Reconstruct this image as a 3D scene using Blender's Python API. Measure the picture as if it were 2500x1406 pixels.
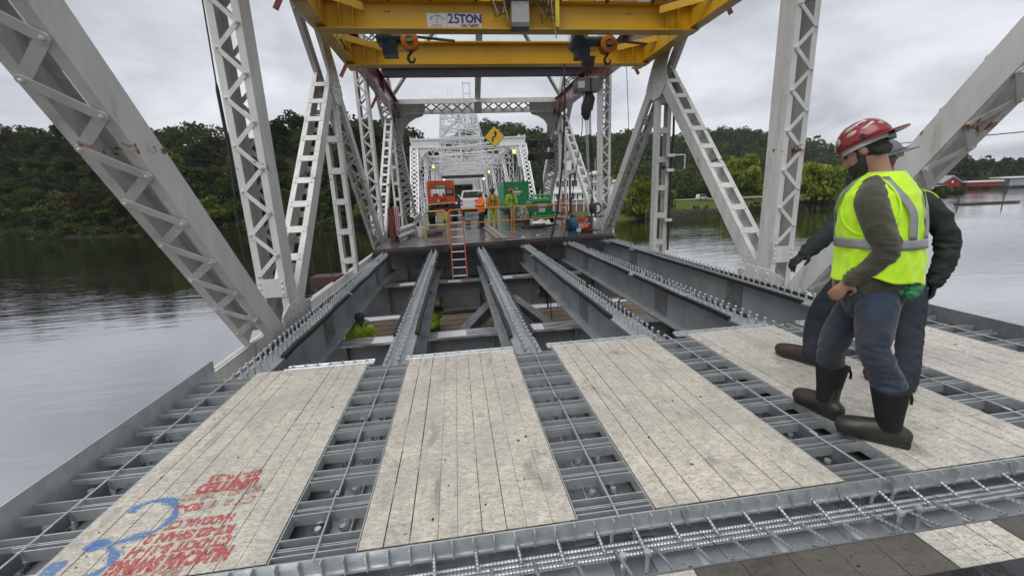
import bpy, bmesh, math, random
import numpy as np
from mathutils import Vector as V, Matrix as MX, noise as MN
from math import sin, cos, pi, radians, sqrt
for o in list(bpy.data.objects): bpy.data.objects.remove(o)
SC = bpy.context.scene
COL = SC.collection
random.seed(7)

# ------------------------------------------------------------------ camera
cam_d = bpy.data.cameras.new('camera'); cam = bpy.data.objects.new('camera', cam_d); COL.objects.link(cam)
cam_d.sensor_width = 36.0; cam_d.sensor_fit = 'HORIZONTAL'; cam_d.lens = 36*1010/2500
cam_d.clip_start = 0.05; cam_d.clip_end = 6000
cam.matrix_world = MX(((0.990024, 0.070863, -0.121780, 0.0),
                       (-0.134539, 0.218746, -0.966462, 0.0),
                       (-0.041848, 0.973205, 0.226098, 1.58),
                       (0, 0, 0, 1)))
SC.camera = cam

# ------------------------------------------------------------------ world: overcast sky
W = bpy.data.worlds.new('World'); SC.world = W; W.use_nodes = True
nt = W.node_tree; nt.nodes.clear()
def N(t, **k):
    n = nt.nodes.new(t)
    for a, b in k.items(): setattr(n, a, b)
    return n
SUN_EL, SUN_AZ = radians(58), radians(-140)      # azimuth measured from +Y towards +X
sky = N('ShaderNodeTexSky'); sky.sky_type = 'NISHITA'; sky.sun_disc = False
sky.sun_elevation = SUN_EL; sky.sun_rotation = SUN_AZ; sky.dust_density = 4.0
bg1 = N('ShaderNodeBackground'); bg1.inputs['Strength'].default_value = 0.05
nt.links.new(sky.outputs[0], bg1.inputs[0])
tc = N('ShaderNodeTexCoord')
sep = N('ShaderNodeSeparateXYZ'); nt.links.new(tc.outputs['Generated'], sep.inputs[0])
zz = N('ShaderNodeMath', operation='ABSOLUTE'); nt.links.new(sep.outputs[2], zz.inputs[0])
za = N('ShaderNodeMath', operation='ADD'); za.inputs[1].default_value = 0.22; nt.links.new(zz.outputs[0], za.inputs[0])
dx = N('ShaderNodeMath', operation='DIVIDE'); nt.links.new(sep.outputs[0], dx.inputs[0]); nt.links.new(za.outputs[0], dx.inputs[1])
dy = N('ShaderNodeMath', operation='DIVIDE'); nt.links.new(sep.outputs[1], dy.inputs[0]); nt.links.new(za.outputs[0], dy.inputs[1])
cmb = N('ShaderNodeCombineXYZ'); nt.links.new(dx.outputs[0], cmb.inputs[0]); nt.links.new(dy.outputs[0], cmb.inputs[1])
n1 = N('ShaderNodeTexNoise'); n1.inputs['Scale'].default_value = 1.15; n1.inputs['Detail'].default_value = 7; n1.inputs['Roughness'].default_value = 0.55; n1.inputs['Distortion'].default_value = 0.35
nt.links.new(cmb.outputs[0], n1.inputs['Vector'])
rp = N('ShaderNodeValToRGB')
rp.color_ramp.elements[0].position = 0.37; rp.color_ramp.elements[0].color = (0.385, 0.402, 0.445, 1)
rp.color_ramp.elements[1].position = 0.63; rp.color_ramp.elements[1].color = (0.66, 0.676, 0.715, 1)
nt.links.new(n1.outputs['Fac'], rp.inputs[0])
bg2 = N('ShaderNodeBackground'); nt.links.new(rp.outputs[0], bg2.inputs[0]); bg2.inputs['Strength'].default_value = 1.0
mixs = N('ShaderNodeMixShader'); mixs.inputs[0].default_value = 0.9
nt.links.new(bg1.outputs[0], mixs.inputs[1]); nt.links.new(bg2.outputs[0], mixs.inputs[2])
wo = N('ShaderNodeOutputWorld'); nt.links.new(mixs.outputs[0], wo.inputs[0])

# ------------------------------------------------------------------ sun behind cloud
sd = bpy.data.lights.new('sun', 'SUN'); sd.energy = 1.5; sd.angle = radians(50); sd.color = (1.0, 0.97, 0.93)
so = bpy.data.objects.new('sun', sd); COL.objects.link(so)
sdir = V((sin(SUN_AZ)*cos(SUN_EL), cos(SUN_AZ)*cos(SUN_EL), sin(SUN_EL)))
so.rotation_euler = (-sdir).to_track_quat('-Z', 'Y').to_euler(); so.location = (0, -20, 60)

SC.view_settings.view_transform = 'Standard'; SC.view_settings.look = 'None'
SC.view_settings.exposure = 0.5; SC.view_settings.gamma = 1.0; SC.view_settings.use_curve_mapping = False
SC.render.engine = 'CYCLES'
SC.cycles.max_bounces = 6; SC.cycles.diffuse_bounces = 3; SC.cycles.glossy_bounces = 3; SC.cycles.transmission_bounces = 3
SC.cycles.caustics_reflective = False; SC.cycles.caustics_refractive = False

# ------------------------------------------------------------------ helpers
WM = {}
def lin(c):
    return tuple(((x/255)/12.92 if x/255 <= .04045 else ((x/255+.055)/1.055)**2.4) for x in c)
class MB:
    """collects simple shapes and links them as one mesh"""
    def __init__(s): s.v = []; s.f = []; s.mi = []; s.cur = 0
    def add(s, vs, fs):
        b = len(s.v); s.v += [tuple(v) for v in vs]; s.f += [tuple(i+b for i in f) for f in fs]; s.mi += [s.cur]*len(fs); return s
    def box(s, c, d, R=None):
        c = V(c); hx, hy, hz = d[0]/2, d[1]/2, d[2]/2
        p = [V((x, y, z)) for z in (-hz, hz) for y in (-hy, hy) for x in (-hx, hx)]
        if R is not None: p = [R @ q for q in p]
        return s.add([q+c for q in p], [(0,2,3,1),(4,5,7,6),(0,1,5,4),(2,6,7,3),(0,4,6,2),(1,3,7,5)])
    def bb(s, x0, x1, y0, y1, z0, z1): return s.box(((x0+x1)/2, (y0+y1)/2, (z0+z1)/2), (x1-x0, y1-y0, z1-z0))
    def bar(s, p0, p1, w, t, up=(0,0,1), ext=0):
        p0, p1 = V(p0), V(p1); a = (p1-p0); L = a.length
        if L < 1e-6: return s
        a /= L; u = V(up); sd_ = a.cross(u)
        if sd_.length < 1e-4: sd_ = a.cross(V((1, 0, 0)))
        sd_.normalize(); u = sd_.cross(a)
        p0 = p0-a*ext; p1 = p1+a*ext
        vs = [p+sd_*(i*w/2)+u*(j*t/2) for p in (p0, p1) for i, j in ((-1,-1),(1,-1),(1,1),(-1,1))]
        return s.add(vs, [(0,1,2,3),(7,6,5,4),(0,4,5,1),(1,5,6,2),(2,6,7,3),(3,7,4,0)])
    def cyl(s, p0, p1, r, n=10, r2=None, cap=True):
        p0, p1 = V(p0), V(p1); a = (p1-p0).normalized(); r2 = r if r2 is None else r2
        e = a.cross(V((0,0,1))) if abs(a.z) < .9 else a.cross(V((1,0,0))); e.normalize(); g = a.cross(e)
        vs = [p0+(e*cos(2*pi*i/n)+g*sin(2*pi*i/n))*r for i in range(n)]+[p1+(e*cos(2*pi*i/n)+g*sin(2*pi*i/n))*r2 for i in range(n)]
        fs = [(i, (i+1) % n, n+(i+1) % n, n+i) for i in range(n)]
        if cap: fs += [tuple(range(n-1, -1, -1)), tuple(range(n, 2*n))]
        return s.add(vs, fs)
    def tube(s, pts, r, n=8, cap=True):
        pts = [V(p) for p in pts]; m = len(pts); rr = r if isinstance(r, (list, tuple)) else [r]*m
        vs = []; e = None
        for i, p in enumerate(pts):
            a = (pts[min(i+1, m-1)]-pts[max(i-1, 0)]).normalized()
            if e is None:
                e = a.cross(V((0,0,1))) if abs(a.z) < .9 else a.cross(V((1,0,0)))
            else: e = e-a*e.dot(a)
            e.normalize(); g = a.cross(e)
            vs += [p+(e*cos(2*pi*k/n)+g*sin(2*pi*k/n))*rr[i] for k in range(n)]
        fs = [(i*n+k, i*n+(k+1) % n, (i+1)*n+(k+1) % n, (i+1)*n+k) for i in range(m-1) for k in range(n)]
        if cap: fs += [tuple(range(n-1, -1, -1)), tuple(range((m-1)*n, m*n))]
        return s.add(vs, fs)
    def prism(s, poly, o, u, v, d):
        """polygon (2d) in the plane o+u*a+v*b, thickened by vector d"""
        o, u, v, d = V(o), V(u), V(v), V(d); n = len(poly)
        q = [o+u*a+v*b for a, b in poly]
        if u.cross(v).dot(d) < 0: q.reverse()
        return s.add(q+[p+d for p in q], [tuple(range(n-1, -1, -1)), tuple(range(n, 2*n))]+[(i, (i+1) % n, n+(i+1) % n, n+i) for i in range(n)])
    def lathe(s, prof, o, ax=(0,0,1), n=14):
        o = V(o); a = V(ax).normalized(); e = a.cross(V((0,0,1))) if abs(a.z) < .9 else a.cross(V((1,0,0))); e.normalize(); g = a.cross(e)
        vs = [o+a*h+(e*cos(2*pi*k/n)+g*sin(2*pi*k/n))*max(r, 1e-4) for r, h in prof for k in range(n)]
        m = len(prof)
        fs = [(i*n+k, i*n+(k+1) % n, (i+1)*n+(k+1) % n, (i+1)*n+k) for i in range(m-1) for k in range(n)]
        fs += [tuple(range(n-1, -1, -1)), tuple(range((m-1)*n, m*n))]
        return s.add(vs, fs)
    def rivet(s, p, nrm, r=.016, h=.012, n=7):
        return s.lathe([(r, 0), (r*.9, h*.5), (r*.5, h*.95)], p, nrm, n)
    def ellipsoid(s, c, r, R=None, n=14, m=9):
        c = V(c); vs = []
        for i in range(m+1):
            t = pi*i/m
            for k in range(n):
                q = V((r[0]*sin(t)*cos(2*pi*k/n), r[1]*sin(t)*sin(2*pi*k/n), -r[2]*cos(t)))
                if i in (0, m): q += V((1e-4*cos(2*pi*k/n), 1e-4*sin(2*pi*k/n), 0))
                if R is not None: q = R @ q
                vs.append(c+q)
        fs = [(i*n+k, i*n+(k+1) % n, (i+1)*n+(k+1) % n, (i+1)*n+k) for i in range(m) for k in range(n)]
        fs += [tuple(range(n-1, -1, -1)), tuple(range(m*n, (m+1)*n))]
        return s.add(vs, fs)
    def mesh(s, name, mats, smooth=35):
        me = bpy.data.meshes.new(name); me.from_pydata(s.v, [], s.f)
        for m in (mats if isinstance(mats, (list, tuple)) else [mats]): me.materials.append(m)
        if any(s.mi): me.polygons.foreach_set('material_index', s.mi)
        if smooth:
            me.polygons.foreach_set('use_smooth', [True]*len(me.polygons)); me.set_sharp_from_angle(angle=radians(smooth))
        me.update(); return me
    def build(s, name, mats, parent=None, smooth=35, **tags):
        return inst(name, s.mesh(name, mats, smooth), None, parent, **tags)
I4 = MX.Identity(4)
def inst(name, me, M=None, parent=None, label=None, cat=None, group=None, kind=None):
    o = bpy.data.objects.new(name, me); COL.objects.link(o); M = M or I4
    if parent is not None:
        o.parent = parent; o.matrix_parent_inverse = WM[parent.name].inverted()
    o.matrix_basis = M; WM[o.name] = M.copy()
    if label: o['label'] = label
    if cat: o['category'] = cat
    if group: o['group'] = group
    if kind: o['kind'] = kind
    return o
def thing(name, label, cat, loc=(0,0,0), group=None):
    return inst(name, None, MX.Translation(V(loc)), None, label, cat, group)
def fr(o, x, y=None, z=None):
    """matrix with origin o, X axis along x, Z close to z (or Y close to y)"""
    x = V(x).normalized()
    if z is not None:
        y = V(z).cross(x).normalized(); z = x.cross(y)
    else:
        z = x.cross(V(y)).normalized(); y = z.cross(x)
    return MX(((x.x, y.x, z.x, o[0]), (x.y, y.y, z.y, o[1]), (x.z, y.z, z.z, o[2]), (0, 0, 0, 1)))
def T(x, y, z, rz=0, s=1): return MX.Translation(V((x, y, z))) @ MX.Rotation(rz, 4, 'Z') @ MX.Scale(s, 4)
def copy_thing(src, M, label=None, group=None):
    """copy a thing with its parts and sub-parts to a new place"""
    d = M @ WM[src.name].inverted()
    r = inst(src.name.split('.')[0], src.data, M); r['category'] = src.get('category', '')
    if label or src.get('label'): r['label'] = label or src['label']
    if group or src.get('group'): r['group'] = group or src['group']
    for ch in KIDS(src):
        c = inst(ch.name.split('.')[0], ch.data, d @ WM[ch.name], r)
        if ch.get('kind'): c['kind'] = ch['kind']
        for g in KIDS(ch): inst(g.name.split('.')[0], g.data, d @ WM[g.name], c)
    return r
def KIDS(o): return [c for c in bpy.data.objects if c.parent == o]
def text_mesh(txt, size, mat, M, name='lettering', parent=None, bold=0.0, depth=0.001, align='CENTER', shear=0.0, space=1.0):
    cu = bpy.data.curves.new('txt', 'FONT'); cu.body = txt; cu.size = size; cu.align_x = align; cu.align_y = 'CENTER'
    cu.offset = bold; cu.extrude = depth; cu.shear = shear; cu.space_character = space; cu.resolution_u = 3
    ob = bpy.data.objects.new('txt', cu); COL.objects.link(ob)
    dg = bpy.context.evaluated_depsgraph_get(); me = bpy.data.meshes.new_from_object(ob.evaluated_get(dg))
    bpy.data.objects.remove(ob); bpy.data.curves.remove(cu)
    me.materials.clear(); me.materials.append(mat); me.name = name
    return inst(name, me, M, parent)
# ------------------------------------------------------------------ materials
MATS = {}
def mat(name, col, rough=.6, metal=0., col2=None, scale=4., detail=5, stretch=(1,1,1), bump=0., bscale=30., mixlo=.35, mixhi=.65,
        spots=None, spec=.5, coat=0., rvar=.0, emit=None, trans=0., sheen=0., objrand=0., ndist=0.0, spots2=None, space='Position'):
    """procedural material: two-tone noise, optional spots (rust, dirt), bump and roughness variation"""
    m = bpy.data.materials.new(name); m.use_nodes = True; t = m.node_tree; t.nodes.clear()
    def n(k, **kw):
        x = t.nodes.new(k)
        for a, b in kw.items(): setattr(x, a, b)
        return x
    L = t.links.new
    b = n('ShaderNodeBsdfPrincipled'); out = n('ShaderNodeOutputMaterial'); L(b.outputs[0], out.inputs[0])
    if space == 'Position': g = n('ShaderNodeNewGeometry').outputs['Position']
    else: g = n('ShaderNodeTexCoord').outputs['Object']
    mp = n('ShaderNodeMapping'); mp.inputs['Scale'].default_value = stretch; L(g, mp.inputs[0]); vec = mp.outputs[0]
    c1 = (*col, 1); c2 = (*(col2 if col2 else tuple(x*.72 for x in col)), 1)
    nz = n('ShaderNodeTexNoise'); nz.inputs['Scale'].default_value = scale; nz.inputs['Detail'].default_value = detail; nz.inputs['Roughness'].default_value = .62; nz.inputs['Distortion'].default_value = ndist
    L(vec, nz.inputs['Vector'])
    mr = n('ShaderNodeMapRange'); mr.inputs['From Min'].default_value = mixlo; mr.inputs['From Max'].default_value = mixhi; L(nz.outputs['Fac'], mr.inputs[0])
    mx = n('ShaderNodeMix', data_type='RGBA'); mx.inputs[6].default_value = c1; mx.inputs[7].default_value = c2; L(mr.outputs[0], mx.inputs[0])
    cur = mx.outputs[2]
    for sp in (spots, spots2):
        if not sp: continue
        scol, ssc, lo, hi = sp[:4]; sst = sp[4] if len(sp) > 4 else (1,1,1)
        mp2 = n('ShaderNodeMapping'); mp2.inputs['Scale'].default_value = sst; mp2.inputs['Location'].default_value = (3.1, 7.7, 1.3); L(g, mp2.inputs[0])
        ns = n('ShaderNodeTexNoise'); ns.inputs['Scale'].default_value = ssc; ns.inputs['Detail'].default_value = 6; ns.inputs['Roughness'].default_value = .7; L(mp2.outputs[0], ns.inputs['Vector'])
        ms = n('ShaderNodeMapRange'); ms.inputs['From Min'].default_value = lo; ms.inputs['From Max'].default_value = hi; L(ns.outputs['Fac'], ms.inputs[0])
        m2 = n('ShaderNodeMix', data_type='RGBA'); L(ms.outputs[0], m2.inputs[0]); L(cur, m2.inputs[6]); m2.inputs[7].default_value = (*scol, 1); cur = m2.outputs[2]
    if objrand:
        oi = n('ShaderNodeObjectInfo'); hs = n('ShaderNodeHueSaturation')
        mm = n('ShaderNodeMapRange'); mm.inputs['To Min'].default_value = 1-objrand; mm.inputs['To Max'].default_value = 1+objrand; L(oi.outputs['Random'], mm.inputs[0])
        L(mm.outputs[0], hs.inputs['Value']); L(cur, hs.inputs['Color']); cur = hs.outputs[0]
    L(cur, b.inputs['Base Color'])
    b.inputs['Roughness'].default_value = rough; b.inputs['Metallic'].default_value = metal
    b.inputs['Specular IOR Level'].default_value = spec; b.inputs['Coat Weight'].default_value = coat
    b.inputs['Transmission Weight'].default_value = trans; b.inputs['Sheen Weight'].default_value = sheen
    if rvar:
        r2 = n('ShaderNodeMapRange'); r2.inputs['To Min'].default_value = max(.02, rough-rvar); r2.inputs['To Max'].default_value = min(1, rough+rvar)
        r2.inputs['From Min'].default_value = .3; r2.inputs['From Max'].default_value = .7; L(nz.outputs['Fac'], r2.inputs[0]); L(r2.outputs[0], b.inputs['Roughness'])
    if bump:
        nb = n('ShaderNodeTexNoise'); nb.inputs['Scale'].default_value = bscale; nb.inputs['Detail'].default_value = 5; L(vec, nb.inputs['Vector'])
        bp = n('ShaderNodeBump'); bp.inputs['Strength'].default_value = min(1, bump); bp.inputs['Distance'].default_value = .02; L(nb.outputs['Fac'], bp.inputs['Height']); L(bp.outputs[0], b.inputs['Normal'])
    if emit: b.inputs['Emission Color'].default_value = (*emit[0], 1); b.inputs['Emission Strength'].default_value = emit[1]
    MATS[name] = m; return m
RUST = (.17, .055, .018)
m_white = mat('white_steel_paint', (.68,.68,.66), .42, col2=(.56,.56,.535), scale=2.2, stretch=(1.5,1.5,.5), bump=.05, bscale=14, spots=(RUST, 4.2, .745, .77), spots2=((.36,.335,.28), 3.3, .55, .76, (1.3,1.3,.30)), rvar=.12)
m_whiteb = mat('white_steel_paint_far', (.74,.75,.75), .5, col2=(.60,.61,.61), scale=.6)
m_galv = mat('galvanised_steel', (.70,.735,.745), .38, .7, col2=(.50,.53,.54), scale=9, bump=.05, bscale=60, rvar=.12, spots=((.28,.29,.30), 4, .6, .75))
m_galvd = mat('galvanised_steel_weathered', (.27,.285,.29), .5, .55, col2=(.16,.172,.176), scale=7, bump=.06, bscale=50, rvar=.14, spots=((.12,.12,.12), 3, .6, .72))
m_galvs = mat('galvanised_sheet_wet', (.86,.89,.92), .32, .85, col2=(.74,.78,.82), scale=4, bump=.025, bscale=5, rvar=.08)
m_rebar = mat('galvanised_rebar', (.50,.52,.53), .4, .8, col2=(.34,.36,.37), scale=14, rvar=.1)
m_beam = mat('grey_beam_steel', (.42,.45,.46), .42, .35, col2=(.29,.315,.325), scale=2.0, bump=.05, bscale=20, rvar=.15, spots=((.36,.38,.39), 2.1, .56, .68, (1,.4,1)), spots2=((.10,.10,.10), 5, .63, .76))
m_girder = mat('grey_floor_beam_paint', (.22,.23,.23), .5, .1, col2=(.135,.142,.142), scale=1.1, rvar=.12, spots=((.10,.10,.095), 2.4, .6, .78))
m_flange = mat('bare_flange', (.46,.48,.49), .35, .6, col2=(.16,.165,.165), scale=3.5, stretch=(.6,3,1), rvar=.15, mixlo=.42, mixhi=.58)
m_rubber = mat('black_rubber', (.016,.016,.017), .55, bump=.1)
m_dark = mat('dark_steel', (.035,.036,.04), .45, .4, col2=(.055,.055,.058), scale=3, rvar=.1, spots=((.12,.125,.13), 2.3, .66, .7))
m_black = mat('black_paint', (.012,.012,.013), .4, col2=(.02,.02,.02))
m_yel = mat('crane_yellow_paint', (.68,.40,.012), .42, col2=(.60,.34,.010), scale=1.3, rvar=.1, spots=((.20,.11,.012), 3.0, .66, .82), bump=.03, bscale=9)
m_dred = mat('dark_red_steel', (.055,.013,.012), .5, col2=(.04,.01,.01), scale=3)
m_red = mat('red_oxide_paint', (.19,.032,.026), .3, col2=(.13,.024,.020), scale=2.2, rvar=.12, coat=.2, spots=((.05,.02,.016), 4, .62, .75))
m_deck = mat('wet_deck', (.12,.12,.122), .22, col2=(.055,.055,.057), scale=1.2, bump=.12, bscale=22, rvar=.16, spots=((.10,.065,.04), 2, .62, .74))
m_rustst = mat('rusty_steel', (.055,.032,.022), .7, .2, col2=(.03,.022,.018), scale=6, bump=.2, bscale=30, spots=((.12,.05,.02), 5, .56, .66))
m_wood = mat('scaffold_plank', (.36,.29,.215), .75, col2=(.23,.185,.14), scale=3, stretch=(1,8,8), bump=.2, bscale=30, objrand=.35)
m_woodd = mat('weathered_timber', (.10,.082,.062), .8, col2=(.055,.045,.035), scale=3, stretch=(6,6,1), bump=.3, bscale=20)
m_orange = mat('orange_paint', (.62,.085,.016), .4, col2=(.52,.065,.014), scale=2, rvar=.1, spots=((.30,.07,.03), 4, .62, .75))
m_oranged = mat('dark_orange_paint', (.42,.05,.016), .45, col2=(.32,.04,.014), scale=2)
m_green = mat('green_paint', (.008,.15,.045), .35, col2=(.006,.125,.036), scale=1.5, rvar=.08, spots=((.02,.09,.035), 4, .64, .8))
m_greenl = mat('light_green_plastic', (.05,.33,.17), .4, col2=(.04,.27,.13), scale=2)
m_railing = mat('yellow_safety_rail', (.62,.27,.03), .42, col2=(.52,.20,.025), scale=5, spots=((.52,.47,.36), 3, .6, .72))
m_railing2 = mat('pale_yellow_safety_rail', (.58,.47,.12), .45, col2=(.50,.40,.12), scale=5)
m_ladder = mat('red_fibreglass', (.36,.035,.02), .4, col2=(.30,.028,.018))
m_alu = mat('aluminium', (.66,.67,.68), .3, .85, col2=(.5,.51,.52), scale=8)
m_motor = mat('dark_blue_motor', (.012,.035,.06), .45, col2=(.008,.02,.035), scale=6)
m_blue = mat('blue_plastic', (.02,.10,.21), .4, col2=(.015,.075,.16))
m_carw = mat('white_car_paint', (.70,.70,.70), .25, coat=.6, col2=(.64,.64,.64), scale=1)
m_glass = mat('dark_glass', (.02,.022,.025), .06, spec=.7, col2=(.03,.033,.036))
m_winglass = mat('house_window_glass', (.03,.035,.04), .12, col2=(.05,.055,.06))
m_tyre = mat('tyre_rubber', (.014,.014,.014), .7, bump=.3, bscale=40)
m_grey = mat('light_grey_enclosure', (.44,.45,.45), .45, col2=(.38,.39,.39))
m_gred = mat('dark_grey_paint', (.15,.155,.16), .5)
m_sign = mat('sign_yellow', (.62,.39,.02), .4, col2=(.56,.34,.02))
m_plate = mat('sign_plate_white', (.66,.67,.69), .4, col2=(.60,.61,.63))
m_inkb = mat('blue_print', (.035,.035,.17), .5)
m_inkk = mat('black_print', (.012,.012,.014), .5)
m_inkg = mat('grey_print', (.24,.25,.28), .5)
m_inkw = mat('white_print', (.72,.72,.68), .5)
m_inky = mat('yellow_print', (.72,.56,.04), .5)
m_inkr = mat('red_print', (.5,.03,.03), .5)
m_cable = mat('cable_black', (.014,.014,.014), .6)
m_rope = mat('tan_rope', (.42,.33,.20), .8, col2=(.33,.25,.15))
m_pale = mat('white_plastic', (.68,.67,.63), .45, col2=(.56,.55,.51))
m_tarp = mat('clear_plastic_sheet', (.62,.62,.62), .2, col2=(.44,.43,.42), scale=5, bump=.6, bscale=9)
m_spark = mat('orange_hook_block', (.62,.20,.012), .4, col2=(.55,.16,.01))
m_lampy = mat('lit_amber_lamp', (.8,.6,.1), .3, emit=((1,.66,.12), 2.2))
m_lampw = mat('lit_white_lamp', (.8,.8,.75), .3, emit=((1,.96,.85), 1.6))
m_brick = mat('brick_base', (.22,.13,.10), .85, col2=(.16,.10,.08), scale=2)
m_house = mat('white_clapboard', (.80,.80,.80), .6, col2=(.74,.74,.74), scale=.5)
m_roofg = mat('grey_metal_roof', (.34,.36,.38), .4, .3, col2=(.27,.29,.31), scale=.3)
m_barn = mat('barn_red', (.27,.025,.028), .7, col2=(.21,.02,.022), scale=.4)
m_gravel = mat('pale_gravel', (.42,.41,.38), .9, col2=(.30,.29,.27), scale=.5, spec=0.0)
m_grass = mat('mown_grass', (.095,.125,.035), .9, col2=(.06,.085,.025), scale=.35, bump=.5, bscale=3, spec=0.0)
m_bank = mat('bank_earth', (.05,.047,.032), .95, col2=(.028,.030,.018), scale=.4, bump=.8, bscale=2, spec=0.0)
m_forest = mat('forest_floor', (.028,.036,.016), .95, col2=(.018,.022,.010), scale=.2, bump=.8, bscale=1, spec=0.0)
m_bark = mat('bark', (.06,.048,.036), .9, col2=(.035,.028,.022), scale=3, bump=.5, bscale=10, spec=0.0)

def add_rub_rust(m, z0=2.08, hw=.16):
    """rust where the old safety wires have rubbed through the paint"""
    t = m.node_tree; b = [n for n in t.nodes if n.type == 'BSDF_PRINCIPLED'][0]; L = t.links.new; cur = b.inputs['Base Color'].links[0].from_socket
    g = t.nodes.new('ShaderNodeNewGeometry'); sx = t.nodes.new('ShaderNodeSeparateXYZ'); L(g.outputs['Position'], sx.inputs[0])
    a = t.nodes.new('ShaderNodeMath'); a.operation = 'SUBTRACT'; a.inputs[1].default_value = z0; L(sx.outputs[2], a.inputs[0])
    c = t.nodes.new('ShaderNodeMath'); c.operation = 'ABSOLUTE'; L(a.outputs[0], c.inputs[0])
    r = t.nodes.new('ShaderNodeMapRange'); r.inputs['From Min'].default_value = hw; r.inputs['From Max'].default_value = 0; r.inputs['To Max'].default_value = .19; L(c.outputs[0], r.inputs[0])
    z = t.nodes.new('ShaderNodeTexNoise'); z.inputs['Scale'].default_value = 5; z.inputs['Detail'].default_value = 6; z.inputs['Roughness'].default_value = .7; L(g.outputs['Position'], z.inputs['Vector'])
    d = t.nodes.new('ShaderNodeMath'); d.operation = 'ADD'; L(z.outputs['Fac'], d.inputs[0]); L(r.outputs[0], d.inputs[1])
    e = t.nodes.new('ShaderNodeMapRange'); e.inputs['From Min'].default_value = .70; e.inputs['From Max'].default_value = .735; L(d.outputs[0], e.inputs[0])
    x = t.nodes.new('ShaderNodeMix'); x.data_type = 'RGBA'; L(e.outputs[0], x.inputs[0]); L(cur, x.inputs[6]); x.inputs[7].default_value = (.19,.065,.02,1); L(x.outputs[2], b.inputs['Base Color'])
add_rub_rust(m_white)
# ------------------------------------------------------------------ special materials
def leaf_mat(name, c1, c2, c3, scale=.25):
    m = bpy.data.materials.new(name); m.use_nodes = True; t = m.node_tree; t.nodes.clear(); L = t.links.new
    n = lambda k: t.nodes.new(k)
    g = n('ShaderNodeNewGeometry'); nz = n('ShaderNodeTexNoise'); nz.inputs['Scale'].default_value = scale; nz.inputs['Detail'].default_value = 3; L(g.outputs['Position'], nz.inputs['Vector'])
    rp = n('ShaderNodeValToRGB'); e = rp.color_ramp.elements; e[0].position = .35; e[0].color = (*c1, 1); e[1].position = .68; e[1].color = (*c3, 1)
    x = e.new(.52); x.color = (*c2, 1); L(nz.outputs['Fac'], rp.inputs[0])
    oi = n('ShaderNodeObjectInfo'); hs = n('ShaderNodeHueSaturation'); mm = n('ShaderNodeMapRange'); mm.inputs['To Min'].default_value = .65; mm.inputs['To Max'].default_value = 1.3
    L(oi.outputs['Random'], mm.inputs[0]); L(mm.outputs[0], hs.inputs['Value']); L(rp.outputs[0], hs.inputs['Color'])
    d = n('ShaderNodeBsdfDiffuse'); tr = n('ShaderNodeBsdfTranslucent'); L(hs.outputs[0], d.inputs[0]); L(hs.outputs[0], tr.inputs[0])
    ms = n('ShaderNodeMixShader'); ms.inputs[0].default_value = .28; L(d.outputs[0], ms.inputs[1]); L(tr.outputs[0], ms.inputs[2])
    o = n('ShaderNodeOutputMaterial'); L(ms.outputs[0], o.inputs[0]); MATS[name] = m; return m
lf_dark = leaf_mat('leaves_dark', (.022,.036,.013), (.042,.064,.020), (.078,.098,.027))
lf_mid = leaf_mat('leaves_mid', (.036,.058,.019), (.066,.098,.028), (.11,.14,.037))
lf_lite = leaf_mat('leaves_light', (.085,.125,.024), (.15,.20,.038), (.21,.25,.05))
lf_rust = leaf_mat('leaves_rusty', (.045,.032,.018), (.070,.050,.024), (.085,.075,.028))
lf_will = leaf_mat('leaves_willow', (.10,.135,.022), (.17,.215,.036), (.26,.30,.055))
lf_far = leaf_mat('leaves_far_wood', (.028,.045,.018), (.050,.073,.025), (.088,.112,.036), .045)

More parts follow.
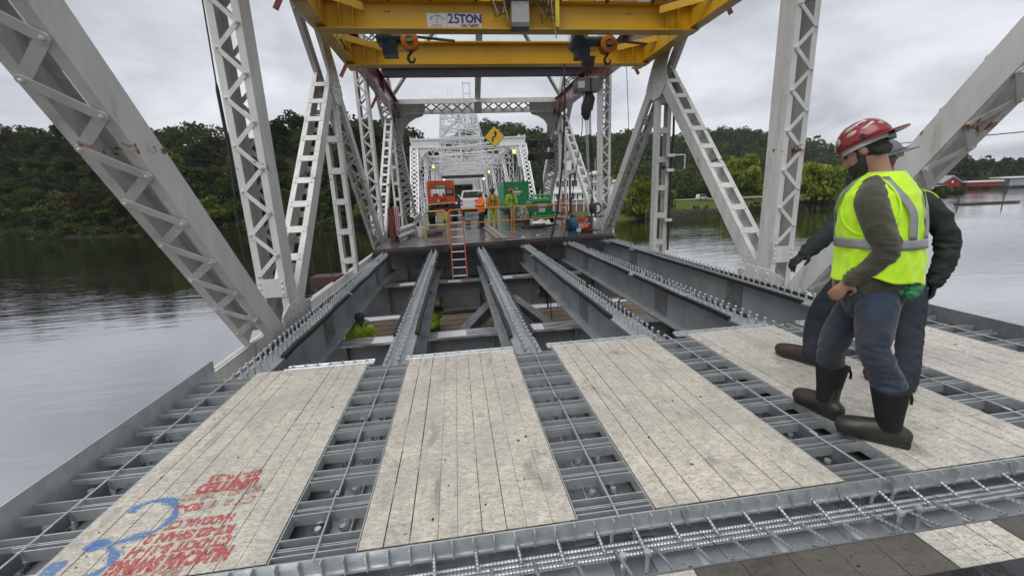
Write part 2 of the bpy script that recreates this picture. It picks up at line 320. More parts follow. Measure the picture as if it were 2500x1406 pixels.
def board_mat(name, c1, c2, c3, dark, rough=.5, grime=.45):
    m = bpy.data.materials.new(name); m.use_nodes = True; t = m.node_tree; t.nodes.clear(); L = t.links.new
    n = lambda k, **kw: (lambda x: ([setattr(x, a, b) for a, b in kw.items()], x)[1])(t.nodes.new(k))
    g = n('ShaderNodeNewGeometry').outputs['Position']
    def noise(sc, det=5, st=(1,1,1), dist=0, rough=.6):
        mp = n('ShaderNodeMapping'); mp.inputs['Scale'].default_value = st; L(g, mp.inputs[0])
        z = n('ShaderNodeTexNoise'); z.inputs['Scale'].default_value = sc; z.inputs['Detail'].default_value = det; z.inputs['Distortion'].default_value = dist; z.inputs['Roughness'].default_value = rough; L(mp.outputs[0], z.inputs['Vector']); return z
    def rng(s, a, b, c=0, d=1):
        q = n('ShaderNodeMapRange'); q.inputs['From Min'].default_value = a; q.inputs['From Max'].default_value = b; q.inputs['To Min'].default_value = c; q.inputs['To Max'].default_value = d; L(s, q.inputs[0]); return q.outputs[0]
    def mix(f, a, b, mode='MIX'):
        q = n('ShaderNodeMix', data_type='RGBA', blend_type=mode); L(f, q.inputs[0]) if not isinstance(f, float) else setattr(q.inputs[0], 'default_value', f)
        for k, x in ((6, a), (7, b)):
            if isinstance(x, tuple): q.inputs[k].default_value = (*x, 1)
            else: L(x, q.inputs[k])
        return q.outputs[2]
    # worn film over wood flakes: ragged patches, fine torn edges, specks
    dn = noise(7, 4); ad = n('ShaderNodeVectorMath', operation='MULTIPLY_ADD'); ad.inputs[1].default_value = (.09,.05,.05); L(dn.outputs['Color'], ad.inputs[0]); L(g, ad.inputs[2])
    vo = n('ShaderNodeTexVoronoi'); vo.inputs['Scale'].default_value = 26; L(ad.outputs[0], vo.inputs['Vector'])
    sepc = n('ShaderNodeSeparateColor'); L(vo.outputs['Color'], sepc.inputs[0])
    base = mix(rng(sepc.outputs[0], 0, 1, 0, .8), c1, c2)
    big = noise(1.9, 6, dist=.8); med = noise(20, 6, (.6,1.5,1), 1.5, .7); med2 = noise(44, 5, (.6,1.5,1), 1.4, .72)
    base = mix(rng(big.outputs['Fac'], .40, .62, 0, .8), base, c3)
    stn = noise(2.2, 9, (1.5,.7,1), 1.0, .74); base = mix(rng(stn.outputs['Fac'], .555, .66, 0, .8), base, tuple(x*.42 for x in c3))
    base = mix(rng(med.outputs['Fac'], .505, .545, 0, .5*grime/.45), base, tuple(x*.74 for x in c3))
    base = mix(rng(med2.outputs['Fac'], .54, .575, 0, .7), base, tuple(x*.58 for x in c3))
    bn = n('ShaderNodeMath', operation='SUBTRACT'); bn.inputs[1].default_value = .5; L(med2.outputs['Fac'], bn.inputs[0]); ba_ = n('ShaderNodeMath', operation='ABSOLUTE'); L(bn.outputs[0], ba_.inputs[0])
    base = mix(rng(ba_.outputs[0], .014, .0, 0, .75), base, tuple(x*.38 for x in c3))
    sm = noise(60, 3); base = mix(rng(sm.outputs['Fac'], .60, .70, 0, .7), base, dark)
    sm2 = noise(13, 7, (.6,1.6,1), 2.2, .75); base = mix(rng(sm2.outputs['Fac'], .63, .69, 0, .75), base, dark)
    sp = noise(24, 2); base = mix(rng(sp.outputs['Fac'], .715, .73, 0, .9), base, tuple(x*.35 for x in dark))
    # rubbed-in dirt in the narrow grooves follows the noise, so that some fade out
    b = n('ShaderNodeBsdfPrincipled'); L(base, b.inputs['Base Color']); L(rng(big.outputs['Fac'], .35, .65, rough-.14, rough+.14), b.inputs['Roughness'])
    bp = n('ShaderNodeBump'); bp.inputs['Strength'].default_value = .35; bp.inputs['Distance'].default_value = .004
    hsum = n('ShaderNodeMath', operation='ADD'); L(med2.outputs['Fac'], hsum.inputs[0]); L(med.outputs['Fac'], hsum.inputs[1]); L(hsum.outputs[0], bp.inputs['Height']); L(bp.outputs[0], b.inputs['Normal'])
    o = n('ShaderNodeOutputMaterial'); L(b.outputs[0], o.inputs[0]); MATS[name] = m; return m
m_board = board_mat('form_board', (.72,.665,.55), (.61,.565,.47), (.475,.45,.395), (.16,.145,.12))
m_boardr = board_mat('form_board_worn', (.71,.665,.565), (.61,.57,.485), (.47,.45,.405), (.16,.145,.12), .36)
m_boardd = board_mat('form_board_wet_dark', (.085,.075,.060), (.045,.040,.033), (.14,.128,.108), (.018,.016,.014), .42, .35)
m_groove = mat('groove_dirt', (.07,.06,.05), .8, col2=(.42,.38,.32), scale=3.2, mixlo=.50, mixhi=.62, stretch=(3,1,1))

def water_mat():
    m = bpy.data.materials.new('river_water'); m.use_nodes = True; t = m.node_tree; t.nodes.clear(); L = t.links.new
    n = lambda k, **kw: (lambda x: ([setattr(x, a, b) for a, b in kw.items()], x)[1])(t.nodes.new(k))
    g = n('ShaderNodeNewGeometry').outputs['Position']
    def noise(sc, st, det=3, rot=0):
        mp = n('ShaderNodeMapping'); mp.inputs['Scale'].default_value = st; mp.inputs['Rotation'].default_value = (0, 0, rot); L(g, mp.inputs[0])
        z = n('ShaderNodeTexNoise'); z.inputs['Scale'].default_value = sc; z.inputs['Detail'].default_value = det; L(mp.outputs[0], z.inputs['Vector']); return z.outputs['Fac']
    a = noise(.62, (.45, 2.6, 1), 4, radians(-38)); b_ = noise(.22, (.7, 2.6, 1), 2, radians(-32)); c_ = noise(.035, (1, 1.6, 1), 3)
    patch = n('ShaderNodeMapRange'); patch.inputs['From Min'].default_value = .40; patch.inputs['From Max'].default_value = .62; patch.inputs['To Min'].default_value = .3; patch.inputs['To Max'].default_value = 1; L(c_, patch.inputs[0])
    s1 = n('ShaderNodeMath', operation='MULTIPLY_ADD'); s1.inputs[1].default_value = .7; L(b_, s1.inputs[0]); L(a, s1.inputs[2])
    s2 = n('ShaderNodeMath', operation='MULTIPLY'); L(s1.outputs[0], s2.inputs[0]); L(patch.outputs[0], s2.inputs[1])
    bp = n('ShaderNodeBump'); bp.inputs['Strength'].default_value = .8; bp.inputs['Distance'].default_value = .05; L(s2.outputs[0], bp.inputs['Height'])
    b = n('ShaderNodeBsdfPrincipled'); b.inputs['Base Color'].default_value = (.020,.019,.011, 1); b.inputs['Roughness'].default_value = .05; b.inputs['IOR'].default_value = 1.33
    gz = n('ShaderNodeBsdfGlossy'); gz.inputs['Roughness'].default_value = .05; gz.inputs['Color'].default_value = (.86,.86,.88,1); L(bp.outputs[0], gz.inputs['Normal'])
    mxw = n('ShaderNodeMixShader'); mxw.inputs[0].default_value = .62; L(b.outputs[0], mxw.inputs[1]); L(gz.outputs[0], mxw.inputs[2])
    L(bp.outputs[0], b.inputs['Normal']); o = n('ShaderNodeOutputMaterial'); L(mxw.outputs[0], o.inputs[0]); return m
m_water = water_mat()

# ------------------------------------------------------------------ water and land
ZW = -7.0
w = MB(); w.add([(-1500,-600,ZW),(1500,-600,ZW),(1500,900,ZW),(-1500,900,ZW)], [(0,1,2,3)])
w.build('river', m_water, kind='structure', smooth=0)
BANK = [(-900,330),(-420,250),(-260,190),(-148,160),(-117,149),(-80,138),(-62,136),(-30,140),(8,138),(30,120),(46,106),(60,110),(72,119),(89,116),(110,124),(134,134),(150,131),(165,133),(190,140),(222,168),(330,215),(600,260),(1100,330)]
def bank_y(x):
    for (a, b), (c, d) in zip(BANK, BANK[1:]):
        if a <= x <= c: return b+(d-b)*(x-a)/(c-a)
    return BANK[0][1] if x < BANK[0][0] else BANK[-1][1]
def sstep(a, b, x):
    t = min(1, max(0, (x-a)/(b-a))); return t*t*(3-2*t)
def land_z(x, y):
    d = y-bank_y(x)
    z = ZW-1.2+2.2*sstep(-2, 3, d)
    z += 0.7*sstep(3, 25, d)
    left = 1-sstep(-40, 20, x)
    z += left*(32*sstep(4, 75, d)+12*sstep(60, 200, d))*(1+.18*sin(x*.028+1.2)+.10*sin(x*.07))
    mid = sstep(-40, 30, x)*(1-sstep(520, 760, x))
    z += mid*58*sstep(95, 330, d)*(1+.10*sin(x*.016+2.0)+.06*sin(x*.041))*(1-.6*sstep(400, 580, x))
    z += (16+30*sstep(300, 700, x))*sstep(380, 900, d)
    return z
xs = list(np.concatenate([np.arange(-900,-300,60), np.arange(-300,340,9), np.arange(340,1101,60)]))
ds = [-3,-1.5,0,1.5,3,6,10,15,22,30,40,52,66,82,100,125,150,180,215,255,300,360,430,520,640,800,1000]
lm = MB(); vs = []; fs = []
for x in xs:
    for d in ds:
        y = bank_y(x)+d; vs.append((x, y, land_z(x, y)+ (MN.noise(V((x*.13, y*.13, 0)))*.35 if d > 1 else 0)))
nd = len(ds)
for i in range(len(xs)-1):
    for j in range(nd-1): fs.append((i*nd+j, (i+1)*nd+j, (i+1)*nd+j+1, i*nd+j+1))
lm.add(vs, fs)
lm.cur = 0
land = lm.mesh('riverbank_terrain', [m_forest, m_grass, m_bank], smooth=180)
mis = []
for f in land.polygons:
    c = f.center; d = c.y-bank_y(c.x)
    mis.append(2 if d < 3 else (1 if (c.x > 36 and d < 60) else 0))
land.polygons.foreach_set('material_index', mis)
inst('riverbank_terrain', land, kind='structure')

# ------------------------------------------------------------------ trees
def leaf_mesh(name, clumps, nleaf, size, mt, seed, flat=.6, droop=0.):
    """leaf-sized faces scattered through clump volumes (list of centre, radii)"""
    rg = np.random.default_rng(seed); P = []
    for c, r in clumps:
        k = max(3, int(nleaf*r[0]*r[1]))
        d = rg.normal(size=(k, 3)); d /= np.linalg.norm(d, axis=1)[:, None]
        rad = rg.uniform(.55, 1.0, size=(k, 1))**.6
        P.append(np.array(c)+d*rad*np.array(r))
    P = np.concatenate(P); k = len(P)
    nrm = rg.normal(size=(k, 3)); nrm[:, 2] = np.abs(nrm[:, 2])*flat+.25; nrm /= np.linalg.norm(nrm, axis=1)[:, None]
    a = np.cross(nrm, rg.normal(size=(k, 3))); a /= np.linalg.norm(a, axis=1)[:, None]; b = np.cross(nrm, a)
    s = rg.uniform(.5, 1.25, size=(k, 1))*size
    if droop: b = b*(1-droop)+np.array([0, 0, -1])*droop; s2 = s*(1+droop*1.5)
    else: s2 = s*.8
    Q = np.stack([P-a*s-b*s2*.3, P+a*s*.2-b*s2, P+a*s+b*s2*.25, P-a*s*.15+b*s2], 1).reshape(-1, 3)
    me = bpy.data.meshes.new(name); me.vertices.add(k*4); me.vertices.foreach_set('co', Q.ravel()); me.loops.add(k*4); me.loops.foreach_set('vertex_index', np.arange(k*4))
    me.polygons.add(k); me.polygons.foreach_set('loop_start', np.arange(k)*4); me.polygons.foreach_set('loop_total', np.full(k, 4)); me.update(calc_edges=True); me.materials.append(mt); return me
def make_tree(h, r, seed, mt, kind='round', leaf=.42, dens=26):
    rg = random.Random(seed); t = MB(); clumps = []
    lean = (rg.uniform(-.05, .05)*h, rg.uniform(-.05, .05)*h)
    tp = [V((lean[0]*k*k, lean[1]*k*k, h*.8*k)) for k in (0, .25, .5, .75, 1)]
    t.tube(tp, [h*.028, h*.022, h*.017, h*.011, h*.004], 7)
    nb = 11 if kind != 'conifer' else 0
    for i in range(nb):
        k = rg.uniform(.22, .8); p = tp[0].lerp(tp[4], k); ang = i*2.4+rg.uniform(-.4, .4); rr = r*rg.uniform(.5, .95)*(1-.45*abs(k-.45))
        e = p+V((cos(ang)*rr, sin(ang)*rr, h*rg.uniform(.06, .2))); mid = p.lerp(e, .5)+V((0, 0, h*.035))
        t.tube([p, mid, e], [h*.011, h*.007, h*.003], 5)
        for j in range(3):
            q = p.lerp(e, rg.uniform(.55, 1.1))+V((rg.uniform(-1, 1), rg.uniform(-1, 1), rg.uniform(-.5, 1)))*r*.22
            s = r*rg.uniform(.20, .36); clumps.append((tuple(q), (s*1.15, s*1.1, s*rg.uniform(.55, .85))))
    if kind == 'round':
        for j in range(9):
            s = r*rg.uniform(.24, .4); a = rg.uniform(0, 6.28); q = rg.uniform(0, .5)*r
            clumps.append(((lean[0]+cos(a)*q, lean[1]+sin(a)*q, h*rg.uniform(.62, .93)), (s*1.1, s*1.1, s*.8)))
        return t, leaf_mesh('crown', clumps, dens, leaf, mt, seed)
    if kind == 'willow':
        for j in range(26):
            a = j*2.4; q = r*sqrt((j+.5)/26.); top = h*(.97-.42*(q/r)**2)*rg.uniform(.93, 1.03); ln = h*rg.uniform(.18, .36)*(.7+.7*q/r)
            clumps.append(((cos(a)*q, sin(a)*q, top-ln*.45), (r*.20, r*.20, ln*.62)))
        return t, leaf_mesh('crown', clumps, dens*2.2, leaf*.85, mt, seed, droop=.55)
    if kind == 'conifer':
        for j in range(16):
            z = h*(.2+.78*j/15); q = r*(1-.9*j/15)
            for a in range(5):
                an = a*1.2566+j*.7; e = V((cos(an)*q, sin(an)*q, z-q*.12)); t.tube([V((0,0,z)), e], [h*.006, h*.002], 4)
                clumps.append(((e.x*.7, e.y*.7, z-q*.08), (q*.32+.2, q*.32+.2, .35)))
        return t, leaf_mesh('crown', clumps, dens, leaf*.8, mt, seed)
def tree_proto(name, h, r, seed, mt, kind='round', leaf=.42, dens=26):
    t, cm = make_tree(h, r, seed, mt, kind, leaf, dens); return (name, t.mesh('trunk', m_bark), cm)
def put_tree(proto, x, y, s, rz, label, group=None, zoff=-.3, sz=1.0):
    name, tm, cm = proto; M = MX.Translation(V((x, y, land_z(x, y)+zoff))) @ MX.Rotation(rz, 4, 'Z') @ MX.Diagonal((s, s, s*sz, 1))
    o = inst(name, None, M, None, label, 'tree', group); inst('trunk', tm, M, o); inst('crown', cm, M, o); return o
P_dark = [tree_proto('broadleaf_tree', 13, 4.6, s, lf_dark) for s in (11, 12, 13)]
P_mid = [tree_proto('broadleaf_tree', 13, 4.8, s, lf_mid) for s in (21, 22, 23)]
P_lite = [tree_proto('broadleaf_tree', 12, 4.6, s, lf_lite) for s in (31, 32)]
P_rust = [tree_proto('broadleaf_tree', 13, 4.4, s, lf_rust) for s in (41, 42)]
P_will = [tree_proto('willow_tree', 13, 6.4, s, lf_will, 'willow') for s in (51, 52)]
P_con = tree_proto('conifer_tree', 16, 3.2, 61, lf_dark, 'conifer', .35, 40)
rt = random.Random(5)
# wooded hillside on the left bank: every crown in view is a tree
cnt = {}
for row, (d0, n) in enumerate(((4, 34), (13, 32), (24, 30), (38, 28), (55, 26), (74, 22))):
    for i in range(n):
        u = (i+rt.uniform(.1, .9))/n; x = -235-d0*.9+u*(245+d0*.9); d = d0+rt.uniform(-3.5, 3.5)
        if -6 < x < 9 and d < 30: continue
        q = rt.random(); sc = rt.uniform(.75, 1.2)*(1 if row else .8)
        if row == 0: kind = 'mid' if q < .5 else ('lite' if q < .58 else 'dark')
        elif row >= 4: kind = 'rust' if q < .32 else ('mid' if q < .5 else 'dark')
        else: kind = 'dark' if q < .52 else ('mid' if q < .95 else 'rust')
        pr = {'dark': P_dark, 'mid': P_mid, 'lite': P_lite, 'rust': P_rust}[kind]
        where = ('at the water\'s edge of the left bank' if row == 0 else ('on the crest of the left wooded hill' if row >= 4 else 'on the slope of the left wooded hill'))
        lab = {'dark': 'dark green broadleaf tree ', 'mid': 'mid green broadleaf tree ', 'lite': 'bright yellowish green tree ', 'rust': 'browning broadleaf tree '}[kind]+where
        put_tree(rt.choice(pr), x, bank_y(x)+d, sc, rt.uniform(0, 6.28), lab, kind+' trees '+where)
put_tree(P_lite[0], -112, bank_y(-112)+40, 1.55, 1.0, 'tall light green tree standing above the wood behind the left diagonal')
put_tree(P_con, -20, bank_y(-20)+16, 1.25, 0, 'bare pointed conifer beside the far left portal leg', None)
# ------------------------------------------------------------------ right bank: trees one can tell apart
put_tree(P_will[0], 107, 150, 1.28, .3, 'large light green weeping willow behind the right main post')
put_tree(P_will[1], 51.5, 113, .98, 1.2, 'yellowish willow at the water beside the wooden pilings', None, -3.4)
put_tree(P_will[0], 61, 124, .9, 2.6, 'smaller yellow green willow behind the right hanger post', None, -2.5)
put_tree(P_will[1], 112, 131, .98, 4.0, 'spreading willow tree on the shore left of the helmeted worker')
put_tree(P_will[0], 123, 130, 1.08, 5.1, 'spreading willow tree on the shore right behind the worker\'s face')
put_tree(P_mid[0], 178, 146, 1.45, .5, 'tall tree rising behind the right diagonal')
put_tree(P_mid[1], 190, 158, 1.25, 2.5, 'broad tree behind the worker\'s shoulder')
put_tree(P_dark[1], 84, 168, .8, 1.7, 'dark round tree beside the shore road')
put_tree(P_mid[2], 70, 150, .75, .2, 'mid green tree behind the lawn with a bare trunk')
put_tree(P_mid[0], 128, 176, .7, .9, 'small tree behind the shore road near the willow')
put_tree(P_dark[0], 27, 140, .75, .9, 'dark green tree left of the white theatre')
put_tree(P_mid[1], 24, 150, 1.0, .1, 'green tree behind the lamp mast')
for i, (x, y, s) in enumerate(((206,150,.42),(212,152,.38),(222,160,.35),(236,170,.4),(246,176,.33),(182,140,.35),(192,143,.3))):
    put_tree((P_dark+P_mid)[i % 5], x, y, s, i*1.3, 'low bush along the far right shore', 'bushes of the far right shore', sz=.6)
# far wooded hills behind the right bank: one mass
def wood(name, label, n, xr, dr, seed, size, mt, dens, leaf, cond=None):
    rg = random.Random(seed); cl = []
    for i in range(n):
        x = rg.uniform(*xr); d = dr[0]+(dr[1]-dr[0])*rg.random()**1.2; y = bank_y(x)+d
        if cond and not cond(x, d): continue
        s = size*rg.uniform(.7, 1.25); z = land_z(x, y)
        for k in range(4):
            q = s*rg.uniform(.35, .62); a = rg.uniform(0, 6.28); e = s*.55
            cl.append(((x+cos(a)*e, y+sin(a)*e, z+s*rg.uniform(.5, 1.5)), (q, q, q*.8)))
    inst(name, leaf_mesh('far_wood', cl, dens, leaf, mt, seed, .8), kind='stuff', label=label, cat='wood')
wood('hillside_wood', 'dense green wood covering the hill behind the right bank', 1750, (-30, 480), (88, 345), 77, 6.2, lf_far, 2.0, 1.15)
wood('hillside_wood', 'belt of mixed trees at the foot of the hill behind the shore road', 230, (52, 200), (58, 98), 84, 4.6, lf_mid, 5, .6)
wood('hillside_wood', 'distant hazy wood on the hills at the far right', 800, (400, 1050), (50, 760), 78, 9.5, lf_far, .75, 2.1)
wood('hillside_wood', 'row of dark trees behind the red barn and grey shed', 130, (175, 330), (58, 100), 79, 5.5, lf_mid, 3.0, .8)
wood('hillside_wood', 'dark backdrop of wood behind the crest of the left hill', 420, (-330, 40), (84, 170), 80, 6.5, lf_dark, 2.0, 1.0)
wood('hillside_wood', 'understorey of dark foliage filling the left hillside between its trees', 900, (-330, -6), (3, 92), 83, 3.4, lf_dark, 7, .55)
wood('bank_undergrowth', 'dark undergrowth overhanging the waterline of the left bank', 520, (-240, -8), (0.2, 5), 81, 1.7, lf_mid, 20, .30)
wood('bank_undergrowth', 'rough weeds along the waterline of the right bank', 300, (70, 330), (0.1, 2.6), 82, .75, lf_mid, 70, .22)
# shore road, lawn furniture, pilings
r = MB(); pts = [(70,168),(96,176),(120,166),(150,158),(180,156),(230,164)]
for (a, b), (c, d) in zip(pts, pts[1:]):
    r.add([(a, b-3.5, land_z(a, b-3.5)+.35), (c, d-3.5, land_z(c, d-3.5)+.35), (c, d+4, land_z(c, d+4)+.4), (a, b+4, land_z(a, b+4)+.4)], [(0,1,2,3)])
r.build('shore_road', m_gravel, kind='structure')
gl = MB(); gl.add([(160,150,-4.9),(330,222,-4.4),(330,232,-4.3),(160,160,-4.7)], [(0,1,2,3)]); gl.build('gravel_yard', m_gravel, kind='structure')
rf = thing('timber_guard_rail', 'low timber guard rail along the shore road beside the willow', 'guard rail', (113,149,-5.3))
for i in range(8):
    x = 113+i*3.2; y = 149-i*.5; MB().bb(x-.15, x+.15, y-.15, y+.15, -5.6, -4.55).build('rail_post', m_woodd, rf)
    if i < 7: MB().bar((x, y, -4.65), (x+3.2, y-.5, -4.65), .12, .3).build('rail_beam', m_woodd, rf)
pg = thing('timber_bulkhead', 'old timber bulkhead with uneven pilings along the lawn', 'bulkhead', (58,107,-7))
rp_ = random.Random(3)
for i in range(30):
    x = 50+i*1.25; y = bank_y(x)-1.4+rp_.uniform(-.3, .3)
    if i in (14, 15): continue
    MB().cyl((x, y, -8), (x+rp_.uniform(-.08, .08), y, -5.4+rp_.uniform(-.5, .6)), .16, 7).build('piling', m_woodd, pg)
for i in range(0, 28, 4):
    x = 50+i*1.25; MB().bar((x, bank_y(x)-1.2, -6.0), (x+5, bank_y(x+5)-1.2, -6.0), .2, .3).build('wale_timber', m_woodd, pg)
# picnic tables and a parked van on the lawn
for (x, y, lab) in ((64,122,'picnic table on the lawn nearest the pilings'), (70,130,'picnic table on the lawn further back from the pilings')):
    t = thing('picnic_table', lab, 'table', (x, y, -5.3), 'picnic tables on the lawn'); z = land_z(x, y)
    MB().bb(x-.9, x+.9, y-.4, y+.4, z+.7, z+.78).build('table_top', m_wood, t)
    for sy in (-.7, .7): MB().bb(x-.9, x+.9, y+sy-.13, y+sy+.13, z+.42, z+.48).build('bench_seat', m_wood, t)
    for sx in (-.6, .6):
        MB().bar((x+sx, y-.7, z), (x+sx, y+.3, z+.7), .08, .1).bar((x+sx, y+.7, z), (x+sx, y-.3, z+.7), .08, .1).build('leg', m_wood, t)
def far_car(x, y, label, m, rz=0, van=False):
    z = land_z(x, y)+.45; t = inst('parked_car', None, T(x, y, z, rz), None, label, 'car'); h = 2.1 if van else 1.45; M = T(x, y, z, rz)
    prof = [(-2.3,.35),(2.3,.35),(2.35,.85),(1.5,1.0),(.9,h),(-1.9,h),(-2.3,1.0)]
    b = MB().prism(prof, (0,.9,0), (1,0,0), (0,0,1), (0,-1.8,0)); inst('body', b.mesh('body', m), M, t)
    g = MB().prism([(1.35,1.02),(.86,h-.1),(-1.8,h-.1),(-2.1,1.02)], (0,.91,0), (1,0,0), (0,0,1), (0,-1.82,0)); inst('window', g.mesh('window', m_glass), M, t)
    for sx in (-1.4, 1.4):
        for sy in (-.85, .85): inst('wheel', MB().cyl((sx, sy-.12, .33), (sx, sy+.12, .33), .33, 12).mesh('wheel', m_tyre), M, t)
far_car(103, 166, 'white van parked on the shore road left of the willow', m_carw, .2, True)
far_car(139, 160, 'white car parked on the shore road behind the willow', m_carw, -.1)
far_car(148, 158, 'silver car parked at the end of the shore road', m_grey, -.1)
# ------------------------------------------------------------------ buildings of the far shore
def house_windows(parent, y, spots, w, h, x_off=0, face=-1):
    for (x, z) in spots:
        f = MB().bb(x-w/2-.12, x+w/2+.12, y-.07, y+.05, z-h/2-.12, z+h/2+.12).build('window', m_house, parent)
        MB().bb(x-w/2, x+w/2, y-.10, y-.02, z-h/2, z+h/2).build('pane', m_winglass, f)
op = thing('theatre_building', 'tall white clapboard theatre with mansard tower seen between the bridge members', 'building', (37,133,-5.5))
MB().bb(31.5, 42.5, 132, 148, -5.5, -3.2).build('brick_base', m_brick, op)
MB().bb(31.7, 42.3, 132.2, 148, -3.2, 6.0).build('wall', m_house, op)
MB().bb(30.9, 43.1, 131.4, 148.5, .3, .75).build('porch_roof', m_house, op)
MB().bb(30.9, 43.1, 131.2, 132.2, -1.9, -1.6).build('porch_floor', m_house, op)
for x in (31.1, 33.5, 36, 38.5, 41, 42.9): MB().bb(x-.12, x+.12, 131.3, 131.55, -5.4, .3).build('porch_post', m_house, op)
MB().prism([(-6,0),(6,0),(4.2,1.5),(-4.2,1.5)], (37,131.6,6.0), (1,0,0), (0,0,1), (0,16.8,0)).build('roof', m_roofg, op)
MB().bb(31.2, 42.8, 131.7, 148.3, 5.75, 6.05).build('cornice', m_house, op)
tw = MB().bb(36.4, 40.2, 131.9, 136, 6.0, 11.0).build('tower', m_house, op)
MB().prism([(-2.3,0),(2.3,0),(1.2,2.6),(-1.2,2.6)], (38.3,131.4,11.0), (1,0,0), (0,0,1), (0,5,0)).build('tower_roof', m_roofg, tw)
MB().bb(36.1, 40.5, 131.6, 136.3, 10.8, 11.15).build('tower_cornice', m_house, tw)
MB().bb(39.0, 41.3, 131.95, 133, 6.0, 8.2).prism([(-1.3,0),(1.3,0),(0,1.2)], (40.15,131.8,8.2), (1,0,0), (0,0,1), (0,1.2,0)).build('dormer', m_house, op)
house_windows(op, 132.2, [(32.6,3.4),(34.2,3.4),(35.7,3.4),(37.6,3.4),(38.6,3.4),(40.6,3.4),(32.6,-.7),(34.4,-.7),(35.8,-.7),(37.7,-.7),(39.0,-.7),(41.0,-.7)], .85, 1.8)
house_windows(op, 131.9, [(37.5,8.6),(38.9,8.6)], .75, 2.2)
house_windows(op, 131.95, [(40.15,7.2)], .7, 1.1)
hs = thing('white_house', 'square white house with rooftop cupola and flagpole right of the theatre', 'house', (51,145,-5.5))
MB().bb(46.2, 56, 143.5, 153, -5.5, 3.6).build('wall', m_house, hs)
MB().bb(45.5, 56.7, 142.8, 153.6, 3.4, 4.1).build('cornice', m_house, hs)
MB().prism([(-5.4,0),(5.4,0),(2.4,.7),(-2.4,.7)], (51.1,143.1,4.1), (1,0,0), (0,0,1), (0,10.2,0)).build('roof', m_roofg, hs)
cu = MB().bb(48.2, 52.6, 146, 150, 4.5, 6.3).build('cupola', m_house, hs)
MB().prism([(-3.1,0),(3.1,0),(.4,1.2),(-.4,1.2)], (50.4,145.2,6.3), (1,0,0), (0,0,1), (0,5.6,0)).build('cupola_roof', m_house, cu)
MB().cyl((50.4,148,7.3), (50.4,148,11.8), .07, 6).build('flagpole', m_pale, hs)
house_windows(hs, 146.0, [(48.9,5.45),(49.9,5.45),(50.9,5.45),(51.9,5.45)], .5, 1.0)
house_windows(hs, 143.5, [(x, z) for x in (47.9, 48.9, 52.6, 53.6) for z in (1.6, -1.4)], .55, 1.7)
aw = MB()
for i in range(9): aw.prism([(0,0),(.95,-.75),(.95,-.9),(0,-.9)], (46.4+i*1.06,143.5,-2.6), (0,-1,0), (0,0,1), (.62,0,0))
aw.build('striped_awning', m_house, hs)
MB().bb(46.0, 56.2, 141.9, 143.5, -5.5, -3.4).build('porch', m_gred, hs)
ba = thing('red_barn', 'small red gabled barn with white trim beyond the far right shore', 'barn', (258,191,-5))
MB().prism([(-3.6,0),(3.6,0),(3.6,2.2),(0,5.2),(-3.6,2.2)], (258,190,-5.6), (.9,-.45,0), (0,0,1), (4,8,0)).build('gable_wall', m_barn, ba)
MB().prism([(-4.1,1.8),(0,5.3),(4.1,1.8),(4.1,2.3),(0,5.9),(-4.1,2.3)], (257.8,189.6,-5.6), (.9,-.45,0), (0,0,1), (4.5,9,0)).build('roof', m_roofg, ba)
MB().bar((263,188.5,-4.6), (275,182.5,-4.6), 5, 2.0).build('side_wing', m_barn, ba)
MB().bar((262.5,188.6,-3.3), (275.6,182,-3.3), 5.6, .7).build('wing_roof', m_house, ba)
MB().box((257.2,189.3,-3.0), (.7,.3,1.0)).build('loft_window', m_house, ba)
sh = thing('grey_shed', 'long low grey shed with glazed doors right of the red barn', 'shed', (290,180,-5))
MB().bar((279,184,-4.1), (335,156,-3.6), 12, 3.6).build('wall', m_roofg, sh)
MB().bar((278,184.5,-2.0), (336,155.5,-1.5), 13.5, .5).build('roof', m_house, sh)
for i in range(3):
    a = .30+i*.2; x = 279+56*a-2.9; y = 184-28*a-5.4; f = MB().bar((x, y, -3.7), (x+4.6, y-2.3, -3.7), .3, 2.4).build('glazed_door', m_house, sh)
    MB().bar((x+.3, y-.3, -3.7), (x+4.4, y-2.35, -3.7), .3, 2.0).build('pane', m_winglass, f)
fd = thing('floating_dock', 'low dark floating dock with two poles off the far right shore', 'dock', (138,92,ZW))
MB().bar((136,98,ZW+.25), (152,96,ZW+.25), 2.0, .4).build('dock_deck', m_woodd, fd)
for x in (135.5, 150): MB().cyl((x, 97.5, ZW-1), (x, 97.5, ZW+2.6), .13, 7).build('dock_pole', m_woodd, fd)
hv = thing('hillside_house', 'small pale house roof among the trees of the left hill', 'house', (-83,178,8))
zl = land_z(-83, 172)+4
MB().bb(-86, -80, 170, 174, zl-5, zl+2.2).build('wall', m_house, hv); MB().prism([(-3.5,0),(3.5,0),(0,1.5)], (-83,169.6,zl+2.2), (1,0,0), (0,0,1), (0,4.8,0)).build('roof', m_roofg, hv)
# ------------------------------------------------------------------ near truss span
ZC = -.40
YJ = (-2.25, 7.05, 11.7, 16.4, 22.8, 29.0); ZT = 9.6; XN = (4.62, 4.62, 5.4)
_bars = {}
def bar_mesh(L, w, t=.012, rv=.021):
    k = (round(L, 3), w)
    if k not in _bars:
        b = MB(); n = 5
        e0 = [(-cos(a)*w*.5, -sin(a)*w*.5) for a in [pi/2-pi*i/n for i in range(n+1)]]
        poly = [(-sin(pi*i/n)*w*.5, cos(pi*i/n)*w*.5) for i in range(n+1)]+[(L+sin(pi*i/n)*w*.5, -cos(pi*i/n)*w*.5) for i in range(n+1)]
        b.prism(poly, (0,0,0), (1,0,0), (0,1,0), (0,0,t)); b.rivet((0,0,t), (0,0,1), rv, .018, 8); b.rivet((L,0,t), (0,0,1), rv, .018, 8)
        _bars[k] = b.mesh('lacing_bar', m_white)
    return _bars[k]
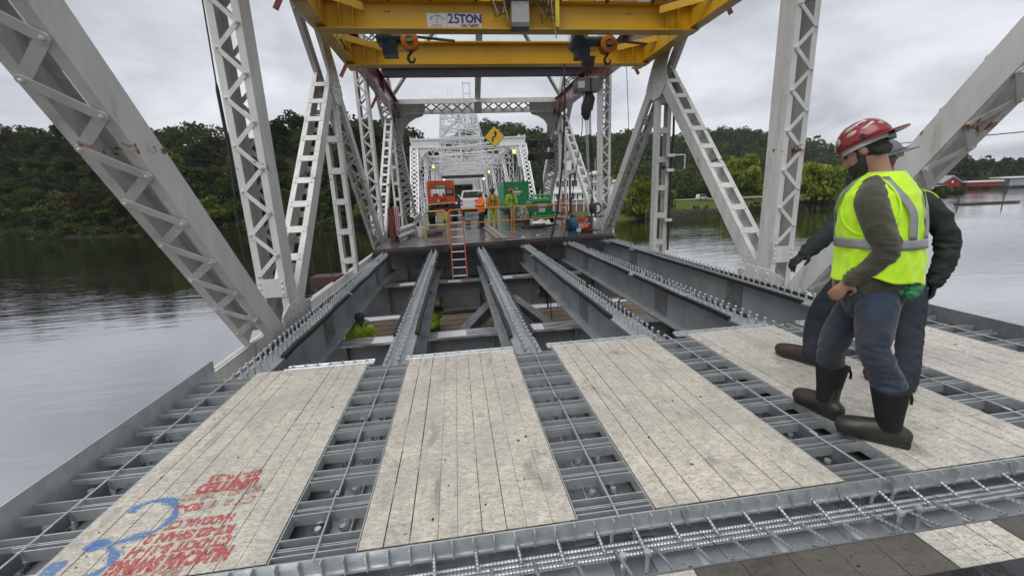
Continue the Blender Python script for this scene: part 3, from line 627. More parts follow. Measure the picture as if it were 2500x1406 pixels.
def member(tr, name, xc, p0, p1, Wd, D, lace, pitch, barw=.06, single=True, fl=.085, s0=.25, s1=.25, label=None, faces=(1,-1)):
    """built-up member: two channels parallel to the truss plane joined by lacing or batten plates"""
    P0 = V((xc, p0[0], p0[1])); P1 = V((xc, p1[0], p1[1])); a = (P1-P0); L = a.length; a /= L; b = V((0, -a.z, a.y)); X = V((1,0,0)); t = .014
    m = MB()
    for s in (-1, 1):
        m.bar(P0+X*s*(Wd/2-t/2), P1+X*s*(Wd/2-t/2), t, D, b)
        for f in (-1, 1): m.bar(P0+X*s*(Wd/2-t-fl/2)+b*f*(D/2-t/2), P1+X*s*(Wd/2-t-fl/2)+b*f*(D/2-t/2), fl, t, b)
    n_r = int(L/.33)
    mo = m.build(name, m_white, tr)
    if label: mo['label'] = label
    J = None if single else MB()
    for f in faces:
        n = b*f; off = n*(D/2+.001)
        if lace == 'batten':
            k = int((L-s0-s1)/pitch)
            for i in range(k+1):
                c = P0+a*(s0+i*pitch)+off
                q = MB() if single else J
                q.bar(c-X*(Wd/2-.012), c+X*(Wd/2-.012), .15, .012, n)
                for sx in (-1, 1):
                    for u in (-.045, .045): q.rivet(c+X*sx*(Wd/2-.06)+a*u+n*.006, n, .017, .014)
                for sx in (-1, 1):
                    for u in (-.05, .05): q.rivet(c+X*sx*Wd/2-n*.07+a*u, X*sx, .016, .013)
                if single: q.build('batten_plate', m_white, mo)
            continue
        e = Wd/2-.055; k = int((L-s0-s1)/pitch); pts = [(P0+a*(s0+i*pitch)+off+X*e*(1 if i % 2 else -1)) for i in range(k+1)]
        sets = [pts] if lace == 'zig' else [pts, [(P0+a*(s0+i*pitch)+off+n*.010-X*e*(1 if i % 2 else -1)) for i in range(k+1)]]
        for si, ps in enumerate(sets):
            for i in range(k):
                A, B = ps[i], ps[i+1]; lift = n*(.012 if i % 2 else 0)
                if single: inst('lacing_bar', bar_mesh((B-A).length, barw), fr(A+lift, B-A, z=n), mo)
                else: J.bar(A+lift, B+lift, barw, .012, n)
    if J is not None and J.v: J.build('lacing', m_white, mo, kind='stuff')
    return mo
def gusset(tr, x, poly, sgn, rivets, name='gusset_plate'):
    g = MB().prism(poly, (x, 0, 0), (0,1,0), (0,0,1), (sgn*.016, 0, 0))
    for y, z in rivets: g.rivet((x+sgn*.016, y, z), (sgn,0,0), .024, .02, 8)
    return g.build(name, m_white, tr)
def truss(side, xc):
    sg = 1 if side == 'left' else -1           # towards the roadway
    tr = thing('bridge_truss', 'white riveted steel truss along the %s side of the open deck' % side, 'truss', (xc, 7, ZC))
    J1, J2, J3, J4, J5 = [(y, ZC) for y in YJ[1:]]; X0 = (2.4, XN[0]); X1 = (YJ[2], XN[1]); X3 = (YJ[4], XN[2]); T1 = (YJ[1], ZT); T2 = (YJ[3], ZT)
    member(tr, 'diagonal', xc, (6.36, ZC), (1.28, 6.10), .46, .33, 'zig', .29, .085, s0=.4, s1=.1)
    v1 = member(tr, 'truss_post', xc, J1, T1, .43, .38, 'zig', .325, .062, s0=.85, s1=.3)
    member(tr, 'subdiagonal', xc, J1, X1, .42, .30, 'batten', .62, s0=.62, s1=.5)
    member(tr, 'hanger_post', xc, J2, X1, .40, .24, 'batten', .78, s0=.35, s1=.6)
    member(tr, 'diagonal', xc, T1, X1, .42, .34, 'zig', .42, .062, s1=.75)
    member(tr, 'diagonal', xc, X1, J3, .42, .34, 'zig', .36, .06, s0=.6, s1=.3)
    member(tr, 'truss_post', xc, J3, T2, .42, .42, 'x' if 0 else 'zig', .31, .055, single=False, s0=.3)
    member(tr, 'subdiagonal', xc, J3, X3, .40, .28, 'batten', .62, single=False, s0=.5)
    member(tr, 'hanger_post', xc, J4, X3, .38, .24, 'batten', .8, single=False)
    member(tr, 'end_post', xc, J5, (17.9, 9.95), .78, .40, 'x', .55, .075, single=False, s0=1.2)
    # chords
    bc = MB()
    for s in (-1, 1): bc.bar((xc+s*.16, -4, ZC-.26), (xc+s*.16, 29.2, ZC-.26), .03, .42)
    bc.bar((xc, -4, ZC-.48), (xc, 29.2, ZC-.48), .40, .015); bc.build('bottom_chord', m_white, tr)
    tcd = MB().bar((xc, -4, ZT+.2), (xc, 18.2, ZT+.2), .55, .02)
    for s in (-1, 1): tcd.bar((xc+s*.25, -4, ZT), (xc+s*.25, 18.2, ZT), .02, .4)
    tcd.build('top_chord', m_white, tr)
    # gussets and tie plates
    xi = xc+sg*.232
    rv = [(7.05+dx, ZC+.02+dz) for dx in (-.15, .15) for dz in (0, .13, .26)]
    gusset(tr, xi-sg*.016, [(6.6,ZC-.25),(7.7,ZC-.25),(7.75,ZC+.22),(7.4,ZC+.36),(6.8,ZC+.36),(6.5,ZC+.25)], sg, rv+[(7.55+.12*i, ZC+.25) for i in range(3)])
    xg = [(11.7+dy, 4.62+dz) for dy, dz in [(-.5,.55),(-.38,.42),(-.26,.3),(-.14,.18),(-.55,.35),(-.42,.22),(0,0),(.12,-.12),(.25,-.25),(.38,-.38),(-.45,-.45),(-.33,-.33),(-.2,-.2),(0,-.3),(.1,-.45),(-.1,-.45),(.3,-.1),(.45,-.2),(.1,.12)]]
    gusset(tr, xi-sg*.020, [(11.2,5.3),(11.45,5.35),(12.0,4.75),(12.3,4.25),(12.05,4.0),(11.85,3.9),(11.5,3.9),(11.25,4.05),(11.1,4.3),(11.15,4.6),(10.95,5.0)], sg, xg)
    gusset(tr, xi-sg*.016, [(22.3,6.1),(22.8,6.1),(23.5,5.2),(23.6,4.8),(23.0,4.5),(22.5,4.6),(22.0,5.0)], sg, [])
    gusset(tr, xi-sg*.016, [(16.0,ZC-.2),(17.0,ZC-.2),(17.0,ZC+.4),(16.6,ZC+.7),(16.2,ZC+.7),(15.8,ZC+.4)], sg, [])
    tp = MB().bb(xc-.212, xc+.212, 7.05-.208, 7.05-.194, ZC+.50, ZC+.80)
    for sx in (-.165, .165):
        for z in (.56, .65, .74): tp.rivet((xc+sx, 7.05-.208, ZC+z), (0,-1,0), .021, .018, 8)
    tp.build('tie_plate', m_white, v1)
    # rivets up the post web
    rw = MB()
    for i in range(14): rw.rivet((xc+sg*.215, 6.93, 1.0+.5*i), (sg,0,0), .014, .012); rw.rivet((xc+sg*.215, 7.17, .75+.5*i), (sg,0,0), .014, .012)
    rw.build('web_rivets', m_white, v1, kind='stuff')
    # pipe rail outside the chord and small brackets
    xo = xc-sg*.42
    MB().tube([(xo, -3, ZC-.20), (xo, 28.5, ZC-.20)], .045, 8).build('pipe_rail', m_white, tr)
    for i in range(18):
        MB().bb(min(xo, xc)-.02, max(xo, xc)+.02, i*1.5+.5, i*1.5+.56, ZC-.26, ZC-.22).build('rail_bracket', m_white, tr)
    return tr
XLt, XRt = -2.97, 5.93
trL = truss('left', XLt); trR = truss('right', XRt)
# portal frame between the end posts
pf = thing('portal_frame', 'white portal frame with arched corner brackets and lattice strut over the far deck', 'portal', (1.48, 22.2, 6))
def pt(x, s):                                   # point on the end-post plane, s = distance down the slope from the strut top
    return V((x, 22.15+s*.733, 6.05-s*.68))
u_ = V((0, .733, -.68)); nn_ = V((0, -.68, -.733))
m = MB()
for s in (0.0, .58): m.bar(pt(XLt+.2, s), pt(XRt-.2, s), .22, .09, (0,1,0))
m.build('strut_chord', m_white, pf)
lat = MB()
for half, (x0, x1) in enumerate(((-1.35, 1.2), (1.76, 4.3))):
    k = 5; dxx = (x1-x0)/k
    for i in range(k):
        for q in (0, 1):
            A = pt(x0+dxx*(i+q), .06)+nn_*.02*(1+q); B = pt(x0+dxx*(i+1-q), .52)+nn_*.02*(1+q); MB().bar(A, B, .075, .02, nn_).build('lattice_bar', m_white, pf)
MB().bar(pt(1.48, -.05)+nn_*.08, pt(1.48, .62)+nn_*.08, .38, .12, nn_).build('strut_center_post', m_white, pf)
for sg, x in ((1, XLt+.24), (-1, XRt-.24)):
    poly = [(0,.0),(1.62,.0),(1.55,.5),(1.42,.78),(1.05,.90),(.70,1.15),(.42,1.55),(.28,2.0),(.2,2.5),(0,2.7)]
    MB().prism(poly, pt(x, .02)+nn_*.03, (sg,0,0), u_, nn_*.02).build('knee_bracket', m_white, pf)
    rv = MB()
    for i in range(12): rv.rivet(pt(x+sg*(.1+.1*i), .06)+nn_*.055, nn_, .02, .015)
    rv.build('bracket_rivets', m_white, pf, kind='stuff')
# overhead lateral bracing of the near span
ob = thing('top_bracing', 'white overhead struts and diagonal bracing between the truss tops', 'bracing', (1.48, 12, ZT))
def zt(y): return ZT
for y in (7.05, 11.7, 16.4): MB().bar((XLt, y, ZT+.1), (XRt, y, ZT+.1), .25, .4).build('cross_strut', m_white, ob)
for (y0, y1) in ((-2.2,7.05),(7.05,11.7),(11.7,16.4)):
    MB().bar((XLt, y0, ZT+.05), (XRt, y1, ZT+.05), .13, .1).build('diagonal_strut', m_white, ob); MB().bar((XRt, y0, ZT-.1), (XLt, y1, ZT-.1), .13, .1).build('diagonal_strut', m_white, ob)
MB().bar((1.48, 16.4, ZT), (1.48, 22.3, 6.15), .28, .14).build('center_strut', m_white, ob)
MB().bar((1.48, 16.4, ZT-.1), (XLt+.3, 22.1, 6.25), .14, .1).build('diagonal_strut', m_white, ob); MB().bar((1.48, 16.4, ZT-.1), (XRt-.3, 22.1, 6.25), .14, .1).build('diagonal_strut', m_white, ob)
# safety wires, hanging lines, red outrigger platform
for pts, lab in (([(-3.62,-1,2.12),(-3.62,4,2.2),(-3.62,8,2.24),(-3.6,19,2.62),(-3.6,26,2.9)], 'upper safety wire strung along the left truss'), ([(-3.55,-1,1.95),(-3.55,4,2.04),(-3.55,9,2.16),(-3.55,19,2.5),(-3.55,26,2.8)], 'lower safety wire strung along the left truss'),
                 ([(6.55,-1,1.9),(6.55,4,2.0),(6.5,9,2.1),(6.5,17.3,2.3)], 'safety wire strung along the right truss')):
    MB().tube(pts, .006, 5).build('safety_wire', m_cable, label=lab, cat='wire')
MB().tube([(-3.46,7.5,6.6),(-3.53,7.5,3.42),(-3.53,7.5,3.3),(-3.52,7.5,2.2),(-3.6,7.5,1.4),(-3.6,7.5,.3)], [.011,.011,.026,.026,.012,.01], 6).build('hanging_line', m_cable, label='black line hanging outside the left truss before the main post', cat='line')
MB().tube([(6.2,15,5.9),(6.35,15,3.6),(6.5,15,-.3)], .012, 5).build('hanging_line', m_cable, label='thin line hanging outside the right truss near the second post', cat='line')
MB().tube([(-3.3,13.6,9),(-3.28,13.6,3)], .006, 5).build('hanging_line', m_cable, label='thin line hanging behind the left truss node', cat='line')
rpz = thing('outrigger_platform', 'dark red outrigger platform outside the left hanger post', 'platform', (-3.5, 11.7, -.5))
MB().bb(-3.95, -3.2, 11.35, 11.9, -.66, -.42).build('platform_beam', m_dred, rpz)
for x in (-3.9, -3.45): MB().cyl((x, 11.6, -.4), (x, 11.6, .25), .02, 6).build('platform_post', m_dred, rpz)
# electrical conduit on the right hanger post
cd = thing('conduit', 'black conduit with clamps on the right hanger post', 'conduit', (6.1, 11.5, 0))
MB().tube([(6.16,11.52,-.3),(6.16,11.52,2.2),(6.18,11.5,2.9),(6.16,11.52,4.2)], .03, 6).build('cable', m_cable, cd)
for z in (.6, 2.0, 2.4): MB().bb(6.0, 6.22, 11.45, 11.6, z-.05, z+.03).build('clamp', m_galv, cd)
MB().bar((6.1,11.5,2.4), (6.55,11.5,2.4), .03, .03).bar((6.55,11.5,2.4), (6.55,11.5,2.0), .03, .03, (1,0,0)).build('bracket_arm', m_galv, cd)
# ------------------------------------------------------------------ floor beams, stringers, studs
SX = [-2.27, -.77, .72, 2.20, 3.69, 5.17]; ZS = -.215
LAB6 = ['leftmost', 'second from left', 'third from left', 'third from right', 'second from right', 'rightmost']
def ibeam(mb, p0, p1, h, w, tf=.025, tw=.014):
    """I-beam with the middle of its top face on p0-p1"""
    p0, p1 = V(p0), V(p1); Z = V((0,0,1))
    mb.bar(p0-Z*tf/2, p1-Z*tf/2, w, tf); mb.bar(p0-Z*(h-tf/2), p1-Z*(h-tf/2), w, tf); mb.bar(p0-Z*h/2, p1-Z*h/2, tw, h-2*tf); return mb
for i, (y, where) in enumerate(((2.4,'under the near deck panel'), (7.05,'nearest the laid panel'), (11.65,'in the middle of the open bay'), (16.2,'below the edge of the old deck'))):
    fb = thing('floor_beam', 'deep grey steel floor beam across the bridge '+where, 'beam', (1.48, y, -2), 'floor beams')
    mb = MB(); mb.bar((XLt, y, -1.235), (XRt, y, -1.235), .02, .76); mb.bar((XLt, y, -1.632), (XRt, y, -1.632), .36, .035); mb.build('web', m_girder, fb)
    MB().bar((XLt, y, -.838), (XRt, y, -.838), .38, .034).build('top_flange', m_flange, fb)
    if i:
        for x in (-2.0,-.95,-.6,.5,.92,2.0,2.45,3.45,3.9,4.95):
            for s in (-1, 1): MB().bb(x-.008, x+.008, min(y+s*.012, y+s*.15), max(y+s*.012, y+s*.15), -1.614, -.856).build('stiffener', m_girder, fb)
    rr = random.Random(i)
    if 0 < i < 3:
        for x in (-1.4, -.2, 1.15, 2.7, 4.4): MB().bb(x-.25*rr.uniform(.6,1.2), x+.3*rr.uniform(.6,1.3), y-.17, y+.15, -.820, -.8185).build('paint_mask', m_plate, fb)
st = MB(); st.lathe([(.0112,0),(.0112,.108),(.0185,.110),(.0195,.123),(.0165,.131)], (0,0,0), (0,0,1), 9)
stud_me = st.mesh('shear_stud', m_galv)
for i, x in enumerate(SX):
    y1 = 14.2
    sg_ = thing('floor_stringer', 'grey steel stringer with shear studs along its top, %s of the six' % LAB6[i], 'beam', (x, 9, ZS-.6), 'stringers')
    ibeam(MB(), (x, 1.0, ZS), (x, y1, ZS), .60, .30).build('i_beam', m_beam, sg_)
    # splice plates, connection angles over the floor beams
    for y in (7.05, 11.65):
        for s in (-1, 1):
            MB().bb(min(x+s*.009, x+s*.022), max(x+s*.009, x+s*.022), y-.23, y+.23, ZS-.52, ZS-.08).build('splice_plate', m_galvd, sg_)
            MB().box((x+s*.11, y, ZS-.575), (.12, .34, .03)).build('bearing_clip', m_beam, sg_)
    for s in (-1, 1):
        for a, b in (((4.9, 8.0), (8.25, 13.3)) if (i+s) % 2 else ((5.35, 11.3), (11.7, 13.2))):
            rr = random.Random(i*7+s); k = 7; zz_ = [ZS-.005+rr.uniform(-.006, .012) for _ in range(k+1)]; xx_ = [x+s*(.138+rr.uniform(-.008, .012)) for _ in range(k+1)]
            rs = MB()
            for q in range(k): rs.bar((xx_[q], a+(b-a)*q/k, zz_[q]+.012), (xx_[q+1], a+(b-a)*(q+1)/k, zz_[q+1]+.012), .05, .06)
            rs.build('rubber_strip', m_rubber, sg_)
    far = MB(); k = 0
    rr = random.Random(40+i)
    for row in (-.062, .062):
        y = 1.1
        while y < 13.1:
            y += .142
            if 7.0 < y < 7.2 or 11.5 < y < 11.75: continue
            jx = rr.uniform(-.004, .004)
            if y < 9.3: inst('shear_stud', stud_me, MX.Translation(V((x+row+jx, y, ZS))) @ MX.Rotation(rr.uniform(-.05, .05), 4, 'X'), sg_)
            else: far.lathe([(.0112,0),(.0112,.108),(.019,.11),(.017,.131)], (x+row+jx, y, ZS), (0,0,1), 6)
    far.build('shear_studs', m_galv, sg_, kind='stuff')
    # haunch ledger angles
    for y in (6.2, 9.0): MB().bar((x-.15, y, ZS+.012), (x+.15, y, ZS+.012), .05, .02).build('cross_strap', m_galv, sg_)
    for s in (-1, 1): MB().bar((x+s*.085, 10.6, ZS+.03), (x+s*.085, 13.9, ZS+.03), .035, .055).build('haunch_angle', m_galv, sg_)
# work platform below with planks
wp = thing('work_platform', 'timber plank work platform hung below the open bay', 'platform', (1.4, 9, -1.9))
for i in range(19):
    y = 7.45+i*.215; MB().bb(-2.75+.05*(i % 3), 5.7-.04*(i % 4), y, y+.165, -1.80, -1.76).build('plank', m_wood, wp)
for x in (-2.4, .2, 2.9, 5.3): MB().bb(x-.05, x+.05, 7.3, 11.5, -1.90, -1.80).build('joist', m_woodd, wp)
for lab, p0, p1, hh in (('grey steel beam lying aslant on the work platform beside the crouching worker', (-.25,8.3,-1.38), (.95,10.6,-1.02), .30), ('grey steel angle beam lying on the work platform below the third stringer', (1.35,10.6,-1.10), (2.05,8.3,-1.36), .28)):
    b = thing('loose_beam', lab, 'beam', p0); ibeam(MB(), p0, p1, hh, .22).build('i_beam', m_galvd, b)
    MB().bar(V(p0)-V((0,0,hh+.25)), V(p1)-V((0,0,hh+.25+(p1[2]-p0[2]))), .12, .12).build('timber_packer', m_wood, b)
def sheet(name, lab, cat, cx, cy, z, rx, ry, hgt, m, seed, n=14):
    rr = random.Random(seed); mb = MB(); vs = []
    for i in range(n+1):
        for j in range(n+1):
            a, b = i/n*2-1, j/n*2-1; e = max(0, 1-max(abs(a), abs(b))**3)
            vs.append((cx+a*rx*(1+.12*sin(b*5+seed)), cy+b*ry*(1+.12*sin(a*4+seed)), z+e*hgt*(.45+.55*abs(MN.noise(V((a*1.7+seed, b*1.7, .3)))*2))))
    mb.add(vs, [(i*(n+1)+j, (i+1)*(n+1)+j, (i+1)*(n+1)+j+1, i*(n+1)+j+1) for i in range(n) for j in range(n)])
    o = mb.build(name, m, smooth=180, label=lab, cat=cat); md = o.modifiers.new('s', 'SOLIDIFY'); md.thickness = .004; return o
sheet('plastic_sheet', 'crumpled clear plastic sheet on the work platform right of the spreader clamp', 'sheet', 3.6, 9.4, -1.755, .55, .5, .38, m_tarp, 3)
sheet('plastic_sheet', 'crumpled white sheet on the work platform behind the slanting beam', 'sheet', .95, 9.0, -1.755, .5, .35, .3, m_tarp, 9)
# beam clamp hanging under the third-from-right stringer and chain
cl = thing('beam_clamp', 'black beam clamp with chain hanging under the second stringer from right', 'clamp', (3.3, 8.4, -1.0))
MB().bb(3.05, 3.5, 8.36, 8.44, -1.18, -.98).bb(3.0, 3.55, 8.34, 8.46, -1.2, -1.16).build('clamp_bar', m_black, cl)
for sx in (3.12, 3.4): MB().tube([(sx,8.4,-.98),(sx,8.4,-.86),(sx+.04,8.4,-.80),(sx+.13,8.4,-.80)], .018, 7).build('clamp_hook', m_black, cl)
def chain(mb, p0, p1, link=.05, r=.007):
    p0, p1 = V(p0), V(p1); n = max(2, int((p1-p0).length/(link*.72))); a = (p1-p0).normalized(); e = a.cross(V((.3,1,.1))).normalized(); g = a.cross(e)
    for i in range(n):
        c = p0.lerp(p1, (i+.5)/n); d = e if i % 2 else g
        ring = [c+a*link*.5*cos(t)+d*link*.3*sin(t) for t in [2*pi*k/8 for k in range(9)]]; mb.tube(ring, r, 4, cap=False)
    return mb
chain(MB(), (3.27,8.4,-1.2), (3.27,8.4,-1.72)).build('chain', m_rustst, cl)
c2 = thing('trolley_clamp', 'orange and black trolley clamp under the third stringer from right', 'clamp', (2.2, 10.4, -1.0))
MB().bb(2.02, 2.2, 10.35, 10.5, -1.15, -.84).build('side_plate', m_rustst, c2); MB().bb(2.22, 2.38, 10.35, 10.5, -1.15, -.84).build('side_plate', m_rustst, c2)
MB().cyl((2.0,10.4,-1.0), (2.4,10.4,-1.0), .05, 8).build('axle', m_spark, c2); chain(MB(), (2.3,10.3,-1.1), (2.3,10.2,-1.75)).build('chain', m_rustst, c2)
c3 = thing('beam_clamp', 'black beam clamp on the left edge of the third stringer from left', 'clamp', (.62, 10.2, -.85))
MB().tube([(.60,10.1,-.82),(.50,10.1,-.83),(.48,10.1,-.95),(.56,10.1,-1.15)], .02, 7).build('clamp_hook', m_black, c3); MB().tube([(.60,10.2,-.82),(.50,10.2,-.83),(.48,10.2,-.95),(.56,10.2,-1.15)], .02, 7).build('clamp_hook', m_black, c3); chain(MB(), (.56,10.15,-1.1), (.56,10.15,-1.75)).build('chain', m_rustst, c3)
c4 = thing('beam_clamp', 'black beam clamp on the second stringer from left above the crouching worker', 'clamp', (-.65, 10.0, -.85))
for y in (9.95, 10.05): MB().tube([(-.62,y,-.82),(-.54,y,-.83),(-.5,y,-.95),(-.56,y,-1.12)], .02, 7).build('clamp_hook', m_black, c4)
MB().bb(-.68, -.46, 9.92, 10.08, -1.2, -1.08).build('clamp_body', m_black, c4)
rl = MB().tube([(1.55,9.5,-1.75),(1.75,9.2,-1.73),(1.9,8.8,-1.75),(2.2,8.6,-1.73)], .012, 6).build('red_hose', m_ladder, label='red hose lying on the planks below the third stringer', cat='hose')

# ------------------------------------------------------------------ laid deck panel (near)
PY0, PY1 = 1.665, 3.97
BX = [(-1.98,-.955), (-.562,.483), (.89,1.96), (2.38,3.43), (3.84,4.90)]
GX = [(-2.43,-1.98), (-.955,-.562), (.483,.89), (1.96,2.38), (3.43,3.84), (4.90,5.38)]
BL = ['leftmost, with red stencilled lettering and blue spray paint', 'second from left', 'middle one', 'under the workers\' feet', 'rightmost, along the kerb plate']
dp = thing('grid_deck', 'galvanised steel grid deck panel with five pale form boards and open joints', 'deck panel', (1.48, 2.8, -.2))
def grooved(x0, x1, y0, y1, seed, parent, name, mtop, z=0., n=9, cross=4, th=.02):
    rr = random.Random(seed); mb = MB()
    mb.cur = 1; mb.bb(x0+.002, x1-.002, y0+.002, y1-.002, z-th, z-.0035); mb.cur = 0
    ex = [x0]+[x0+(x1-x0)*(i+1)/n+rr.uniform(-.022, .022) for i in range(n-1)]+[x1]
    gw = [rr.choice((.0012, .0022, .0034)) for _ in range(n)]
    for i in range(n):
        ey = [y0]+sorted(y0+(y1-y0)*(k+rr.uniform(.2, .8))/cross for k in range(cross) if rr.random() < .22)+[y1]
        for j in range(len(ey)-1):
            g0 = 0 if i == 0 else gw[i-1]; g1 = 0 if i == n-1 else gw[i]; h0 = 0 if j == 0 else .0012; h1 = 0 if j == len(ey)-2 else .0012
            mb.bb(ex[i]+g0, ex[i+1]-g1, ey[j]+h0, ey[j+1]-h1, z-.0036, z+rr.uniform(-.0006, .0006))
    return mb.build(name, [mtop, m_groove], parent, smooth=0)
for i, (a, b) in enumerate(BX):
    o = grooved(a+.004, b-.004, PY0+.012, PY1, 10+i, dp, 'form_board', m_board if i < 3 else m_boardr); o['label'] = 'pale worn form board, '+BL[i]
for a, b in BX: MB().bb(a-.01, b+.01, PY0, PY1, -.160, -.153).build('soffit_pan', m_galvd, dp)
bar_me = {}
def xbar(x0, x1, y, z1, hgt, t, name, m=m_galv, parent=dp):
    k = (round(x1-x0, 3), hgt, t, m.name)
    if k not in bar_me: bar_me[k] = MB().box((0,0,-hgt/2), (x1-x0, t, hgt)).mesh(name, m)
    return inst(name, bar_me[k], MX.Translation(V(((x0+x1)/2, y, z1))), parent)
rr = random.Random(21)
for gi, (a, b) in enumerate(GX):
    xa, xb = a+.004, b-.004
    if gi == 0: xb = b-.004
    for k in range(9):
        y = 1.706+.258*k+.0
        if y > PY1: break
        sh_ = 0
        for off, hg in ((0, .062), (-.042, .030), (-.054, .030), (-.097, .062)):
            yy = y+off+.097-.0
            if yy > PY1-.01 or yy < PY0+.015: continue
            x0_, x1_ = xa, xb
            if gi == 0: x0_ = xa+rr.choice((0, 0, .10, .16, .22)) if off != 0 else xa+rr.choice((0,.03))
            if gi == 5: x1_ = xb-rr.choice((0, 0, .12, .2))
            xbar(x0_, x1_, yy, -.004+(-.012 if hg < .05 else 0), hg, .0065, 'grid_bar')
    # side plates along the boards
    for x in ((xa, xb) if 0 < gi < 5 else ((xb,) if gi == 0 else (xa,))): MB().bb(x-.003, x+.003, PY0+.01, PY1-.01, -.072, -.003).build('side_plate', m_galv, dp)
    xm = (a+b)/2+(.0 if gi not in (0, 5) else (.02 if gi == 0 else -.02))
    # middle rod in lengths, plus lower deformed bar
    for y0, y1 in ((PY0-.02, 2.12), (2.08, 2.86), (2.9, PY1+.06)): MB().tube([(xm+rr.uniform(-.012,.012), y0, -.002), (xm+rr.uniform(-.012,.012), y1, -.002)], .0055, 6).build('spacer_rod', m_galv, dp)
    for k in range(8):
        y = 1.75+.258*k+.05
        MB().bb(xm-.005, xm+.005, y, y+.15, -.075, -.008).build('spacer_plate', m_galvd, dp)
    def ribbed(p0, p1, r, name, parent, m=m_rebar, pitch=.016, n=8):
        p0, p1 = V(p0), V(p1); L = (p1-p0).length; k = max(2, int(L/pitch)); prof = [(r*.2, 0)]
        for q in range(k): prof += [(r, L*(q+.05)/k), (r, L*(q+.5)/k), (r*1.14, L*(q+.62)/k), (r*1.14, L*(q+.88)/k)]
        prof.append((r*.2, L)); return MB().lathe(prof, p0, p1-p0, n).build(name, m, parent, smooth=50)
    ribbed((xb-.10, PY0-.0, -.115), (xb-.10, PY1, -.115), .008, 'deformed_bar', dp)
    if gi in (2, 4): ribbed((xm-.07, PY0, -.115), (xm-.07, PY1, -.115), .008, 'deformed_bar', dp)
    # ledger pans each side of the stringer
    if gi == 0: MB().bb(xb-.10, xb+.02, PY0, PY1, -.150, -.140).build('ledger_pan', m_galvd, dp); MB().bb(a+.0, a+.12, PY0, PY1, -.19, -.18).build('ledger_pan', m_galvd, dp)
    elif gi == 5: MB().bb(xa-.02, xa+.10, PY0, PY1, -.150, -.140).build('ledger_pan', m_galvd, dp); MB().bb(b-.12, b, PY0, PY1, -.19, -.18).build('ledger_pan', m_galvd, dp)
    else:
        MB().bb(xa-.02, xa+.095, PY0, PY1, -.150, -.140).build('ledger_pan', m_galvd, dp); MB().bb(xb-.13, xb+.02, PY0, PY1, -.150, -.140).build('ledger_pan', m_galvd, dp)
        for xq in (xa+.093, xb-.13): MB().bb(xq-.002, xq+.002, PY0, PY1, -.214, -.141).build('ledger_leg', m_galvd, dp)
chips = MB(); rch = random.Random(33)
for i in range(70):
    a_, b_ = BX[rch.randrange(5)]; x = rch.uniform(a_+.05, b_-.05); y = rch.uniform(PY0+.05, PY1-.05); s_ = rch.uniform(.003, .009)
    chips.box((x, y, .003), (s_*rch.uniform(1, 2.4), s_, .005), MX.Rotation(rch.uniform(0, 3), 3, 'Z'))
chips.build('debris_chips', m_rustst, dp, kind='stuff')
# front edge strip with tabs
MB().bb(GX[0][0], GX[-1][1], PY0-.004, PY0+.004, -.085, -.003).build('edge_strip', m_galv, dp)
MB().bb(GX[0][0], GX[-1][1], PY0-.010, PY0+.012, -.100, -.086).build('edge_angle', m_galv, dp)
MB().bb(GX[0][0], GX[-1][1], PY0+.02, PY0+.026, -.21, -.101).build('edge_plate', m_galvd, dp)
tab = MB().prism([(0,-.001),(.030,-.001),(.028,-.02),(.022,-.045),(.022,-.09),(0,-.092)], (-.003,0,0), (0,-1,0), (0,0,1), (.006,0,0)).mesh('edge_tab', m_galv)
x = GX[0][0]+.05
while x < GX[-1][1]:
    inst('edge_tab', tab, MX.Translation(V((x, PY0-.004, 0))), dp); x += .098
# far edge strip, lip sheet and little stub bars
for (a, b) in ((-1.75,-.92),(-.6,.5),(.86,1.97),(2.3,3.45),(3.8,4.9)):
    MB().bb(a, b, PY1+.03, PY1+.13, -.035, -.030).build('edge_lip', m_galvs, dp)
    MB().tube([(a, PY1+.135, -.022), (b, PY1+.135, -.022)], .009, 6).build('edge_rod', m_galv, dp); MB().tube([(a, PY1+.02, -.004), (b, PY1+.02, -.004)], .008, 6).build('edge_rod', m_galv, dp)
    xx = a+.05
    while xx < b: MB().tube([(xx, PY1-.01, -.004), (xx-.01, PY1+.16, -.02)], .007, 5).build('stub_bar', m_galv, dp); xx += .118
# pins poking out of the joint ends
for xm in (-.76, .69, 2.17, 3.64): ribbed((xm, PY1-.1, -.06), (xm, PY1+.25, -.07), .009, 'deformed_bar', dp)

# kerb plates
for x, s, lab in ((-2.445, 1, 'galvanised kerb plate along the left edge of the laid panel'), (5.39, -1, 'dark galvanised kerb plate along the right edge of the laid panel')):
    k = thing('kerb_plate', lab, 'kerb plate', (x, 2, -.1))
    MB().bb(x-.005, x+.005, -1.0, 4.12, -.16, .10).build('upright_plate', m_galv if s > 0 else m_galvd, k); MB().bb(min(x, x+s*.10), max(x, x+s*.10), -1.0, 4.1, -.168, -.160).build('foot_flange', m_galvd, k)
    MB().bb(x-.007, x+.007, -1.0, 4.122, .10, .106).build('worn_top_edge', m_alu, k)
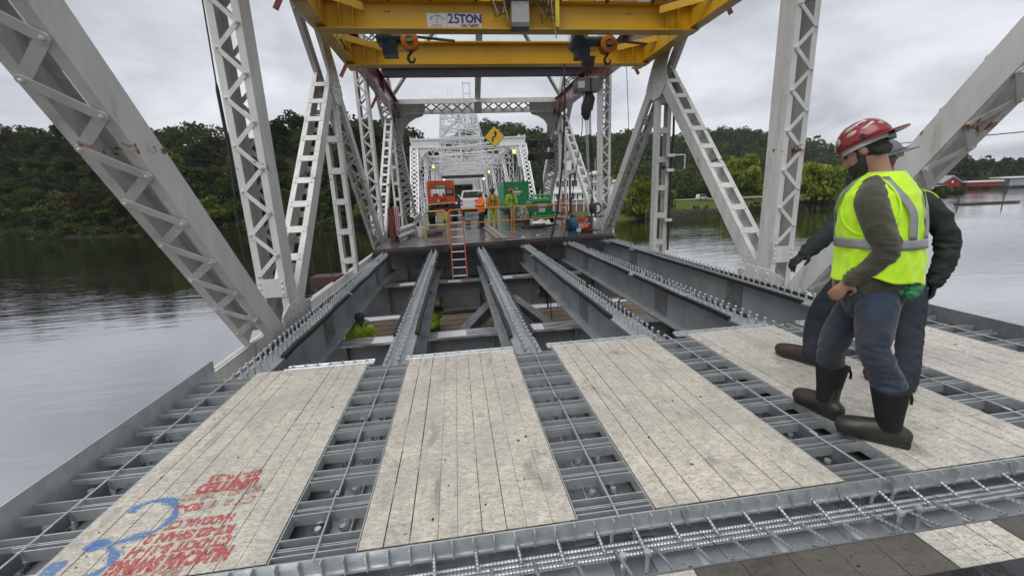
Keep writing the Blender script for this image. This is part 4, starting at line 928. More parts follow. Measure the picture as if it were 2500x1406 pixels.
# ------------------------------------------------------------------ joint trough in the foreground
jb = thing('rebar_bundle', 'bundle of three thick ribbed rebars lying along the joint in front of the panel', 'rebar', (1.4, 1.6, -.15))
for (y, z, r) in ((1.618,-.130,.0115), (1.588,-.132,.0115), (1.556,-.130,.0115)): ribbed((-1.9, y, z), (4.6, y, z), r, 'rebar', jb, pitch=.017, n=8)
for i in range(30):
    x = -1.0+i*.196+rr.uniform(-.006, .006)
    if x > 4.6: break
    if i < 4: continue
    o = ribbed((x, 1.70, -.052), (x+.012, 1.545+rr.uniform(-.02, .02), -.095), .0085, 'cross_rebar', dp)
    ribbed((x+.07, 1.56+rr.uniform(-.03, .02), -.115), (x+.095, 1.30, -.06), .0085, 'projecting_rebar', dp, pitch=.02)
pn = thing('joint_pans', 'wet galvanised sheet pans in the joint in front of the panel', 'pan', (1.4, 1.5, -.21))
for (a, b) in ((-2.2,-.86),(-.66,.62),(.83,2.09),(2.31,3.58),(3.8,5.1)):
    MB().bb(a, b, 1.26, 1.68, -.200, -.196).build('pan', m_galvs, pn); MB().bb(a, b, 1.655, 1.685, -.196, -.17).build('pan_lip', m_galv, pn)
    for q in range(3): xq = a+(b-a)*(q+.6)/3; MB().prism([(-.03,0),(.03,0),(.018,.008),(-.018,.008)], (xq,1.27,-.196), (1,0,0), (0,0,1), (0,.37,0)).build('pan_rib', m_galvs, pn)
    for x in (a, b): MB().bb(x-.002, x+.002, 1.26, 1.68, -.23, -.19).build('pan_edge', m_galv, pn)
m_drop = mat('water_drop', (.34,.37,.40), .08, .5, col2=(.28,.31,.34))
dr = MB(); rd = random.Random(9)
for i in range(170):
    x = rd.uniform(-.1, 4.5); y = rd.uniform(1.3, 1.57)
    if any(abs(x-s_) < .13 for s_ in SX): continue
    s_ = rd.uniform(.002, .0075); dr.ellipsoid((x, y, -.196), (s_*rd.uniform(.8,1.5), s_, s_*.45), None, 7, 4)
dr.build('water_drops', m_drop, pn, kind='stuff')
np_ = thing('grid_deck', 'dirty wet deck panel edge at the very bottom of the picture', 'deck panel', (2, .8, -.1))
for i, (a, b, mm_) in enumerate(((-.4,.885,m_board), (.89,1.945,m_boardd), (1.955,2.36,m_boardr), (2.365,3.4,m_boardd), (3.41,4.9,m_board))):
    grooved(a, b, .45, 1.325, 60+i, np_, 'form_board', mm_, n=5, cross=2)
MB().bb(-.5, 5.2, 1.327, 1.334, -.10, .002).build('edge_strip', m_galvd, np_)
for i in range(26): MB().prism([(0,0),(.05,-.045),(0,-.06)], (-.3+i*.2, 1.334, -.002), (0,1,0), (0,0,1), (.006,0,0)).build('edge_tab', m_galvd, np_)
MB().bb(1.55, 3.6, .6, 1.13, .004, .016).build('wet_mat', mat('wet_black_mat', (.02,.02,.024), .12, bump=.15, bscale=12, rvar=.1), label='wet black mat lying at the bottom right corner', cat='mat')
cu_ = MB().bb(3.05, 3.09, .5, 3.9, -.2, -.15)
wires = thing('tie_wire', 'thin loose tie wires twisted over the rebar bundle', 'wire', (2, 1.6, -.1))
for (x, l) in ((1.02,.12), (1.62,.16), (2.35,.14), (2.98,.1), (1.9,.2)): MB().tube([(x,1.66,-.02),(x+.02,1.64,-.10),(x+l*.5,1.58,-.09),(x+l,1.53,-.13),(x+l*1.3,1.50,-.18)], .0016, 4).build('wire_strand', m_black, wires)
# ------------------------------------------------------------------ paint on the leftmost board
def spray(name, c, c2, edge=.50):
    m = mat(name, c, .6, col2=c2, scale=30); t = m.node_tree; b = [n for n in t.nodes if n.type == 'BSDF_PRINCIPLED'][0]
    z = t.nodes.new('ShaderNodeTexNoise'); z.inputs['Scale'].default_value = 95; z.inputs['Detail'].default_value = 5; g = t.nodes.new('ShaderNodeNewGeometry'); t.links.new(g.outputs['Position'], z.inputs['Vector'])
    r = t.nodes.new('ShaderNodeMapRange'); r.inputs['From Min'].default_value = edge+.16; r.inputs['From Max'].default_value = edge-.08; t.links.new(z.outputs['Fac'], r.inputs[0]); r.inputs['To Max'].default_value = .8; t.links.new(r.outputs[0], b.inputs['Alpha']); return m
m_sred = spray('red_stencil_paint', (.46,.030,.040), (.54,.12,.11), .535); m_sred2 = spray('faint_red_stencil_paint', (.40,.10,.09), (.46,.2,.17), .45); m_sblu = spray('blue_spray_paint', (.075,.20,.48), (.13,.27,.52), .54); m_sblu2 = spray('blue_overspray', (.13,.30,.58), (.16,.32,.56), .40)
LT = bpy.data.objects['form_board']
def sten(txt, xr, y, L, h, m, bold=.005):
    M = MX(((-1,0,0,xr),(0,-1,0,y),(0,0,1,.0016),(0,0,0,1)))
    o = text_mesh(txt, h*1.35, m, M, 'stencil_lettering', LT, bold, 0, 'LEFT')
    w_ = max(v.co.x for v in o.data.vertices)
    for v in o.data.vertices: v.co.x *= L/w_
    return o
sten('07-19-23', -1.27, 2.37, .29, .062, m_sred); sten('UNITED', -1.25, 2.285, .33, .085, m_sred, .008); sten('RT 82', -1.21, 2.215, .17, .055, m_sred2); sten('70-82', -1.44, 2.215, .18, .055, m_sred2)
sten('CT 8', -1.2, 2.135, .16, .055, m_sred2); sten('1', -1.40, 2.135, .02, .055, m_sred); sten('SD-2', -1.47, 2.13, .14, .058, m_sred)
sten('HADDAM, CT', -1.25, 2.01, .32, .058, m_sred); sten('RT-82 SPAN 2', -1.21, 1.93, .41, .058, m_sred); sten('CT-DOT 8-11-H', -1.19, 1.855, .45, .06, m_sred); sten('NJ.MCAM SWING', -1.15, 1.775, .52, .078, m_sred, .008); sten('82-13-22', -1.32, 1.705, .28, .05, m_sred2)
def ribbon(pts, w, z, m, name):
    P = [V((x, y, z)) for x, y in pts]; Q = []
    for i in range(len(P)-1):
        p0, p1, p2, p3 = P[max(i-1,0)], P[i], P[i+1], P[min(i+2, len(P)-1)]
        for k in range(5):
            t = k/5; Q.append(.5*((2*p1)+(p2-p0)*t+(2*p0-5*p1+4*p2-p3)*t*t+(3*p1-p0-3*p2+p3)*t**3))
    Q.append(P[-1]); vs = []
    for i, q in enumerate(Q):
        d = (Q[min(i+1, len(Q)-1)]-Q[max(i-1, 0)]).normalized(); s = V((-d.y, d.x, 0)); ww = w*(.8+.35*sin(i*.5)); vs += [q+s*ww/2, q-s*ww/2]
    MB().add(vs, [(2*i, 2*i+1, 2*i+3, 2*i+2) for i in range(len(Q)-1)]).build(name, m, LT, smooth=0)
for pts in ([(-1.83,2.14),(-1.82,2.19),(-1.76,2.22),(-1.68,2.21),(-1.62,2.16),(-1.58,2.09),(-1.58,2.03),(-1.61,1.98),(-1.66,1.96),(-1.73,1.94),(-1.75,1.93)], [(-1.86,1.95),(-1.8,1.94),(-1.74,1.89),(-1.7,1.85),(-1.68,1.8),(-1.7,1.77),(-1.73,1.73)]):
    ribbon(pts, .038, .0022, m_sblu, 'blue_paint_line'); ribbon(pts, .07, .0012, m_sblu2, 'blue_overspray')
ribbon([(-1.93,1.86),(-1.925,1.79),(-1.93,1.73)], .07, .0022, m_sblu, 'blue_paint_line'); ribbon([(-1.88,1.945),(-1.82,1.925),(-1.79,1.95)], .06, .0027, m_sblu, 'blue_paint_line')
sl = MB().tube([(-1.80,1.90,.004),(-1.755,1.925,.006),(-1.75,1.94,.004)], .0022, 5).build('wire_offcut', m_alu, label='short bright wire offcut lying on the blue paint', cat='offcut')
# ------------------------------------------------------------------ travelling crane
for x, s, nm in ((-2.55, 1, 'left'), (5.55, -1, 'right')):
    rb = thing('runway_beam', 'dark red steel runway beam along the %s truss carrying the yellow crane' % nm, 'beam', (x, 14, 5.4))
    ibeam(MB(), (x, 2.0, 6.12), (x, 24.1, 6.12), .70, .32, .03).build('i_beam', m_red, rb)
    MB().prism([(-.5,0),(.0,0),(.0,-.9),(-.12,-.9)], (x-.01,24.1,5.42), (0,1,0), (0,0,1), (.02,0,0)).bb(x-.15, x+.15, 24.05, 24.11, 4.5, 5.42).build('end_bracket', m_red, rb)
    for y in (9.0, 13.5, 18.0, 22.5):
        MB().bb(x-.14, x+.14, y-.008, y+.008, 5.45, 6.09).build('stiffener', m_red, rb)
        MB().bar((x-s*.12, y, 5.55), (x-s*.45, y, 5.0), .10, .02, (0,1,0)).build('truss_bracket', m_red, rb)
db = thing('spreader_beam', 'black steel beam lying across both red runway beams', 'beam', (1.5, 18, 6.1))
ibeam(MB(), (-2.45, 18, 6.46), (5.75, 18, 6.46), .34, .30, .03).build('i_beam', m_dark, db)
MB().bb(-2.4, 5.7, 17.83, 18.17, 6.462, 6.51).build('cover_channel', m_grey, db)
cr = thing('travelling_crane', 'yellow twin-girder travelling crane spanning the bridge overhead', 'crane', (1.5, 10.5, 5))
GZ = 5.335; GH = .535
for y, nm in ((9.45, 'near'), (11.78, 'far')):
    g = ibeam(MB(), (-2.42, y, GZ), (5.48, y, GZ), GH, .30, .032, .02).build('girder', m_yel, cr); g['label'] = nm+' yellow crane girder'
    for x in (-1.95, -1.7, 4.75, 5.0): MB().bb(x-.008, x+.008, y-.14, y-.012, GZ-GH+.034, GZ-.034).build('stiffener', m_yel, g)
    for x0, x1 in ((-1.5, -2.35), (4.56, 5.41)):                    # raked braces in plan from girder to end truck
        MB().bar((x0, y-.15, 5.18), (x1, y-.95, 5.18), .02, .14).build('end_brace', m_yel, cr)
    bl = MB()
    for x in (-1.1, -1.03, 3.9, 3.97): bl.rivet((x, y-.012, 5.15), (0,-1,0), .018, .012)
    bl.build('bolts', m_dark, g, kind='stuff')
for x, nm in ((-2.36, 'left'), (5.42, 'right')):
    e = MB().bb(x-.13, x+.13, 7.3, 12.4, 4.86, 4.90).bb(x-.13, x+.13, 7.3, 12.4, 5.26, 5.30).bb(x-.10, x-.085, 7.3, 12.4, 4.90, 5.26).bb(x+.085, x+.10, 7.3, 12.4, 4.90, 5.26).build('end_truck', m_yel, cr); e['label'] = nm+' yellow end truck'
    for y in (7.6, 8.6, 10.2, 11.0, 12.2):
        for sx in (-.16, .16): MB().cyl((x+sx-.03, y, 5.36), (x+sx+.03, y, 5.36), .07, 12).build('wheel', m_dark, e)
    for y in (8.3, 9.0, 10.3, 11.2): MB().bb(x-.12, x+.12, y-.008, y+.008, 4.86, 5.28).build('diaphragm', m_yel, e)
    MB().tube([(x+.12,10.5,5.0),(x+.16,10.7,4.9),(x+.10,10.9,4.88),(x+.15,11.1,5.0)], .02, 6).build('drive_cable', m_cable, e)
MB().tube([(-1.75,9.25,5.38), (.78,9.25,5.36)], .035, 8).build('conduit', m_grey, cr); MB().tube([(1.9,9.25,5.36), (4.9,9.25,5.36)], .035, 8).build('conduit', m_grey, cr)
for x in (-1.0, -.2, .7, 2.4, 3.4, 4.4): MB().bb(x-.02, x+.02, 9.2, 9.36, 5.30, 5.39).build('conduit_strap', m_dark, cr)
MB().bb(-2.2, 5.2, 9.62, 9.70, 5.36, 5.41).build('rail_bar', m_yel, cr)
sp = MB().bb(-.30, .80, 9.405, 9.415, 4.845, 5.115).build('rating_plate', m_plate, cr)
def face(x, z, y=9.404): return MX(((1,0,0,x),(0,0,-1,y),(0,1,0,z),(0,0,0,1)))
text_mesh('25', .24, m_inkb, face(.235, 5.012), 'lettering', sp, .006); text_mesh('TON', .205, m_inkb, face(.575, 5.014), 'lettering', sp, .011, .001)
text_mesh('S/N 24870', .082, m_inkk, face(.555, 4.882), 'lettering', sp, .003); text_mesh('SYSTEMS, INC.', .034, m_inkg, face(-.10, 4.90), 'lettering', sp, .001); text_mesh('WASHINGTON, N.J.', .026, m_inkg, face(-.10, 4.866), 'lettering', sp)
for i, ch in enumerate('MOVE HANDLING'):
    a = radians(150-120*i/12); text_mesh(ch, .042, m_inkg, face(-.10+cos(a)*.15, 4.945+sin(a)*.125) @ MX.Rotation(a-pi/2, 4, 'Z'), 'lettering', sp, .002)
MB().bb(.098, .104, 9.402, 9.404, 4.86, 5.10).bb(.34, .76, 9.402, 9.404, 4.922, 4.926).build('plate_rule', m_inkb, sp)
MB().tube([(-.10,9.402,5.03),(-.115,9.402,5.01),(-.10,9.402,4.99),(-.085,9.402,5.01),(-.10,9.402,5.03)], .004, 4).tube([(-.10,9.402,4.985),(-.10,9.402,4.965),(-.085,9.402,4.955),(-.10,9.402,4.945),(-.115,9.402,4.955)], .004, 4).build('hook_emblem', m_inkr, sp)
cbx = MB().bb(1.38, 1.73, 9.12, 9.38, 4.84, 5.24).build('control_box', m_grey, cr); MB().bb(1.375, 1.735, 9.10, 9.39, 4.78, 4.86).build('box_base', m_gred, cbx); MB().cyl((1.55,9.115,5.2), (1.55,9.105,5.2), .018, 10).build('lamp_lens', m_plate, cbx)
c2b = MB().bb(1.26, 1.95, 9.05, 9.38, 5.28, 5.75).build('switch_cabinet', m_grey, cr); MB().bb(1.45, 1.85, 9.04, 9.05, 5.38, 5.62).build('label_panel', m_plate, c2b)
rn = random.Random(4)
for i in range(9):
    x = (.95 if i < 4 else 1.85)+rn.uniform(0, .3); d = rn.uniform(.2, .5)
    MB().tube([(x,9.2,5.45),(x+.02,9.18,5.2),(x+.1,9.18,5.2-d*.7),(x+.2,9.2,5.15-d*.4),(x+.28,9.22,5.42)], .012, 6).build('cable_loop', m_cable if i % 3 else m_rope, cr)
MB().bb(2.28, 2.36, 9.16, 9.26, 4.80, 5.30).build('pendant_control', m_inky, cr); MB().tube([(2.2,9.2,5.3),(2.24,9.2,4.95),(2.30,9.2,4.6)], .012, 5).build('rope_tail', m_rope, cr)
MB().tube([(1.9,9.2,5.5),(2.4,9.15,5.42),(2.9,9.15,5.46),(3.3,9.2,5.56)], .02, 6).build('feed_cable', m_cable, cr)
for x in (3.0, 4.0): MB().bb(x-.2, x+.2, 9.6, 10.1, 5.36, 5.7).build('trolley_frame', m_yel if x < 3.5 else m_grey, cr)
# twin hoists between the girders
for x, xm, z0, lab in ((-.74, -1.28, 4.92, 'left electric hoist with blue motor and round orange hook block under the crane'), (3.83, 3.08, 4.86, 'right electric hoist with blue motor and round orange hook block under the crane')):
    h = thing('electric_hoist', lab, 'hoist', (x, 10.4, z0), 'hoists under the crane')
    MB().lathe([(.13,0),(.17,.02),(.17,.34),(.15,.38)], (xm, 10.2, z0+.02), (0,1,.0), 14).build('motor', m_motor, h)
    MB().bb(xm-.05, xm+.26, 10.2, 10.5, z0-.32, z0-.02).build('motor_box', m_motor, h)
    MB().cyl((xm+.1,10.5,z0+.1), (x+.1,10.5,z0+.1), .11, 12).build('drum', m_dark, h)
    b = MB().lathe([(.15,0),(.19,.015),(.19,.075),(.15,.09)], (x, 10.28, z0), (0,1,0), 20).build('hook_block', m_spark, h)
    MB().lathe([(.15,0),(.19,.015),(.19,.075),(.15,.09)], (x, 10.46, z0), (0,1,0), 20).build('hook_block', m_spark, h)
    MB().cyl((x,10.27,z0), (x,10.262,z0), .085, 18).build('rating_disc', m_inkk, h); text_mesh('12.5T', .062, m_inkw, face(x, z0-.008, 10.26), 'lettering', h, .002); text_mesh('HOOK', .03, m_inkw, face(x, z0+.04, 10.26), 'lettering', h)
    hk = [(0,.02),(0,-.06),(-.06,-.12),(-.07,-.19),(-.02,-.25),(.05,-.24),(.08,-.18),(.06,-.14)]
    MB().tube([(x+a, 10.4, z0-.17+c) for a, c in hk], [.03,.032,.034,.036,.036,.032,.024,.010], 8).build('hook', m_black, h)
    MB().tube([(x+.1,10.45,z0+.12),(x+1.0,10.45,z0+.03)], .03, 6).build('drag_arm', m_dark, h)
    for i in range(4): MB().tube([(x+.3+i*.08,10.45,z0+.25),(x+.32+i*.08,10.4,z0+.02),(x+.38+i*.08,10.45,z0+.25)], .009, 5).build('cable_loop', m_cable, h)
# chain hoist hanging from the far girder
ch = thing('chain_hoist', 'grey chain hoist with black chain bag hanging from the right part of the far girder', 'hoist', (3.67, 11.5, 3.5))
hx, hy = 3.66, 11.5
for s in (-1, 1): MB().lathe([(.07,0),(.085,.01),(.085,.04)], (hx+s*.07, hy, 4.86), (0,-1,0), 12).build('trolley_wheel', m_black, ch)
MB().prism([(-.2,0),(.2,0),(.14,-.3),(-.14,-.3)], (hx,hy-.16,4.9), (1,0,0), (0,0,1), (0,.03,0)).build('trolley_plate', m_black, ch)
chain(MB(), (hx,hy-.1,4.6), (hx,hy-.1,4.36), .07, .012).build('hang_hook', m_dark, ch)
MB().prism([(-.34,-.10),(-.30,-.16),(.30,-.14),(.36,-.08),(.36,.10),(.28,.15),(-.26,.17),(-.34,.12)], (hx,hy-.25,4.2), (1,0,0), (0,0,1), (0,.32,0)).build('hoist_body', m_gred, ch)
MB().bb(hx-.3, hx-.12, hy-.258, hy-.25, 4.12, 4.28).build('body_label', m_plate, ch); MB().bb(hx+.02, hx+.06, hy-.262, hy-.25, 4.05, 4.36).build('body_band', m_black, ch)
MB().tube([(hx+.02,hy-.1,4.1),(hx+.03,hy-.1,3.95),(hx-.02,hy-.1,3.7),(hx-.04,hy-.1,3.5),(hx-.02,hy-.1,3.36)], [.06,.10,.145,.13,.05], 10).build('chain_bag', m_rubber, ch); MB().tube([(hx+.08,hy-.08,4.05),(hx+.15,hy-.08,3.9),(hx+.12,hy-.08,3.6)], [.06,.07,.03], 8).build('bag_flap', m_rubber, ch)
for dx in (-.1, -.04, .05, .10): chain(MB(), (hx+dx*.8,hy-.1,4.0 if dx < 0 else 3.6), (hx+.10+dx*.5,hy-.1,1.2), .045, .006).build('load_chain', m_dark if dx > 0 else m_galv, ch)
MB().ellipsoid((hx+.11,hy-.1,1.05), (.07,.07,.17), None, 10, 7).build('lower_block', m_black, ch); MB().tube([(hx+.11,hy-.1,.9),(hx+.11,hy-.1,.8),(hx+.05,hy-.1,.72),(hx+.09,hy-.1,.63),(hx+.17,hy-.1,.68)], .02, 7).build('lower_hook', m_black, ch)
cb = MB().tube([(3.10,11.6,4.78),(3.05,11.4,3.8),(3.01,11.4,3.0),(2.93,11.4,2.0),(2.79,11.4,.96),(2.62,11.4,.3),(2.52,11.4,0),(2.44,11.4,-.5),(2.42,11.4,-1.2),(2.5,11.4,-1.98)], .028, 7).build('power_cable', m_cable, label='thick black cable hanging from the far girder into the open bay', cat='cable')
MB().tube([(3.58,11.45,4.05),(3.51,11.4,3.09),(3.24,11.4,1.49),(2.95,11.4,.15),(2.82,11.4,-.55),(2.75,11.4,-1.98)], .012, 6).build('control_cable', m_cable, label='thin black cable hanging beside the chain hoist into the bay', cat='cable')
# ------------------------------------------------------------------ deck and road of the far spans
def ragged(y0, x0, x1, n, seed, amp=.05, slope=.12):
    rr = random.Random(seed); return [(x0+(x1-x0)*i/n, y0+slope*(x0+(x1-x0)*i/n-1.4)+rr.uniform(-amp, amp)) for i in range(n+1)]
ed = ragged(13.72, -2.65, 5.55, 16, 2)
MB().prism([*ed, (5.6,137), (-2.7,137)], (0,0,-.10), (1,0,0), (0,1,0), (0,0,.10)).build('bridge_deck', m_deck, kind='structure', smooth=0)
ed2 = ragged(13.62, -2.65, 5.55, 22, 5, .04)
MB().prism([*ed2, (5.55,40), (-2.65,40)], (0,0,-.22), (1,0,0), (0,1,0), (0,0,.115)).build('bridge_deck_edge', m_rustst, kind='structure', smooth=0)
MB().prism([(-2.9,14.9),(5.8,15.4),(5.8,137),(-2.9,137)], (0,0,-.95), (1,0,0), (0,1,0), (0,0,.6)).build('bridge_deck_underside', m_girder, kind='structure', smooth=0)
ep = thing('edge_plates', 'bent thin steel plates lying along the ragged edge of the old deck', 'plate', (1, 13.7, 0))
for x, y, l, rz in ((-1.6,13.42,.5,.1), (-.7,13.52,.7,.12), (1.9,13.78,.75,.12), (3.2,13.95,.4,.13)): inst('steel_strip', MB().bb(-l/2, l/2, -.05, .04, .004, .014).mesh('steel_strip', m_galvd), T(x, y, 0, rz), ep)
for i, (x, y, l) in enumerate(((1.33,17.6,6.8), (1.55,17.4,6.4))):
    inst('deck_plank', MB().bb(-.09, .09, -l/2, l/2, .004, .05).mesh('plank', m_wood), T(x, y, 0, .02), None, 'long bare timber plank lying on the old deck, %s of the pair' % ('left' if i == 0 else 'right'), 'plank', 'planks on the old deck')
# ------------------------------------------------------------------ far span: trusses, portal, struts, swing tower
fs = thing('truss_span', 'long white lattice truss span with arched portal beyond the construction site', 'bridge span', (1.48, 36, 0))
def lattice(mb, P0, P1, side, wd, pitch, bw, t=.02, cross=True):
    P0, P1, side = V(P0), V(P1), V(side).normalized(); a = P1-P0; L = a.length; a /= L; k = max(2, int(L/pitch)); n = a.cross(side)
    for i in range(k):
        A = P0+a*L*i/k; B = P0+a*L*(i+1)/k; s = 1 if i % 2 else -1
        mb.bar(A+side*wd*s, B-side*wd*s, bw, t, n)
        if cross: mb.bar(A-side*wd*s+n*.02, B+side*wd*s+n*.02, bw, t, n)
    return mb
def far_member(name, P0, P1, side, wd, pitch, bw=.07, leg=.11, dep=.3, cross=True):
    P0, P1, S = V(P0), V(P1), V(side); mb = MB(); n = (P1-P0).cross(S).normalized()
    for s in (-1, 1): mb.bar(P0+S*s*wd, P1+S*s*wd, leg, dep, n)
    lattice(mb, P0-n*dep/2, P1-n*dep/2, S, wd-.02, pitch, bw, cross=cross); mb.build(name, m_whiteb, fs)
Z6 = 6.0
for x, s in ((XLt, 1), (XRt, -1)):
    far_member('portal_leg', (x, 31.2, -.2), (x, 36, 5.4), (1,0,0), .28, .42, .08, .09, .3)
    far_member('bottom_chord', (x, 31, -.5), (x, 136, -.5), (1,0,0), .2, 1.5, .08, .06, .35, False)
    far_member('top_chord', (x, 36, Z6), (x, 136, Z6), (1,0,0), .25, 1.2, .08, .08, .4)
    for k in range(14):
        y = 36+7.4*k
        far_member('vertical_post', (x, y, -.3), (x, y, Z6-.2), (1,0,0), .2, .36, .06, .06, .2, k > 5)
        if k < 13:
            far_member('diagonal_brace', (x, y, Z6-.2) if k % 2 == 0 else (x, y, -.2), (x, y+7.4, -.2) if k % 2 == 0 else (x, y+7.4, Z6-.2), (1,0,0), .15, .5, .05, .05, .14)
        if k in (0, 2, 4): far_member('hanger_post', (x, y+3.7, -.3), (x, y+3.7, 3.0), (1,0,0), .14, .4, .05, .05, .12)
for k in range(14):
    y = 36+7.4*k; mb = MB()
    mb.bar((XLt, y, 5.95), (XRt, y, 5.95), .3, .10); mb.bar((XLt, y, 5.0 if k else 5.35), (XRt, y, 5.0 if k else 5.35), .3, .08)
    lattice(mb, (XLt+.2, y-.12, 5.48), (XRt-.2, y-.12, 5.48), (0,0,1), .44, .62, .06)
    if k: lattice(mb, (XLt+.3, y-.1, 4.72), (XRt-.3, y-.1, 4.72), (0,0,1), .28, .62, .05); mb.bar((XLt, y, 4.4), (XRt, y, 4.4), .25, .07)
    mb.build('sway_strut', m_whiteb, fs)
    if k:
        lb = MB().bar((XLt, y-7.4, 5.9), (XRt, y, 5.9), .14, .12).bar((XRt, y-7.4, 5.85), (XLt, y, 5.85), .14, .12); lb.build('lateral_brace', m_whiteb, fs)
for sg, x in ((1, XLt-.2), (-1, XRt+.2)):
    poly = [(0,.65),(2.2,.65),(2.2,0.0),(1.55,-.12),(1.0,-.48),(.75,-.9),(.65,-1.4),(.65,-1.75),(0,-1.75)]
    MB().prism(poly, (x,35.72,5.35), (sg,0,0), (0,0,1), (0,.06,0)).build('portal_bracket', m_whiteb, fs)
MB().bb(XLt-.2, XRt+.2, 35.66, 35.76, 5.28, 5.38).bb(XLt-.2, XRt+.2, 35.66, 35.76, 5.9, 6.02).build('portal_strut', m_whiteb, fs)
tw = thing('swing_tower', 'white lattice tower of the swing span rising behind the far portal', 'tower', (2, 95, 6))
def tbar(a, b, w, name='tower_bar'): MB().bar(a, b, w, w).build(name, m_whiteb, tw)
lv = [(6,-2.6,7.0),(10,-2.4,6.6),(13.4,-2.2,6.2),(15.6,-1.95,5.9),(17.8,-1.7,5.6),(20.5,-1.5,5.3)]
for yy in (93, 97):
    for (z0, a0, b0), (z1, a1, b1) in zip(lv, lv[1:]):
        tbar((a0,yy,z0), (a1,yy,z1), .34, 'tower_leg'); tbar((b0,yy,z0), (b1,yy,z1), .34, 'tower_leg')
        tbar((a0+.6,yy,z0), (a1+.6,yy,z1), .14); tbar((b0-.6,yy,z0), (b1-.6,yy,z1), .14)
        tbar((a1,yy,z1), (b1,yy,z1), .22, 'tower_strut'); tbar((a0,yy,z0), (b1,yy,z1), .12); tbar((b0,yy,z0), (a1,yy,z1), .12)
    tbar((-2.2,yy,13.5), (5.4,yy,20.3), .36, 'tower_diagonal'); tbar((6.2,yy,13.5), (-1.5,yy,20.3), .36, 'tower_diagonal'); tbar((2.0,yy,6), (2.0,yy,20.5), .34, 'tower_post')
    for z in (13.4, 15.6, 17.8, 20.2):
        mb = lattice(MB(), (-2,yy-.2,z-.4), (6,yy-.2,z-.4), (0,0,1), .38, .9, .1); mb.bar((-2,yy-.2,z-.85), (6,yy-.2,z-.85), .12, .12); mb.build('tower_lattice', m_whiteb, tw)
tbar((6.2,95,13), (7.6,95,9), .25); tbar((5.4,95,20), (7.2,95,12), .2)
for x in (3.3, 4.7): tbar((x,94,10), (x,94,24.2), .26, 'mast_leg')
for z in (16, 18, 20, 22, 24): tbar((3.3,94,z), (4.7,94,z), .2, 'mast_rung')
MB().cyl((1.0,95,20.5), (1.0,95,22.6), .06, 6).cyl((.1,95,20.5), (.1,95,23), .03, 5).build('antenna', m_whiteb, tw)
gt = thing('lamp_gantry', 'black gantry beam with two white lamps across the far span', 'gantry', (1.4, 70, 4))
MB().bar((-1.8,70,4.3), (5.0,70,4.3), .3, .5).build('beam', m_dark, gt); MB().bar((-1.8,70,4.9), (5.0,70,4.9), .2, .45).build('light_panel', m_pale, gt)
for x in (-1.5, 4.9): MB().bar((x,70,4.6), (x,70,6), .12, .12, (1,0,0)).build('hanger', m_dark, gt); MB().ellipsoid((x,69.8,3.85), (.16,.16,.18), None, 10, 7).build('lamp', m_lampw, gt)
for p, lab, m in (((5.0,34.6,4.72), 'lit amber lamp hanging at the right corner of the far portal', m_lampy), ((-1.95,45,4.45), 'lit amber lamp hanging on the left inside the far span', m_lampy), ((4.5,54,4.15), 'small lit amber lamp hanging on the right deeper in the far span', m_lampy)):
    t = thing('warning_lamp', lab, 'lamp', p, 'amber lamps of the far span'); MB().ellipsoid(p, (.11,.11,.17), None, 10, 7).build('lens', m, t); MB().cyl((p[0],p[1],p[2]+.14), (p[0],p[1],p[2]+.3), .04, 8).build('cap', m_dark, t)
rs = thing('road_sign', 'yellow diamond road sign with a black winding arrow on the far portal', 'road sign', (3.4, 34, 5.1))
sq = .58*sqrt(2)
def dia(r): return [(r,0),(0,r),(-r,0),(0,-r)]
MB().prism(dia(sq), (3.42,34,5.82), (1,0,0), (0,0,1), (0,.02,0)).build('border', m_inkk, rs); MB().prism(dia(sq-.05), (3.42,33.99,5.82), (1,0,0), (0,0,1), (0,.01,0)).build('panel', m_sign, rs)
arw = [(-.22,-.38),(-.10,-.38),(-.10,-.08),(.06,-.04),(.14,.02),(.14,.20),(.24,.20),(.08,.46),(-.08,.20),(.02,.20),(.02,.06),(-.10,.02),(-.18,-.02),(-.22,-.10)]
MB().prism(arw, (3.42,33.975,5.82), (1,0,0), (0,0,1), (0,.012,0)).build('arrow', m_inkk, rs)
MB().bar((3.42,34.05,5.0), (3.42,34.05,5.9), .07, .05, (0,1,0)).bar((3.42,34.05,5.3), (3.42,35.7,5.3), .06, .06).build('bracket', m_galvd, rs)
# ------------------------------------------------------------------ equipment on the old deck
def rtube(pts, r, n=8, rad=.12, seg=5):
    """polyline with rounded corners"""
    P = [V(p) for p in pts]; Q = [P[0]]
    for i in range(1, len(P)-1):
        a = (P[i-1]-P[i]).normalized(); b = (P[i+1]-P[i]).normalized(); s = P[i]+a*rad; e = P[i]+b*rad
        for k in range(seg+1): t = k/seg; Q.append(s*(1-t)**2+P[i]*2*t*(1-t)+e*t*t)
    Q.append(P[-1]); return MB().tube(Q, r, n)
def barrier(p0, p1, h0, h1, m, lab):
    p0, p1 = V(p0), V(p1); t = thing('safety_barrier', lab, 'barrier', p0, 'barriers at the deck edge'); Z = V((0,0,1))
    rtube([p0, p0+Z*h0, p1+Z*h1, p1], .028, 8, .16).build('frame_tube', m, t); MB().tube([p0+Z*h0*.47, p1+Z*h1*.47], .024, 8).build('mid_rail', m, t)
    for p in (p0, p1): MB().bb(p.x-.05, p.x+.05, p.y-.05, p.y+.05, p.z+.004, p.z+.02).build('foot_plate', m, t)
barrier((-1.2,16.3,0), (-.36,16.15,0), .98, .98, m_railing2, 'short pale yellow safety barrier at the left of the deck edge')
barrier((-.28,16.1,0), (2.2,16.65,0), 1.0, 1.0, m_railing, 'orange yellow safety barrier in front of the standing workers')
barrier((2.3,16.7,0), (4.6,17.1,0), 1.0, 1.0, m_railing, 'orange yellow safety barrier in front of the green compressor')
